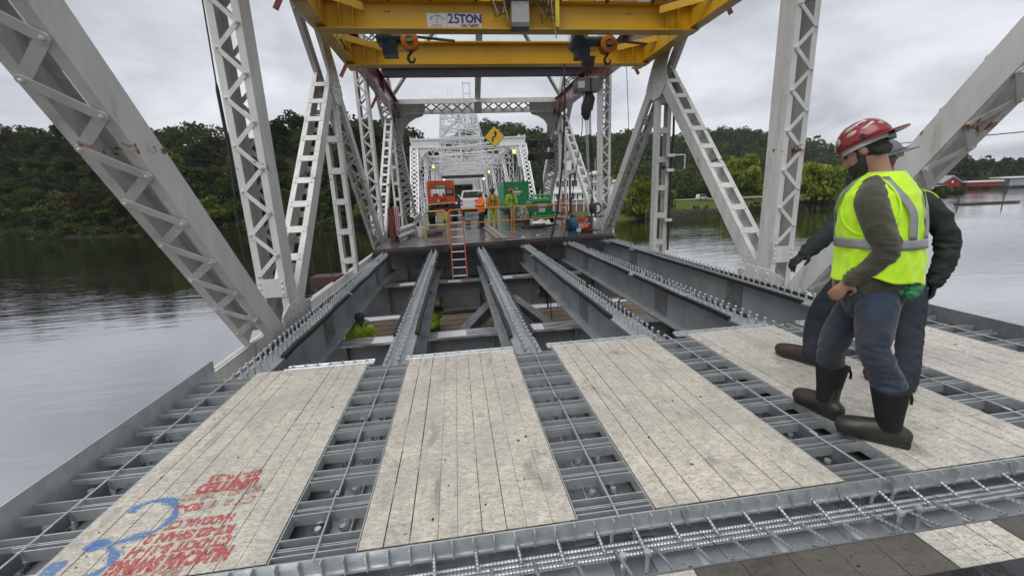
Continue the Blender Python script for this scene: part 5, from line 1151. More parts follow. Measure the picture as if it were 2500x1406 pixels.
ld = thing('ladder', 'red ladder with metal rungs leaning from the floor beam up past the deck edge', 'ladder', (0, 11.7, -.8))
for x in (-.21, .20): MB().bar((x,11.72,-.815), (x,13.55,1.02), .035, .08, (0,-.7,.7)).build('side_rail', m_ladder, ld)
for i in range(9): t = (i+.5)/9; MB().cyl((-.21,11.72+1.83*t,-.815+1.835*t), (.20,11.72+1.83*t,-.815+1.835*t), .017, 7).build('rung', m_alu, ld)
for x in (-.21, .20): MB().box((x,13.0,.47), (.05,.05,.07)).build('rail_sleeve', m_alu, ld)
# scissor lift
sl = thing('scissor_lift', 'orange scissor lift with green sign parked at the left of the old deck', 'lift', (-.8, 26, 0))
x0, x1, yf, yb = -1.55, .03, 24.6, 27.2
MB().bb(x0+.28, x1-.28, yf+.15, yb, .42, .85).build('chassis', m_oranged, sl)
for x, s in ((x0+.15, 1), (x1-.15, -1)):
    MB().bb(x-.16, x+.14, yf+.25, yb-.2, .55, 1.0).build('side_tray', m_oranged, sl)
    for y in (yf+.25, yb-.5):
        w = MB().lathe([(.18,-.14),(.36,-.15),(.41,-.09),(.41,.09),(.36,.15),(.18,.14)], (x-s*.04, y, .41), (1,0,0), 18).build('wheel', m_tyre, sl); MB().cyl((x-s*.04-.16,y,.41), (x-s*.04+.16,y,.41), .17, 12).build('rim', m_pale, w)
        for k in range(14): a = k*2*pi/14; MB().box((x-s*.04, y+cos(a)*.41, .41+sin(a)*.41), (.22,.05,.05), MX.Rotation(a, 3, 'X')).build('tread_lug', m_tyre, w)
for i in range(5):
    MB().bb(-1.15, -.4, yf+.2, yb-.1, .84+i*.055, .875+i*.055).build('scissor_arm', m_rustst if i % 2 else m_dark, sl)
MB().bb(-1.10, -.42, yf-.02, yf+.2, .18, .50).build('step', m_railing2, sl); MB().bb(-1.12, -.40, yf-.03, yf+.19, .51, .57).build('step_top', m_pale, sl)
for z in (.62, .72, .95): MB().bb(-.9, -.62, yf+.02, yf+.14, z, z+.05).build('scissor_pin_block', m_wood, sl)
pl = MB().bb(x0+.02, x1-.0, yf-.1, yb+.1, 1.08, 1.14).build('platform_deck', m_gred, sl)
MB().prism([(x0+.02,1.12),(x1,1.12),(x1-.0,1.5),(x0+.02,1.5)], (0,yf-.11,0), (1,0,0), (0,0,1), (0,.03,0)).build('toe_panel', m_orange, sl)
MB().prism([(x0+.1,1.9),(x1-.06,1.9),(x1-.08,2.24),(x1-.2,2.36),(x0+.28,2.36),(x0+.12,2.24)], (0,yf-.11,0), (1,0,0), (0,0,1), (0,.03,0)).build('top_panel', m_orange, sl)
MB().bar((x0-.02,yf-.12,1.06), (x1+.02,yf-.12,1.12), .05, .05).build('platform_edge', m_pale, sl)
for y in (yf-.08, yb+.08):
    rtube([(x0+.05,y,1.12),(x0+.05,y,2.34),(x1-.03,y,2.34),(x1-.03,y,1.12)], .03, 8, .15).build('guard_rail', m_orange, sl)
for x in (x0+.05, x1-.03):
    for z in (1.75, 2.33): MB().tube([(x,yf,z), (x,yb,z)], .025, 6).build('side_guard_rail', m_orange, sl)
    for y in (yf+.9, yf+1.8): MB().tube([(x,y,1.12), (x,y,2.33)], .025, 6).build('guard_post', m_orange, sl)
sg = MB().bb(-1.14, -.46, yf-.135, yf-.112, 1.93, 2.13).build('sign_board', m_green, sl)
def ff(x, z, y): return MX(((1,0,0,x),(0,0,-1,y),(0,1,0,z),(0,0,0,1)))
text_mesh('SUNBELT', .115, m_inkw, ff(-.72, 2.03, yf-.137), 'lettering', sg, .006)
def ring(x, z, y, r, parent, m=None): MB().tube([(x+cos(a)*r, y, z+sin(a)*r) for a in [2*pi*k/12 for k in range(13)]], r*.35, 5, cap=False).build('flower_emblem', m or m_inky, parent)
ring(-1.02, 2.03, yf-.137, .045, sg)
text_mesh('JLG', .22, m_inkk, ff(-.66, 1.30, yf-.113), 'lettering', sl, .008, .001, shear=.3); MB().bb(-.98,-.88, yf-.114, yf-.111, 1.18, 1.32).build('decal', m_inkw, sl)
MB().bb(-.42, -.12, yf+.1, yf+.3, 1.65, 1.85).build('control_console', m_grey, sl)
for x, m_ in ((-1.15,m_inkr), (-1.0,m_inkb), (-.85,m_pale), (-.62,m_inkr)): MB().ellipsoid((x,yf+.25,1.55), (.07,.07,.14), None, 8, 6).build('stored_bottle', m_, sl)
# pickup
pk = thing('pickup_truck', 'white pickup truck seen from behind on the old deck', 'pickup', (1.35, 32, 0))
px0, px1, py = .38, 2.34, 30.2; pc = (px0+px1)/2
body = MB(); body.prism([(px0,.62),(px0+.03,1.16),(px0+.06,1.20),(px1-.06,1.20),(px1-.03,1.16),(px1,.62)], (0,py,0), (1,0,0), (0,0,1), (0,5.4,0)); body.build('body', m_carw, pk)
cb_ = MB(); prof = [(px0+.06,1.20),(px0+.24,1.82),(px1-.24,1.82),(px1-.06,1.20)]; cb_.prism(prof, (0,py+1.9,0), (1,0,0), (0,0,1), (0,2.0,0)).build('cab', m_carw, pk)
MB().prism([(px0+.20,1.26),(px0+.31,1.72),(px1-.31,1.72),(px1-.20,1.26)], (0,py+1.885,0), (1,0,0), (0,0,1), (0,.02,0)).build('rear_window', m_glass, pk)
tg = MB().bb(px0+.17, px1-.17, py-.03, py, .70, 1.18).build('tailgate', m_carw, pk)
MB().bb(px0+.2, px1-.2, py-.036, py-.03, .90, .915).bb(px0+.2, px1-.2, py-.036, py-.03, 1.03, 1.04).build('tailgate_crease', m_grey, tg); MB().bb(pc+.06, pc+.28, py-.04, py-.03, 1.05, 1.13).build('tailgate_handle', m_black, tg); MB().cyl((pc+.17,py-.03,.95), (pc+.17,py-.045,.95), .09, 12).build('badge', m_black, tg)
text_mesh('F-150', .07, m_inkk, ff(px0+.38, .93, py-.033), 'lettering', tg)
for x in (px0+.09, px1-.09): l = MB().bb(x-.075, x+.075, py-.03, py+.08, .78, 1.16).build('tail_lamp', m_inkr, pk); MB().bb(x-.07, x+.07, py-.035, py-.03, .9, 1.0).build('reverse_lens', m_plate, l)
MB().bb(px0+.05, px1-.05, py-.14, py+.02, .50, .62).build('bumper', m_grey, pk); MB().bb(px0+.1, px1-.1, py-.05, py+1.0, .30, .50).build('undertray', m_black, pk); MB().bb(pc-.06, pc+.06, py-.22, py, .40, .50).build('tow_hitch', m_black, pk)
for x in (px0+.14, px1-.14):
    for y in (py+1.05, py+4.4): w = MB().lathe([(.2,-.12),(.35,-.13),(.39,-.08),(.39,.08),(.35,.13),(.2,.12)], (x,y,.39), (1,0,0), 18).build('wheel', m_tyre, pk); MB().cyl((x-.135,y,.39), (x+.135,y,.39), .2, 12).build('rim', m_alu, w)
for s, x in ((-1, px0), (1, px1)): MB().box((x+s*.14, py+3.4, 1.32), (.22,.08,.22)).build('mirror', m_black, pk)
# dark car behind the lift, door open
dc = thing('dark_car', 'dark car with its door ajar half hidden behind the orange lift', 'car', (-.3, 32.5, 0))
MB().prism([(-.95,.35),(-.98,.95),(-.75,1.58),(.02,1.58),(.22,.95),(.2,.35)], (0,31.5,0), (1,0,0), (0,0,1), (0,4.2,0)).build('body', m_black, dc); MB().prism([(-.85,1.0),(-.68,1.5),(-.05,1.5),(.1,1.0)], (0,31.48,0), (1,0,0), (0,0,1), (0,.02,0)).build('rear_window', m_glass, dc)
MB().prism([(0,.45),(.42,.45),(.42,1.02),(.1,1.5),(0,1.5)], (.22,31.6,0), (.8,-.3,0), (0,0,1), (.02,.04,0)).build('door', m_glass, dc); MB().tube([(.24,31.55,1.5),(.32,31.5,1.45),(.58,31.42,1.02)], .025, 6).build('door_frame', m_carw, dc)
MB().bb(-.9, .1, 31.44, 31.5, .5, .62).build('bumper', m_gred, dc)
for x in (-.85, .1): MB().cyl((x-.1,32.2,.33), (x+.1,32.2,.33), .33, 14).build('wheel', m_tyre, dc)
MB().bb(.0, .18, 31.42, 31.46, .86, 1.02).build('number_plate', m_plate, dc)
# green container
gc = thing('green_container', 'tall green steel generator container behind the workers', 'container', (4.3, 31, 0))
MB().bb(3.55, 5.28, 30, 33.4, .34, 2.26).build('box_body', m_green, gc); MB().bb(3.48, 3.56, 30.3, 33.3, .5, 2.2).build('side_louvre', m_greenl, gc)
for i in range(7): MB().bb(3.45, 3.49, 30.5, 33.0, .65+i*.21, .75+i*.21).build('louvre_blade', m_greenl, gc)
for x in (3.55, 5.26): MB().bb(x-.03, x+.03, 29.97, 30.03, .34, 2.26).build('corner_post', m_green, gc)
MB().bb(5.0, 5.02, 29.985, 30.0, .6, 1.6).build('door_seam', m_gred, gc); MB().bb(4.99,5.2,29.98,30.0,.42,.52).build('data_plate', m_grey, gc); MB().bb(3.72, 3.82, 29.985, 30.0, 1.98, 2.06).build('warning_decal', m_inkr, gc)
text_mesh('SUNBELT', .16, m_inkw, ff(4.46, 1.55, 29.985), 'lettering', gc, .008); text_mesh('RENTALS', .09, m_inkw, ff(4.46, 1.38, 29.985), 'lettering', gc, .003); ring(4.42, 1.78, 29.985, .075, gc)
MB().bb(3.5, 5.3, 30.1, 33.3, .1, .34).build('skid', m_dark, gc)
# compressor trailer
ct = thing('compressor_trailer', 'green towable compressor with round red tail lamps behind the barrier', 'trailer', (4.05, 20, 0))
ty = 19.5
MB().prism([(3.52,.40),(3.56,1.0),(3.66,1.10),(4.44,1.10),(4.54,1.0),(4.58,.40)], (0,ty,0), (1,0,0), (0,0,1), (0,1.7,0)).build('body', m_green, ct)
rtube([(3.62,ty+.12,1.08),(3.62,ty+.12,1.36),(4.48,ty+.12,1.36),(4.48,ty+.12,1.08)], .05, 8, .12).build('lift_frame', m_greenl, ct); MB().bb(3.6, 4.5, ty+.05, ty+.9, 1.10, 1.20).build('top_cover', m_greenl, ct); MB().bb(3.85, 4.2, ty+.06, ty+.1, 1.12, 1.24).build('top_label', m_inky, ct)
for x in (3.70, 4.40): MB().cyl((x,ty-.02,.86), (x,ty+.01,.86), .085, 16).build('tail_lamp', m_inkr, ct)
p_ = MB().bb(3.84, 4.26, ty-.02, ty, .84, .97).build('name_plate', m_plate, ct); text_mesh('SUNBELT', .1, m_green, ff(4.05, .905, ty-.022), 'lettering', p_, .004); MB().bb(3.89, 4.2, ty-.02, ty, .60, .76).build('licence_plate', m_plate, ct); text_mesh('48-2619', .09, m_inkk, ff(4.045, .68, ty-.022), 'lettering', ct, .003); MB().bb(3.66, 3.76, ty-.02, ty, .5, .58).build('decal', m_grey, ct)
MB().bb(3.48, 4.62, ty-.03, ty+.04, .36, .44).build('bumper', m_greenl, ct); MB().bb(3.6, 4.5, ty+.1, ty+1.6, .28, .38).build('axle_frame', m_dark, ct)
for x in (3.45, 4.65): w = MB().lathe([(.15,-.09),(.29,-.1),(.32,-.06),(.32,.06),(.29,.1),(.15,.09)], (x,ty+.8,.32), (1,0,0), 16).build('wheel', m_tyre, ct); MB().cyl((x-.1,ty+.8,.32), (x+.1,ty+.8,.32), .15, 10).build('rim', m_pale, w)
for x in (3.7, 4.4): MB().cyl((x,ty+.05,.0), (x,ty+.05,.36), .025, 6).build('prop_stand', m_dark, ct)
# welding set and tangle left of the compressor
ws = thing('welding_set', 'grey welding set with tangled tan leads beside the compressor', 'welding set', (3.0, 20, 0))
MB().bb(2.62, 2.98, 19.6, 20.2, .25, .92).build('case', m_gred, ws); MB().bb(3.12, 3.42, 19.5, 20.0, .3, .62).build('small_case', m_gred, ws); MB().bb(2.6, 3.45, 19.5, 20.2, .1, .22).build('trolley_base', m_dark, ws)
for x in (2.7, 3.35):
    for y in (19.55, 20.15): MB().cyl((x-.04,y,.1), (x+.04,y,.1), .1, 10).build('wheel', m_tyre, ws)
rw_ = random.Random(6)
for i in range(9):
    q = [(2.85+rw_.uniform(0,.55), 19.45+rw_.uniform(-.06,.06), z) for z in (.95, .8, .5, .35, .6, .85)]; MB().tube(q, .014, 5).build('lead', m_rope if i % 2 else m_pale, ws)
hc = thing('hose_coil', 'black hoses coiled loosely on the wet deck under the compressor', 'hose', (3.6, 17.6, 0))
for i in range(9):
    cx, cy, r = 3.2+rw_.uniform(-.35,.8), 17.6+rw_.uniform(-.25,.45), rw_.uniform(.25,.5); MB().tube([(cx+cos(a)*r*1.3, cy+sin(a)*r*.7, .03+.015*i+.01*sin(a*3+i)) for a in [2*pi*k/22 for k in range(22)]], .016, 5).build('hose_loop', m_cable, hc)
sheet('plastic_sheet', 'crumpled pale plastic sheet heaped under the compressor', 'sheet', 3.85, 18.6, .01, .55, .35, .34, m_tarp, 14)
# light tower
lt = thing('light_tower', 'black telescopic mast with four floodlights behind the compressor', 'light tower', (5.0, 24, 0))
MB().cyl((5.0,24,0), (5.0,24,2.4), .075, 10).build('mast_section', m_black, lt); MB().cyl((5.0,24,2.4), (5.0,24,4.45), .05, 10).build('mast_section', m_black, lt); MB().tube([(5.0,24,4.4),(5.04,24,4.55),(5.16,24,4.53)], .035, 6).build('mast_hook', m_black, lt)
for z in (3.35, 4.05): MB().bar((4.4,24,z), (5.7,24,z), .05, .05).build('cross_arm', m_black, lt)
MB().bb(4.75, 5.25, 23.8, 24.4, 0, .5).build('base_box', m_gred, lt)
for (x, z) in ((4.5,4.12), (4.5,3.42), (5.42,4.12), (5.44,3.46)):
    o = V((x, 23.85, z)); q = [(-.28,-.2),(.28,-.2),(.28,.2),(-.28,.2)]; f = MB().prism(q, o, (1,0,0), (0,-.3,.95), (0,.05,.02)).build('floodlight', m_black, lt)
    MB().prism([(-.16,-.1),(.16,-.1),(.16,.1),(-.16,.1)], o+V((0,.05,.02)), (1,0,0), (0,-.3,.95), (0,.28,.1)).build('lamp_housing', m_black, f); MB().prism([(-.24,-.16),(.24,-.16),(.24,.16),(-.24,.16)], o-V((0,.006,.002)), (1,0,0), (0,-.3,.95), (0,.005,.002)).build('lens', m_glass, f)
# crash barrier pieces left
def wbeam(p0, p1, h, lab):
    t = thing('crash_barrier', lab, 'crash barrier', p0, 'W-beam pieces at the left'); p0, p1 = V(p0), V(p1); a = (p1-p0).normalized(); s = a.cross(V((0,0,1))).normalized()
    pr = [(0,.0),(.03,.02),(.075,.08),(.075,.12),(.01,.20),(.01,.24),(.075,.32),(.075,.36),(.03,.42),(0,.44)]; th = .006
    MB().prism(pr+[(x-th, z) for x, z in reversed(pr)], p0+V((0,0,h)), s, (0,0,1), p1-p0).build('w_beam', m_galv, t)
    for k in (.15, .85): q = p0.lerp(p1, k)-s*.09; MB().bar(q, q+V((0,0,h+.42)), .10, .14, (1,0,0)).build('post', m_rustst, t)
wbeam((-2.12,15.1,0), (-1.78,17.6,0), .06, 'short twisted galvanised crash barrier piece at the left deck corner'); wbeam((-1.85,18.4,0), (-2.0,24,0), .25, 'longer galvanised crash barrier along the left behind the bucket')
wbeam((4.88,15.4,0), (4.75,26,0), .12, 'galvanised crash barrier along the right behind the blue blower')
rb_ = thing('striped_marker', 'red and white striped marker board on a red post at the left deck corner', 'marker', (-2.5, 15.2, 0))
MB().bb(-2.36, -2.22, 15.15, 15.3, -.1, 1.2).build('red_post', m_red, rb_); MB().bb(-2.19, -2.00, 15.3, 15.34, .25, 1.24).build('board', m_plate, rb_)
for i in range(3): MB().bb(-2.18+i*.065, -2.15+i*.065, 15.29, 15.30, .26, 1.23).build('red_stripe', m_inkr, rb_)
bk = thing('bucket', 'dirty white plastic bucket near the left barrier', 'bucket', (-1.42, 16.9, 0)); MB().lathe([(.14,0),(.17,.36),(.18,.37),(.16,.37)], (-1.42,16.9,.004), (0,0,1), 16).build('pail', m_pale, bk); rtube([(-1.59,16.9,.36),(-1.55,16.9,.1),(-1.29,16.9,.1),(-1.25,16.9,.36)], .006, 5, .08).build('handle', m_dark, bk)
for i, (x, y, l, rz, lab) in enumerate(((-1.05,16.6,.3,.1,'short dark timber block beside the bucket'), (-.82,17.0,.55,.9,'longer dark timber block lying aslant by the barrier'), (-.9,19.0,1.6,.06,'long pale timber lying behind the barrier'))):
    inst('timber_block', MB().bb(-l/2, l/2, -.08, .08, .004, .15 if i < 2 else .08).mesh('block', m_woodd if i < 2 else m_wood), T(x, y, 0, rz), None, lab, 'timber')
dl = thing('wheeled_dolly', 'low dark wheeled dolly left of the worker in orange', 'dolly', (.75, 21, 0)); MB().bb(.42, 1.15, 20.8, 21.5, .30, .34).build('dolly_deck', m_gred, dl)
for x in (.48, 1.08): MB().bar((x,20.85,.3), (x,20.85,.08), .04, .04, (1,0,0)).build('leg', m_dark, dl); MB().cyl((x-.02,20.85,.07), (x+.02,20.85,.07), .07, 10).build('wheel', m_tyre, dl)
MB().box((.6,20.9,.15), (.2,.2,.2)).build('tool_box', m_black, dl)
# blower
bw = thing('blower', 'blue drum blower with black mouth at the right deck edge', 'blower', (4.15, 14.6, 0))
MB().lathe([(.22,0),(.26,.02),(.27,.12),(.26,.24),(.2,.27)], (4.00,14.55,.32), (1,.12,.0), 20).build('drum', m_blue, bw); MB().lathe([(.20,-.03),(.23,-.03),(.24,.03),(.20,.03)], (3.97,14.55,.32), (1,.12,0), 20).build('mouth', m_black, bw); MB().bb(3.98, 4.3, 14.35, 14.75, .004, .12).build('foot', m_blue, bw); MB().bb(4.2, 4.36, 14.32, 14.4, .1, .22).build('label', m_plate, bw); rtube([(4.05,14.5,.56),(4.05,14.5,.66),(4.22,14.52,.66),(4.22,14.52,.56)], .016, 6, .04).build('handle', m_black, bw)
wn = thing('winch', 'orange hand winch with black cable right of the blower', 'winch', (4.6, 14.7, 0)); MB().cyl((4.45,14.7,.16), (4.72,14.7,.22), .09, 12).build('drum', m_orange, wn); MB().bb(4.5, 4.9, 14.6, 14.9, .004, .1).build('base', m_rustst, wn); MB().tube([(4.6,14.6,.2),(4.9,14.5,.12),(5.1,14.7,.05)], .02, 6).build('cable', m_cable, wn); MB().lathe([(.03,0),(.12,.01),(.12,.03),(.03,.04)], (4.42,14.9,.48), (.3,-1,0), 14).lathe([(.03,0),(.12,.01),(.12,.03),(.03,.04)], (4.62,14.9,.48), (.3,-1,0), 14).build('reel', m_orange, wn)
rk = thing('red_stand', 'red tubular stand with black fittings behind the right barrier', 'stand', (5.0, 19, 0))
for x, y in ((4.85,19), (5.02,19.3), (5.25,19), (5.45,19.4)): MB().cyl((x,y,0), (x,y,1.15), .03, 8).build('upright', m_ladder, rk)
for z in (.55, .85, 1.12): MB().bar((4.85,19,z), (5.45,19.2,z), .04, .04).build('cross_rail', m_dark if z < 1 else m_ladder, rk)
fm = rtube([(5.05,18.2,0), (5.05,18.2,2.2), (5.28,18.2,2.25), (5.28,18.2,1.9)], .045, 6, .04).build('davit_frame', m_black, label='slim black davit post behind the red stand', cat='davit')
rp2 = thing('red_bracket_post', 'red post with a bracing foot at the right deck corner', 'post', (5.1, 15.5, 0)); MB().cyl((5.15,15.5,0), (5.15,15.5,1.2), .04, 8).build('post', m_ladder, rp2); MB().prism([(0,0),(.3,0),(0,.35)], (5.15,15.5,.004), (-1,0,0), (0,0,1), (0,.04,0)).build('foot', m_ladder, rp2); MB().bar((4.8,15.5,.52), (5.6,15.5,.52), .05, .05).build('arm', m_dark, rp2); MB().bb(5.26, 5.34, 15.5, 15.56, .5, 1.0).build('timber', m_woodd, rp2)
wl = thing('spare_wheel', 'small wheel with pale rim mounted at the right truss', 'wheel', (5.45, 16, .8)); MB().lathe([(.08,-.07),(.2,-.08),(.23,-.04),(.23,.04),(.2,.08),(.08,.07)], (5.5,16,.80), (.25,-1,0), 18).build('tyre', m_tyre, wl); MB().cyl((5.48,15.93,.8), (5.47,15.90,.8), .16, 14).build('rim', m_plate, wl); MB().bar((5.5,16.05,.8), (5.85,16.3,.8), .06, .06).build('stub_axle', m_dark, wl)
by = thing('orange_markers', 'pair of round orange markers hanging from the right safety wire', 'marker', (6.5, 17.5, 1.9))
for x, y in ((6.5,17.85), (6.5,17.2)): MB().lathe([(.04,0),(.12,.015),(.12,.04),(.04,.055)], (x,y,1.92), (-.35,-1,.1), 14).build('disc', m_spark, by); MB().tube([(x,y,1.95),(x,y+.05,2.1),(x,y,2.28)], .012, 5).build('strap', m_cable, by)
for i, (x, y, z) in enumerate(((2.3,14.5,.0), (2.9,14.8,0), (1.0,14.3,0))): sheet('paper_scrap', 'small pale scrap lying on the wet deck, '+('left' if i == 2 else 'middle' if i == 0 else 'right')+' of the three', 'scrap', x, y, .008, .07, .05, .03, m_plate, 20+i, 5)
# ------------------------------------------------------------------ people
m_skin = mat('skin', (.42,.235,.165), .5, col2=(.36,.19,.13), scale=14, bump=.05, bscale=120)
m_skind = mat('skin_dark', (.16,.085,.055), .5, col2=(.13,.07,.045), scale=14)
m_hair = mat('black_hair', (.012,.010,.009), .6, col2=(.02,.017,.014), scale=80, bump=.5, bscale=160)
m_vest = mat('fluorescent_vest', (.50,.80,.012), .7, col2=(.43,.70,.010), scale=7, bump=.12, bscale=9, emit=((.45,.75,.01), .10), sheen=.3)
m_refl = mat('reflective_tape', (.33,.34,.35), .35, .4, col2=(.26,.27,.28), scale=9)
m_olive = mat('olive_knit', (.062,.060,.038), .9, col2=(.050,.049,.031), scale=9, bump=.5, bscale=160, sheen=.3)
m_jean = mat('wet_jeans', (.024,.040,.074), .85, col2=(.012,.018,.032), scale=6, bump=.3, bscale=30, spots=((.040,.038,.032), 4, .47, .66), sheen=.2)
m_jean2 = mat('dusty_jeans', (.034,.042,.058), .85, col2=(.020,.024,.034), scale=6, bump=.3, bscale=30)
m_boot = mat('rubber_boot', (.035,.032,.025), .45, col2=(.022,.020,.016), scale=9, bump=.2, bscale=18)
m_neop = mat('black_neoprene', (.006,.006,.006), .8)
m_jack = mat('dark_green_jacket', (.010,.024,.018), .8, col2=(.006,.015,.011), scale=6, bump=.3, bscale=14)
m_hred = mat('red_hard_hat', (.26,.016,.022), .3, col2=(.20,.012,.016), scale=5, coat=.3, spots=((.36,.20,.18), 9, .62, .72))
m_glove = mat('black_glove', (.010,.010,.010), .7, bump=.3, bscale=60)
m_shoe = mat('brown_leather_shoe', (.055,.028,.018), .5, col2=(.035,.018,.012), scale=9)
m_rain = mat('yellow_rain_jacket', (.50,.30,.04), .5, col2=(.42,.24,.03), scale=6, bump=.3, bscale=9)
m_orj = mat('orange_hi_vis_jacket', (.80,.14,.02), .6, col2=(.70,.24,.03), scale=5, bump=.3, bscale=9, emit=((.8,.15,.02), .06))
m_lime = mat('lime_work_jacket', (.36,.52,.03), .7, col2=(.26,.38,.03), scale=7, bump=.3, bscale=12)
m_dpant = mat('dark_trousers', (.018,.020,.026), .85)
m_hoodg = mat('grey_hood', (.36,.36,.36), .9, col2=(.28,.28,.28), scale=9)
m_bagg = mat('green_plastic_bag', (.02,.22,.075), .25, col2=(.015,.16,.05), scale=14, bump=.6, bscale=20)
def dens(pts, rads, k=4):
    P = [V(p) for p in pts]; Rr = [V((r[0], r[1], 0)) if isinstance(r, (tuple, list)) else V((r, r, 0)) for r in rads]; A, B = [], []
    def cr(L, i, t):
        p0, p1, p2, p3 = L[max(i-1,0)], L[i], L[i+1], L[min(i+2, len(L)-1)]; return .5*((2*p1)+(p2-p0)*t+(2*p0-5*p1+4*p2-p3)*t*t+(3*p1-p0-3*p2+p3)*t**3)
    for i in range(len(P)-1):
        for q in range(k): A.append(cr(P, i, q/k)); B.append(cr(Rr, i, q/k))
    A.append(P[-1]); B.append(Rr[-1]); return A, B
def limb(mb, pts, rads, ref=(1,0,0), n=14, k=4, round_end=True):
    """closed tapering tube with elliptical sections; first radius along ref"""
    A, B = dens(pts, rads, k); ref = V(ref)
    if round_end:
        for s, e in ((0, 1), (-1, -2)):
            d = (A[s]-A[e]).normalized(); r = min(B[s].x, B[s].y)
            ex = [(A[s]+d*r*.5, B[s]*.82), (A[s]+d*r*.85, B[s]*.42)]
            if s == 0: A = [ex[1][0], ex[0][0]]+A; B = [ex[1][1], ex[0][1]]+B
            else: A += [ex[0][0], ex[1][0]]; B += [ex[0][1], ex[1][1]]
    m = len(A); vs = []
    for i in range(m):
        a = (A[min(i+1, m-1)]-A[max(i-1, 0)]).normalized(); e = ref-a*ref.dot(a); e.normalize(); g = a.cross(e)
        vs += [A[i]+e*cos(2*pi*q/n)*B[i].x+g*sin(2*pi*q/n)*B[i].y for q in range(n)]
    fs = [(i*n+q, i*n+(q+1) % n, (i+1)*n+(q+1) % n, (i+1)*n+q) for i in range(m-1) for q in range(n)]+[tuple(range(n-1, -1, -1)), tuple(range((m-1)*n, m*n))]
    mb.add(vs, fs); return mb
def fuse(name, mb, mt, parent, vox=.012, it=8, wr=0., wsc=8., seed=0, M=None, bunch=()):
    """melt overlapping closed shapes into one continuous skin"""
    me = mb.mesh('tmp', mt, 0); ob = bpy.data.objects.new('tmp', me); COL.objects.link(ob)
    r = ob.modifiers.new('r', 'REMESH'); r.mode = 'VOXEL'; r.voxel_size = vox; s = ob.modifiers.new('s', 'SMOOTH'); s.iterations = it; s.factor = .5
    dg = bpy.context.evaluated_depsgraph_get(); out = bpy.data.meshes.new_from_object(ob.evaluated_get(dg)); bpy.data.objects.remove(ob); out.name = name
    out.materials.clear(); out.materials.append(mt)
    if wr:
        nn = [v.normal.copy() for v in out.vertices]
        for v, n_ in zip(out.vertices, nn):
            p = v.co*wsc; q_ = p.z*.62+(p.x+p.y)*.75; r_ = (p.x-p.y)*.5-p.z*.25; d = 1.0-2.6*abs(MN.noise(V((q_+seed, r_, p.z*.3))))+.5*MN.noise(V((p.x*1.3, p.y*1.3+seed, p.z*1.3))); 
            for (bx, by, bz, br, bf, ba) in bunch:
                e_ = math.exp(-((v.co-V((bx,by,bz))).length/br)**2); d += ba*e_*(1-2*abs(MN.noise(V((v.co.x*9+seed, v.co.y*9, v.co.z*bf)))*1.6))
            v.co += n_*(d-.35)*wr
    out.polygons.foreach_set('use_smooth', [True]*len(out.polygons)); out.update(); return inst(name, out, M, parent)
def hand(mb, wrist, d, nrm, s=1.0, curl=.5, thumb=1, point=False):
    """palm, four unequal bent fingers and a thumb leaving the side of the palm"""
    w, d, nrm = V(wrist), V(d).normalized(), V(nrm).normalized(); sd_ = d.cross(nrm).normalized()
    limb(mb, [w-d*.02, w+d*.03*s, w+d*.085*s], [(.026*s,.018*s), (.036*s,.016*s), (.040*s,.014*s)], sd_, 10, 3)
    for i, L in enumerate((.070, .078, .073, .057)):
        b = w+d*.085*s+sd_*(i-1.5)*.021*s*thumb*-1; cu = curl if not (point and i == 0) else .03
        if point and i: cu = 1.25
        q = [b]; dd = d.copy()
        for k in range(3):
            dd = (dd*cos(cu*.55)+nrm*sin(cu*.55)).normalized(); dd = dd; q.append(q[-1]+dd*L*s*(.45,.33,.25)[k])
        limb(mb, q, [.0105*s, .0100*s, .0090*s, .0075*s], sd_, 8, 2)
    b = w+d*.025*s+sd_*.034*s*thumb; limb(mb, [b, b+(d*.6+sd_*thumb*.8+nrm*.3).normalized()*.035*s, b+(d*.9+sd_*thumb*.35+nrm*.5).normalized()*.068*s], [.0135*s, .012*s, .009*s], nrm, 8, 2)
def head_mats(c, fwd, up):
    f = V(fwd).normalized(); l = V(up).cross(f).normalized(); u = f.cross(l); return MX(((f.x,l.x,u.x,c[0]),(f.y,l.y,u.y,c[1]),(f.z,l.z,u.z,c[2]),(0,0,0,1)))
def head_shape(mb, H, s=1.0):
    R3 = H.to_3x3(); A = lambda p: H @ (V(p)*s)
    mb.ellipsoid(A((-.012,0,.025)), (.098*s,.076*s,.098*s), R3, 18, 12); mb.ellipsoid(A((.022,0,-.03)), (.072*s,.062*s,.085*s), R3, 16, 10); mb.ellipsoid(A((.045,0,-.085)), (.045*s,.046*s,.035*s), R3, 12, 8)
    limb(mb, [A((.085,0,.012)), A((.100,0,-.012)), A((.104,0,-.033)), A((.088,0,-.040))], [.010*s,.012*s,.015*s,.012*s], R3 @ V((0,1,0)), 8, 2)      # nose
    limb(mb, [A((.080,-.034,.030)), A((.092,0,.030)), A((.080,.034,.030))], [.010*s,.012*s,.010*s], R3 @ V((0,0,1)), 8, 2)                              # brow
    limb(mb, [A((.078,-.022,-.066)), A((.090,0,-.066)), A((.078,.022,-.066))], [.008*s,.011*s,.008*s], R3 @ V((0,0,1)), 8, 2)                           # lips
    for sy in (-1, 1): mb.ellipsoid(A((-.008,.078*sy,-.010)), (.020*s,.010*s,.033*s), R3, 10, 7)
    return mb
def eyes(H, parent, s=1.0):
    for sy in (-1, 1): MB().ellipsoid(H @ (V((.078,.031*sy,.010))*s), (.011*s,.013*s,.010*s), H.to_3x3(), 8, 6).build('eye', m_black, parent)
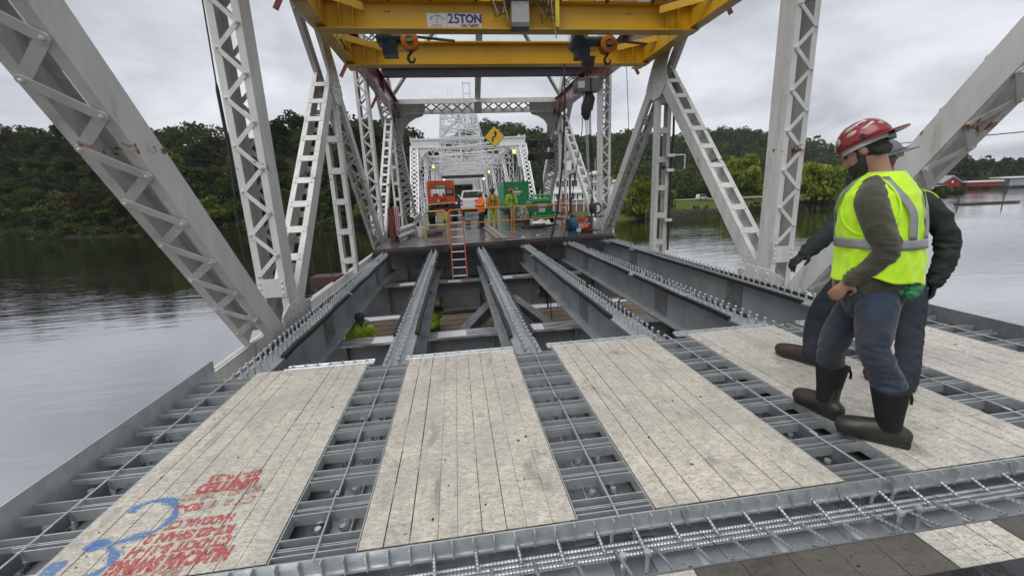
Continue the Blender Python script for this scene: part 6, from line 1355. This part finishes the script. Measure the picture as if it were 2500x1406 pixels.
def hard_hat(H, parent, mt, back=False, s=1.0, z0=.045, stickers=None, full=False):
    R3 = H.to_3x3(); t = -1 if back else 1
    d = MB(); n, m = 24, 8; vs = []
    for i in range(m+1):
        a = pi/2*i/m
        for q in range(n):
            ph = 2*pi*q/n; e = 1+.045*max(0, 1-abs(sin(ph))*6)*(sin(a) < .95)
            vs.append(H @ (V((.128*cos(ph)*cos(a)*1.06-.012, .108*sin(ph)*cos(a), z0+.128*sin(a)*e))*s))
    d.add(vs, [(i*n+q, i*n+(q+1) % n, (i+1)*n+(q+1) % n, (i+1)*n+q) for i in range(m) for q in range(n)]); dome = d.build('hard_hat', mt, parent, smooth=70)
    md = dome.modifiers.new('t', 'SOLIDIFY'); md.thickness = .003
    b = MB(); vs = []
    for q in range(n):
        ph = 2*pi*q/n; c_ = cos(ph)*t; w_ = .008+.062*max(0, c_)**1.3
        for k, (off, dz) in enumerate(((-.004, .004), (w_, -.010*max(0, c_)), (w_, -.014*max(0, c_)-.004), (-.004, -.004))):
            r_ = V((.136*cos(ph)-.012, .108*sin(ph), z0)); o_ = V((cos(ph), sin(ph), 0)); vs.append(H @ ((r_+o_*off+V((0,0,dz)))*s))
    b.add(vs, [(4*q+k, 4*((q+1) % n)+k, 4*((q+1) % n)+(k+1) % 4, 4*q+(k+1) % 4) for q in range(n) for k in range(4)]); b.build('hat_brim', mt, dome, smooth=60)
    return dome
def torso_fn(cen, lat, dep, yaw):
    """cen: list of (z, x, y); returns surface point for angle phi (0 = left side, +90 = back) and height"""
    zs = [c[0] for c in cen]
    def ip(z, arr):
        return float(np.interp(z, zs, arr))
    def f(phi, z, off=0.):
        x, y = ip(z, [c[1] for c in cen]), ip(z, [c[2] for c in cen]); a, b = ip(z, lat), ip(z, dep); l = V((-sin(yaw), cos(yaw), 0)); bk = V((-cos(yaw), -sin(yaw), 0))
        p = 2.4; cx, sx = cos(phi), sin(phi); k = (abs(cx)**p+abs(sx)**p)**(-1/p); w_ = 1+.018*MN.noise(V((phi*1.7, z*7, 1.1)))*4*.5
        return V((x, y, z))+l*cx*k*(a+off)*w_+bk*sx*k*(b+off)*w_
    return f
def surf(f, p0, p1, z0, z1, off, nphi, nz, name, m, parent, closed=False, curve=None):
    mb = MB(); vs = []
    for j in range(nz+1):
        z = z0+(z1-z0)*j/nz; sh = curve(j/nz) if curve else 0
        for i in range(nphi+(0 if closed else 1)): vs.append(f(p0+(p1-p0)*i/nphi+sh, z, off))
    w_ = nphi if closed else nphi+1
    mb.add(vs, [(j*w_+i, j*w_+(i+1) % w_, (j+1)*w_+(i+1) % w_, (j+1)*w_+i) for j in range(nz) for i in range(nphi)])
    o = mb.build(name, m, parent, smooth=80); md = o.modifiers.new('t', 'SOLIDIFY'); md.thickness = .0015; md.offset = 1; return o
def boot(parent, heel, toe, z0=0., shaft_to=None, m_foot=None, tilt=0., s=1.0, shaft=True, hh=1.0):
    heel, toe = V((*heel, z0)), V((*toe, z0)); d = (toe-heel).normalized(); L = (toe-heel).length; sdv = V((-d.y, d.x, 0)); Z = V((0,0,1))
    q = lambda k, z: heel+d*L*k+Z*(z+tilt*k)
    b = MB(); limb(b, [q(.02,.060), q(.25,.070), q(.5,.068), q(.75,.058), q(.90,.052)], [(.044*s,.058),(.048*s,.068),(.050*s,.066),(.060*s,.060),(.054*s,.054)], sdv, 14, 4)
    if shaft: limb(b, [q(.20,.05), q(.24,.11), shaft_to*.35+q(.22,.12)*.65], [(.046*s,.056),(.050*s,.062),(.056*s,.064)], sdv, 14, 3)
    o = fuse('boot', b, m_foot, parent, .009, 5)
    so = MB(); pr = [(-.09,.028),(-.05,.040),(.2,.042),(.5,.042),(.75,.052),(.92,.046),(1.0,.026)]; lo = [(L*a, w_*s) for a, w_ in pr]+[(L*a, -w_*s) for a, w_ in reversed(pr)]
    so.prism(lo, q(0,.004), d+Z*(tilt/L), sdv, (0,0,.034)); so.build('sole', m_black, o); return o
# ------------------------------------------------------------------ foreground worker in the vest
W1 = thing('person', 'worker in yellow vest, olive sleeves and red hard hat standing at the right, looking down', 'person', (2.44, 2.1, 0))
hc_ = V((2.345, 2.20, 1.725)); hf_ = V((-.52,.74,-.56)); H1 = head_mats(hc_, hf_, (-.22,.30,.9))
bd = MB(); head_shape(bd, H1, 1.0)
limb(bd, [H1 @ V((-.025,0,-.05)), V((2.405,2.155,1.60)), V((2.42,2.14,1.50))], [(.060,.062),(.064,.068),(.09,.10)], (1,0,0), 14)
limb(bd, [(2.42,2.13,1.5),(2.43,2.11,1.3),(2.45,2.11,1.0)], [(.10,.16),(.12,.17),(.11,.15)], (0,1,0), 14)
limb(bd, [(2.29,2.055,1.45),(2.31,1.965,1.19),(2.295,2.0,1.09),(2.24,2.06,1.01)], [.04,.034,.03,.026], (1,0,0), 10); hand(bd, (2.238,2.062,1.00), (-.30,.42,-.80), (.6,.5,.1), 1.0, .5, 1)
limb(bd, [(2.55,2.22,1.46),(2.60,2.30,1.2),(2.46,2.33,1.02)], [.045,.036,.027], (1,0,0), 10); hand(bd, (2.46,2.33,1.02), (-.3,.2,-.8), (.6,-.5,.1), 1.0, .5, -1)
for p in ([(2.41,2.03,.95),(2.355,1.975,.60),(2.465,1.93,.30),(2.47,1.93,.10)], [(2.50,2.20,.95),(2.39,2.25,.54),(2.45,2.30,.30),(2.42,2.28,.10)]): limb(bd, p, [.07,.055,.045,.04], (1,0,0), 10)
B1 = fuse('body', bd, m_skin, W1, .009, 5)
eyes(H1, W1)
be = MB(); R3 = H1.to_3x3()
be.ellipsoid(H1 @ V((.050,0,-.082)), (.060,.058,.050), R3, 16, 10); be.ellipsoid(H1 @ V((.062,0,-.118)), (.046,.046,.048), R3, 14, 9)
for sy in (-1, 1): limb(be, [H1 @ V((.012,.068*sy,-.01)), H1 @ V((.022,.064*sy,-.05)), H1 @ V((.05,.048*sy,-.085))], [(.016,.014),(.022,.016),(.03,.02)], R3 @ V((1,0,0)), 10)
fuse('beard', be, m_hair, W1, .008, 3, .003, 60)
ha = MB(); ha.ellipsoid(H1 @ V((-.030,0,.012)), (.088,.081,.085), R3, 18, 12); limb(ha, [H1 @ V((-.06,-.06,-.04)), H1 @ V((-.085,0,-.045)), H1 @ V((-.06,.06,-.04))], [.03,.034,.03], R3 @ V((0,0,1)), 10)
for sy in (-1, 1): limb(ha, [H1 @ V((.022,.070*sy,.04)), H1 @ V((.016,.071*sy,.0))], [(.014,.010),(.010,.008)], R3 @ V((1,0,0)), 8, 2)
fuse('hair', ha, m_hair, W1, .008, 3, .002, 70)
HS = .97
HH = H1 @ MX.Rotation(radians(-6), 4, 'Y') @ MX.Translation(V((-.006,0,.006)))
hat = hard_hat(HH, W1, m_hred, True, HS, .036)
def hat_pt(ph, a, off=.0): return HH @ (V(((.136*cos(ph)*cos(a))*1.0-.012, .108*sin(ph)*cos(a), .036+.128*sin(a)))*HS*(1+off))
def sticker(ph, a, wa, ha_, m, rot=0, ell=True, txt=None):
    c = hat_pt(ph, a, .012); t1 = (hat_pt(ph+.05, a, .012)-c).normalized(); t2 = (hat_pt(ph, a+.05, .012)-c); t2 = (t2-t1*t2.dot(t1)).normalized(); n_ = t1.cross(t2)
    u = t1*cos(rot)+t2*sin(rot); v = -t1*sin(rot)+t2*cos(rot); q = 16; poly = [(cos(2*pi*k/q)*wa, sin(2*pi*k/q)*ha_) for k in range(q)] if ell else [(-wa,-ha_),(wa,-ha_),(wa,ha_),(-wa,ha_)]
    vs = []                                                  # follow the dome
    for a_, b_ in [(0, 0)]+poly:
        p = c+u*a_+v*b_; d = HH.inverted() @ p; d = V(d)/HS; e = V(((d.x+.012)/.136, d.y/.108, (d.z-.036)/.128)); e = e/e.length*1.012; vs.append(HH @ (V((e.x*.136-.012, e.y*.108, e.z*.128+.036))*HS))
    k = len(poly); o = MB().add(vs, [(0, i+1, (i+1) % k+1) for i in range(k)]).build('sticker', m, hat, smooth=180); md = o.modifiers.new('t', 'SOLIDIFY'); md.thickness = .0012; md.offset = 0
m_st1 = mat('worn_sticker_tan', (.50,.42,.32), .5, col2=(.36,.28,.22), scale=60); m_st2 = mat('worn_sticker_grey', (.36,.34,.32), .5, col2=(.27,.26,.25), scale=50); m_st3 = mat('worn_sticker_white', (.62,.61,.62), .5, col2=(.45,.42,.44), scale=60)
sticker(.62, .42, .023, .023, m_st2); sticker(.22, .20, .019, .019, m_st3); sticker(1.25, .85, .028, .014, m_st1, .3); sticker(1.35, .52, .028, .014, m_st1, .25); sticker(2.1, .62, .034, .008, m_st3, .35, False); sticker(1.9, 1.05, .034, .014, m_st3, .2, False); sticker(2.7, .5, .022, .011, m_st2, .2, False)
sb = MB(); limb(sb, [HH @ (V((.10*cos(a)-.01, .088*sin(a), .020))*1.1) for a in [2*pi*k/16 for k in range(16)]], [(.016,.004)]*16, HH.to_3x3() @ V((0,0,1)), 8, 1); sb.build('suspension_band', m_pale, hat)
MB().cyl(HH @ V((-.112,0,.012)), HH @ V((-.145,0,.006)), .024, 14).build('ratchet_knob', m_refl, hat); MB().cyl(HH @ V((-.03,.118,.055)), HH @ V((-.03,.127,.055)), .014, 10).build('slot_plug', m_black, hat)
# jeans
je = MB(); limb(je, [(2.43,2.10,1.04),(2.44,2.105,.95),(2.45,2.11,.85)], [(.17,.15),(.18,.16),(.16,.145)], (-.9,-.42,0), 18)
limb(je, [(2.395,2.03,.90),(2.365,1.99,.74),(2.35,1.965,.60),(2.42,1.945,.46),(2.465,1.93,.345)], [(.100,.108),(.090,.102),(.077,.084),(.072,.078),(.079,.083)], (0,1,0), 16)
limb(je, [(2.51,2.18,.90),(2.43,2.22,.72),(2.385,2.25,.55),(2.41,2.28,.42),(2.45,2.30,.33)], [(.100,.106),(.088,.098),(.076,.084),(.072,.078),(.076,.08)], (0,1,0), 16)
fuse('jeans', je, m_jean, W1, .0075, 3, .0055, 12, 2, bunch=((2.36,1.96,.60,.10,26,1.6),(2.46,1.93,.40,.10,34,1.8),(2.40,2.26,.52,.10,28,1.5),(2.44,2.29,.38,.09,34,1.8),(2.42,2.05,.84,.12,22,1.2)))
for sh, heel, toe, tl in ((V((2.465,1.93,.37)), (2.555,1.875), (2.315,2.085), .012), (V((2.45,2.30,.36)), (2.435,2.20), (2.375,2.475), .012)):
    boot(W1, heel, toe, .002, sh, m_boot, tl, 1.12)
    d = (V((*toe,0))-V((*heel,0))).normalized(); b0 = V((*heel,0))+d*.075; s_ = MB(); limb(s_, [b0+V((0,0,.10)), b0*.5+V((sh.x,sh.y,0))*.5+V((0,0,.22)), sh], [(.060,.066),(.074,.080),(.096,.100)], d, 16, 3, False); fuse('boot_shaft', s_, m_neop, W1, .009, 4)
    MB().tube([sh+V((.085,-.04,-.01)), sh+V((.10,-.05,-.07)), sh+V((.098,-.05,-.10))], .008, 6).build('pull_strap', m_neop, W1)
# sleeves, shirt hem, vest
yaw1 = radians(103)
slv = MB(); limb(slv, [(2.335,2.09,1.52),(2.275,2.045,1.455),(2.275,1.985,1.32),(2.315,1.955,1.19),(2.295,2.0,1.09),(2.240,2.06,1.005)], [(.062,.070),(.076,.080),(.070,.074),(.062,.066),(.055,.056),(.045,.045)], (0,1,0), 16)
fuse('sleeve', slv, m_olive, W1, .0075, 3, .0045, 14, 5, bunch=((2.315,1.96,1.19,.10,30,1.8),(2.25,2.05,1.03,.07,40,1.6),(2.30,2.05,1.46,.09,24,1.2)))
slv = MB(); limb(slv, [(2.50,2.20,1.49),(2.55,2.26,1.42),(2.60,2.31,1.2),(2.46,2.335,1.02)], [.08,.085,.065,.045], (0,1,0), 14); limb(slv, [(2.44,2.11,1.03),(2.44,2.11,.98)], [(.205,.185),(.20,.18)], (-.97,-.22,0), 18, 2); fuse('shirt', slv, m_olive, W1, .011, 4, .004, 14, 6)
cen = [(.99,2.435,2.095),(1.10,2.435,2.095),(1.25,2.425,2.105),(1.40,2.415,2.115),(1.48,2.415,2.12),(1.545,2.42,2.125),(1.60,2.425,2.13)]
lat = [.200,.194,.190,.187,.172,.128,.078]; dep = [.196,.190,.186,.182,.164,.122,.080]
tf = torso_fn(cen, lat, dep, yaw1)
def hem(phi): return .02*sin(phi*2+.6)+.012*sin(phi*5)
mbv = MB(); nphi, nz = 110, 60; vs = []
for j in range(nz+1):
    for i in range(nphi):
        ph = 2*pi*i/nphi; z0 = 1.00+hem(ph); z = z0+(1.602-z0)*(j/nz)
        p = tf(ph, z); q = p*9; n_ = (p-V((2.42,2.11,p.z))).normalized(); w_ = (.45-abs(MN.noise(V((q.x*1.1+q.z*.25, q.y*1.1, q.z*.35)))*1.5))*.020+(.4-abs(MN.noise(V((q.x*2.1+5, q.y*2.1, q.z*.9-q.x*.6))))*1.4)*.009
        vs.append(p+n_*w_)
mbv.add(vs, [(j*nphi+i, j*nphi+(i+1) % nphi, (j+1)*nphi+(i+1) % nphi, (j+1)*nphi+i) for j in range(nz) for i in range(nphi)])
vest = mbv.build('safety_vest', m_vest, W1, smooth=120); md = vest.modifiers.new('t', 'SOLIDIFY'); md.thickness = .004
surf(tf, 0, 2*pi, 1.185, 1.240, .010, 60, 3, 'reflective_band', m_refl, vest, True)
surf(tf, radians(66), radians(80), 1.24, 1.575, .011, 3, 14, 'reflective_stripe', m_refl, vest, curve=lambda t: -radians(58)*max(0, t-.35)**1.5*1.3)
surf(tf, radians(-58), radians(-44), 1.24, 1.575, .011, 3, 14, 'reflective_stripe', m_refl, vest, curve=lambda t: radians(40)*max(0, t-.5)**1.5)
surf(tf, radians(100), radians(114), 1.24, 1.575, .011, 3, 14, 'reflective_stripe', m_refl, vest, curve=lambda t: radians(50)*max(0, t-.35)**1.5*1.3)
bind = []
for q in range(25):
    t_ = 2*pi*q/24; bind.append(tf(radians(14)+radians(40)*cos(t_), 1.415+.155*sin(t_), .012))
MB().tube(bind, .006, 6, cap=False).build('armhole_binding', m_vest, vest)
MB().tube([tf(radians(0), z_, .006) for z_ in np.linspace(1.02, 1.26, 9)], .003, 5).build('side_seam', m_vest, vest)
bg = MB(); rb2 = random.Random(8)
for i in range(9): bg.ellipsoid((2.50+rb2.uniform(-.05,.06), 1.935+rb2.uniform(-.02,.02), .955+rb2.uniform(-.035,.03)), (rb2.uniform(.03,.05), .025, rb2.uniform(.02,.035)), None, 8, 6)
fuse('plastic_bag', bg, m_bagg, W1, .008, 2, .008, 30)
# ------------------------------------------------------------------ second worker behind, pointing
W2 = thing('person', 'worker in dark green jacket and jeans behind, pointing left with a black glove', 'person', (3.2, 2.7, 0))
H2 = head_mats(V((3.16,2.83,1.66)), (-.7,.6,-.35), (-.2,.2,.9)); bd = MB(); head_shape(bd, H2)
limb(bd, [H2 @ V((-.02,0,-.05)), V((3.2,2.78,1.5)), V((3.21,2.76,1.42))], [.058,.062,.09], (1,0,0), 12); limb(bd, [(3.21,2.75,1.42),(3.22,2.72,1.2),(3.22,2.7,.95)], [(.16,.1),(.16,.11),(.14,.1)], (.6,-.8,0), 12)
limb(bd, [(3.05,2.92,1.36),(2.80,2.84,1.15),(2.56,2.76,1.03)], [.045,.036,.028], (0,0,1), 10); limb(bd, [(3.36,2.58,1.38),(3.46,2.52,1.08),(3.40,2.50,.82)], [.045,.036,.028], (1,0,0), 10)
for p in ([(3.27,2.62,.93),(3.30,2.54,.50),(3.26,2.47,.10)], [(3.12,2.80,.93),(2.99,2.98,.52),(2.99,3.02,.10)]): limb(bd, p, [.07,.052,.04], (1,0,0), 10)
fuse('body', bd, m_skind, W2, .010, 5); hard_hat(H2, W2, m_gred, True, 1.1, .04); eyes(H2, W2)
MB().cyl(H2 @ V((-.10,-.0,.035)), H2 @ V((-.15,0,.03)), .028, 14).build('ratchet_knob', m_pale, W2)
jk = MB(); limb(jk, [(3.20,2.76,1.46),(3.21,2.745,1.36),(3.22,2.72,1.15),(3.23,2.70,.86)], [(.15,.11),(.20,.145),(.205,.155),(.20,.16)], (.62,-.78,0), 18)
limb(jk, [(3.08,2.90,1.38),(2.95,2.88,1.28),(2.80,2.83,1.16),(2.66,2.79,1.08),(2.575,2.765,1.035)], [.080,.074,.066,.058,.048], (0,0,1), 14)
limb(jk, [(3.33,2.62,1.39),(3.42,2.55,1.26),(3.47,2.51,1.06),(3.44,2.50,.92),(3.405,2.50,.82)], [.075,.074,.070,.064,.055], (1,0,0), 14)
fuse('jacket', jk, m_jack, W2, .010, 3, .008, 12, 3, bunch=((2.80,2.83,1.16,.12,26,1.4),(3.46,2.51,1.05,.12,26,1.4),(3.42,2.5,.88,.08,34,1.5)))
hd = MB(); limb(hd, [(3.30,2.70,1.47),(3.40,2.62,1.43),(3.44,2.58,1.36)], [(.06,.02),(.05,.02),(.02,.012)], (.5,.5,.2), 10); limb(hd, [(3.13,2.70,1.50),(3.25,2.66,1.50),(3.33,2.70,1.49)], [.03,.034,.03], (0,0,1), 10); fuse('hood', hd, m_lime, W2, .009, 3, .004, 20)
gl_ = MB(); hand(gl_, (2.585,2.77,1.035), (-.80,-.12,-.42), (.25,0,-.9), 1.12, .6, 1, True); fuse('glove', gl_, m_glove, W2, .006, 3)
gl_ = MB(); hand(gl_, (3.405,2.50,.825), (-.10,-.02,-.95), (-.8,.5,0), 1.12, .8, 1); limb(gl_, [(3.41,2.50,.86),(3.405,2.5,.80)], [.045,.042], (1,0,0), 10, 2); fuse('glove', gl_, m_glove, W2, .007, 3)
je = MB(); limb(je, [(3.22,2.70,1.0),(3.21,2.71,.88)], [(.18,.15),(.18,.155)], (.62,-.78,0), 16, 3)
limb(je, [(3.28,2.62,.90),(3.30,2.56,.70),(3.30,2.53,.50),(3.27,2.48,.28),(3.26,2.46,.07)], [(.105,.11),(.095,.10),(.085,.088),(.078,.08),(.078,.082)], (0,1,0), 14)
limb(je, [(3.13,2.80,.90),(3.04,2.88,.70),(2.985,2.97,.50),(2.99,3.01,.30),(3.0,3.02,.10)], [(.105,.11),(.098,.10),(.085,.09),(.076,.08),(.074,.078)], (0,1,0), 14)
fuse('jeans', je, m_jean2, W2, .010, 3, .005, 16, 7)
boot(W2, (3.01,2.985), (2.875,3.27), .002, None, m_shoe, .015, 1.05, False); boot(W2, (3.29,2.43), (3.17,2.68), .002, None, m_shoe, .01, 1.05, False)

# ------------------------------------------------------------------ workers on the old deck and below
def human(loc, yaw, h, label, jack, pant, hat, skin=None, cut=(), arms=None, harness=False, hatb=None, legs=None, boots=None, lean=0., hi=None, vx=.018, lookyaw=0., hat_on=True, crouch=0.):
    k = h/1.75; M = MX.Translation(V(loc)) @ MX.Rotation(yaw, 4, 'Z'); p = inst('person', None, M, None, label, 'person'); skin = skin or m_skind
    Q = lambda *a: (a[0]*k, a[1]*k, (a[2]-(crouch if a[2] > .6 else 0))*k)
    Hh = head_mats(Q(.03+lean*.9,0,1.61), (cos(lookyaw),sin(lookyaw),-.12), (0,0,1)); b = MB(); head_shape(b, Hh, k)
    limb(b, [Q(.01+lean*.85,0,1.56), Q(lean*.8,0,1.44)], [.055*k,.065*k], (1,0,0), 12, 3); limb(b, [Q(lean*.8,0,1.44), Q(lean*.4,0,1.2), Q(0,0,.92)], [(.09,.15),(.1,.15),(.1,.14)], (1,0,0), 12)
    arms = arms or {1: ((.0,.27,1.16), (.10,.25,.92)), -1: ((.0,-.27,1.16), (.10,-.25,.92))}
    legs = legs or {1: ((.02,.10,.50), (.0,.11,.08)), -1: ((.02,-.10,.50), (.0,-.11,.08))}
    for s in (1, -1):
        sh = (lean*.75,.185*s,1.40); limb(b, [Q(*sh), Q(*arms[s][0]), Q(*arms[s][1])], [.05*k,.04*k,.028*k], (0,0,1), 10)
        e, w_ = V(Q(*arms[s][0])), V(Q(*arms[s][1])); hand(b, w_, w_-e, (-.3,-s*.9,.1), k*1.05, .6, -s)
        limb(b, [Q(0,.09*s,.9), Q(*legs[s][0]), Q(*legs[s][1])], [.07*k,.055*k,.04*k], (1,0,0), 10)
    fuse('body', b, skin, p, .014, 4, M=M)
    j = MB(); limb(j, [Q(lean*.82,0,1.47), Q(lean*.75,0,1.38), Q(lean*.45,0,1.15), Q(.0,0,.84)], [(.09,.12),(.135,.205),(.145,.195),(.15,.20)], (1,0,0), 16)
    for s in (1, -1): sh = (lean*.75,.185*s,1.39); limb(j, [Q(*sh), Q(*arms[s][0]), tuple(V(Q(*arms[s][0])).lerp(V(Q(*arms[s][1])), .93))], [.078*k,.066*k,.048*k], (0,0,1), 12)
    fuse('jacket', j, jack, p, vx, 3, .010, 12, h*7, M=M)
    t = MB(); limb(t, [Q(0,0,.98), Q(0,0,.84)], [(.13,.17),(.13,.175)], (1,0,0), 14, 3)
    for s in (1, -1): limb(t, [Q(0,.09*s,.88), Q(*legs[s][0]), Q(*legs[s][1])], [.105*k,.082*k,.074*k], (1,0,0), 12)
    fuse('trousers', t, pant, p, vx, 3, .007, 14, h*3, M=M)
    for s in (1, -1):
        a = V(Q(*legs[s][1])); bb_ = MB(); limb(bb_, [a+V((-.05,0,-.03)), a+V((.06,0,-.035)), a+V((.17,0,-.045))], [(.042,.045),(.045,.042),(.04,.03)], (0,1,0), 12, 3); fuse('boot', bb_, boots or m_boot, p, .014, 3, M=M)
    if hat_on:
        d = hard_hat(Hh, p, hat, False, k*1.12, .04); d.matrix_parent_inverse = I4; WM[d.name] = M.copy()
        for c in KIDS(d): c.matrix_parent_inverse = I4
        if hatb:
            for a in (.6, 1.6, 2.6, 4.0, 5.2): st_ = MB().ellipsoid(Hh @ (V((.118*cos(a)-.01,.10*sin(a),.09))*k*1.1), (.022,.022,.022), None, 8, 6).build('sticker', hatb, d); st_.matrix_parent_inverse = I4
    if harness:
        hs_ = MB()
        for s in (1, -1):
            hs_.tube([Q(.15,.09*s,.98), Q(.165,.10*s,1.15), Q(.15,.11*s,1.32), Q(.05,.11*s,1.475), Q(-.12,.07*s,1.36), Q(-.16,.04*s,1.1)], .018, 6); hs_.tube([Q(.165,.10*s,1.17), Q(.175,0,1.19)], .016, 6)
        inst('harness', hs_.mesh('harness', m_rustst if harness == 2 else m_black), M, p)
    if hi:
        for z, w_ in hi: bnd = MB(); limb(bnd, [Q(lean*.5,0,z), Q(lean*.5,0,z+.05)], [(.158,.212),(.158,.212)], (1,0,0), 18, 1, False); inst('reflective_band', bnd.mesh('reflective_band', m_refl), M, p)
    return p
human((1.19,19.55,0), radians(-150), 1.62, 'worker in orange jacket and dark trousers with folded arms on the old deck', m_orj, m_dpant, m_gred, arms={1: ((.10,.27,1.14), (.24,.02,1.10)), -1: ((.10,-.27,1.14), (.25,-.02,1.06))}, lookyaw=-.5)
human((1.80,20.2,0), radians(-95), 1.76, 'worker in yellow rain jacket and lime trousers standing between two colleagues', m_rain, m_lime, m_dark, harness=2, arms={1: ((.02,.27,1.14), (.06,.27,.88)), -1: ((.02,-.27,1.14), (.06,-.27,.88))}, lookyaw=-.9)
human((3.0,22.6,0), radians(-95), 1.73, 'worker in lime shirt, black harness and red hard hat before the green container', m_lime, m_dpant, m_hred, harness=1, hatb=m_plate, arms={1: ((.02,.29,1.16), (.10,.30,.94)), -1: ((.0,-.27,1.16), (.06,-.28,.92))})
# crouching workers on the platform
A = human((-2.10,8.35,-1.76), radians(-70), 1.70, 'worker in lime jacket and dark cap bent over on the work platform at the left', m_lime, m_dpant, m_black, arms={1: ((.22,.30,1.08), (.42,.12,.92)), -1: ((.20,-.30,1.08), (.42,-.14,.92))}, lean=.26, legs={1: ((.34,.15,.50), (.0,.16,.08)), -1: ((.34,-.15,.50), (.0,-.16,.08))}, hat_on=False, lookyaw=.3, crouch=.56)
MA = MX.Translation(V((-2.10,8.35,-1.76))) @ MX.Rotation(radians(-70), 4, 'Z') @ MX.Translation(V((-.07,0,-.56)))
cp = MB(); Hc = head_mats((.335,0,1.60), (1,.3,-.35), (.3,0,.9)); cp.ellipsoid(Hc @ V((-.01,0,.03)), (.112,.092,.10), Hc.to_3x3(), 16, 10); cp.ellipsoid(Hc @ V((.11,0,.02)), (.06,.06,.012), Hc.to_3x3(), 12, 6); o = fuse('cap', cp, mat('camouflage_cap', (.02,.03,.05), .9, col2=(.24,.16,.05), scale=18, mixlo=.60, mixhi=.64), A, .01, 3, M=MA)
hd = MB(); limb(hd, [(.20,-.13,1.48),(.12,0,1.50),(.20,.13,1.48)], [(.05,.07),(.06,.08),(.05,.07)], (0,0,1), 12); hd.ellipsoid((.16,-.02,1.41), (.15,.19,.09), None, 14, 9); fuse('hood', hd, m_hoodg, A, .012, 3, .010, 16, M=MA)
human((-.78,10.1,-1.76), radians(100), 1.55, 'worker in lime jacket with reflective bands crouching behind the second stringer', m_lime, m_dpant, m_black, hi=((1.05,0), (1.25,0)), arms={1: ((.2,.26,1.0), (.36,.12,.9)), -1: ((.18,-.26,1.0), (.36,-.1,.9))}, lean=.12, legs={1: ((.26,.12,.45), (-.05,.14,.08)), -1: ((.26,-.12,.45), (-.05,-.14,.08))}, crouch=.62)
# ------------------------------------------------------------------ damp air
hz_m = bpy.data.materials.new('damp_haze'); hz_m.use_nodes = True; t_ = hz_m.node_tree; t_.nodes.clear()
pv = t_.nodes.new('ShaderNodeVolumePrincipled'); pv.inputs['Color'].default_value = (.86,.89,.93,1); pv.inputs['Density'].default_value = .00010
t_.links.new(pv.outputs[0], t_.nodes.new('ShaderNodeOutputMaterial').inputs['Volume'])
MB().bb(-1450, 1450, -550, 1500, -9.6, 125).build('haze', hz_m, smooth=0, kind='stuff')
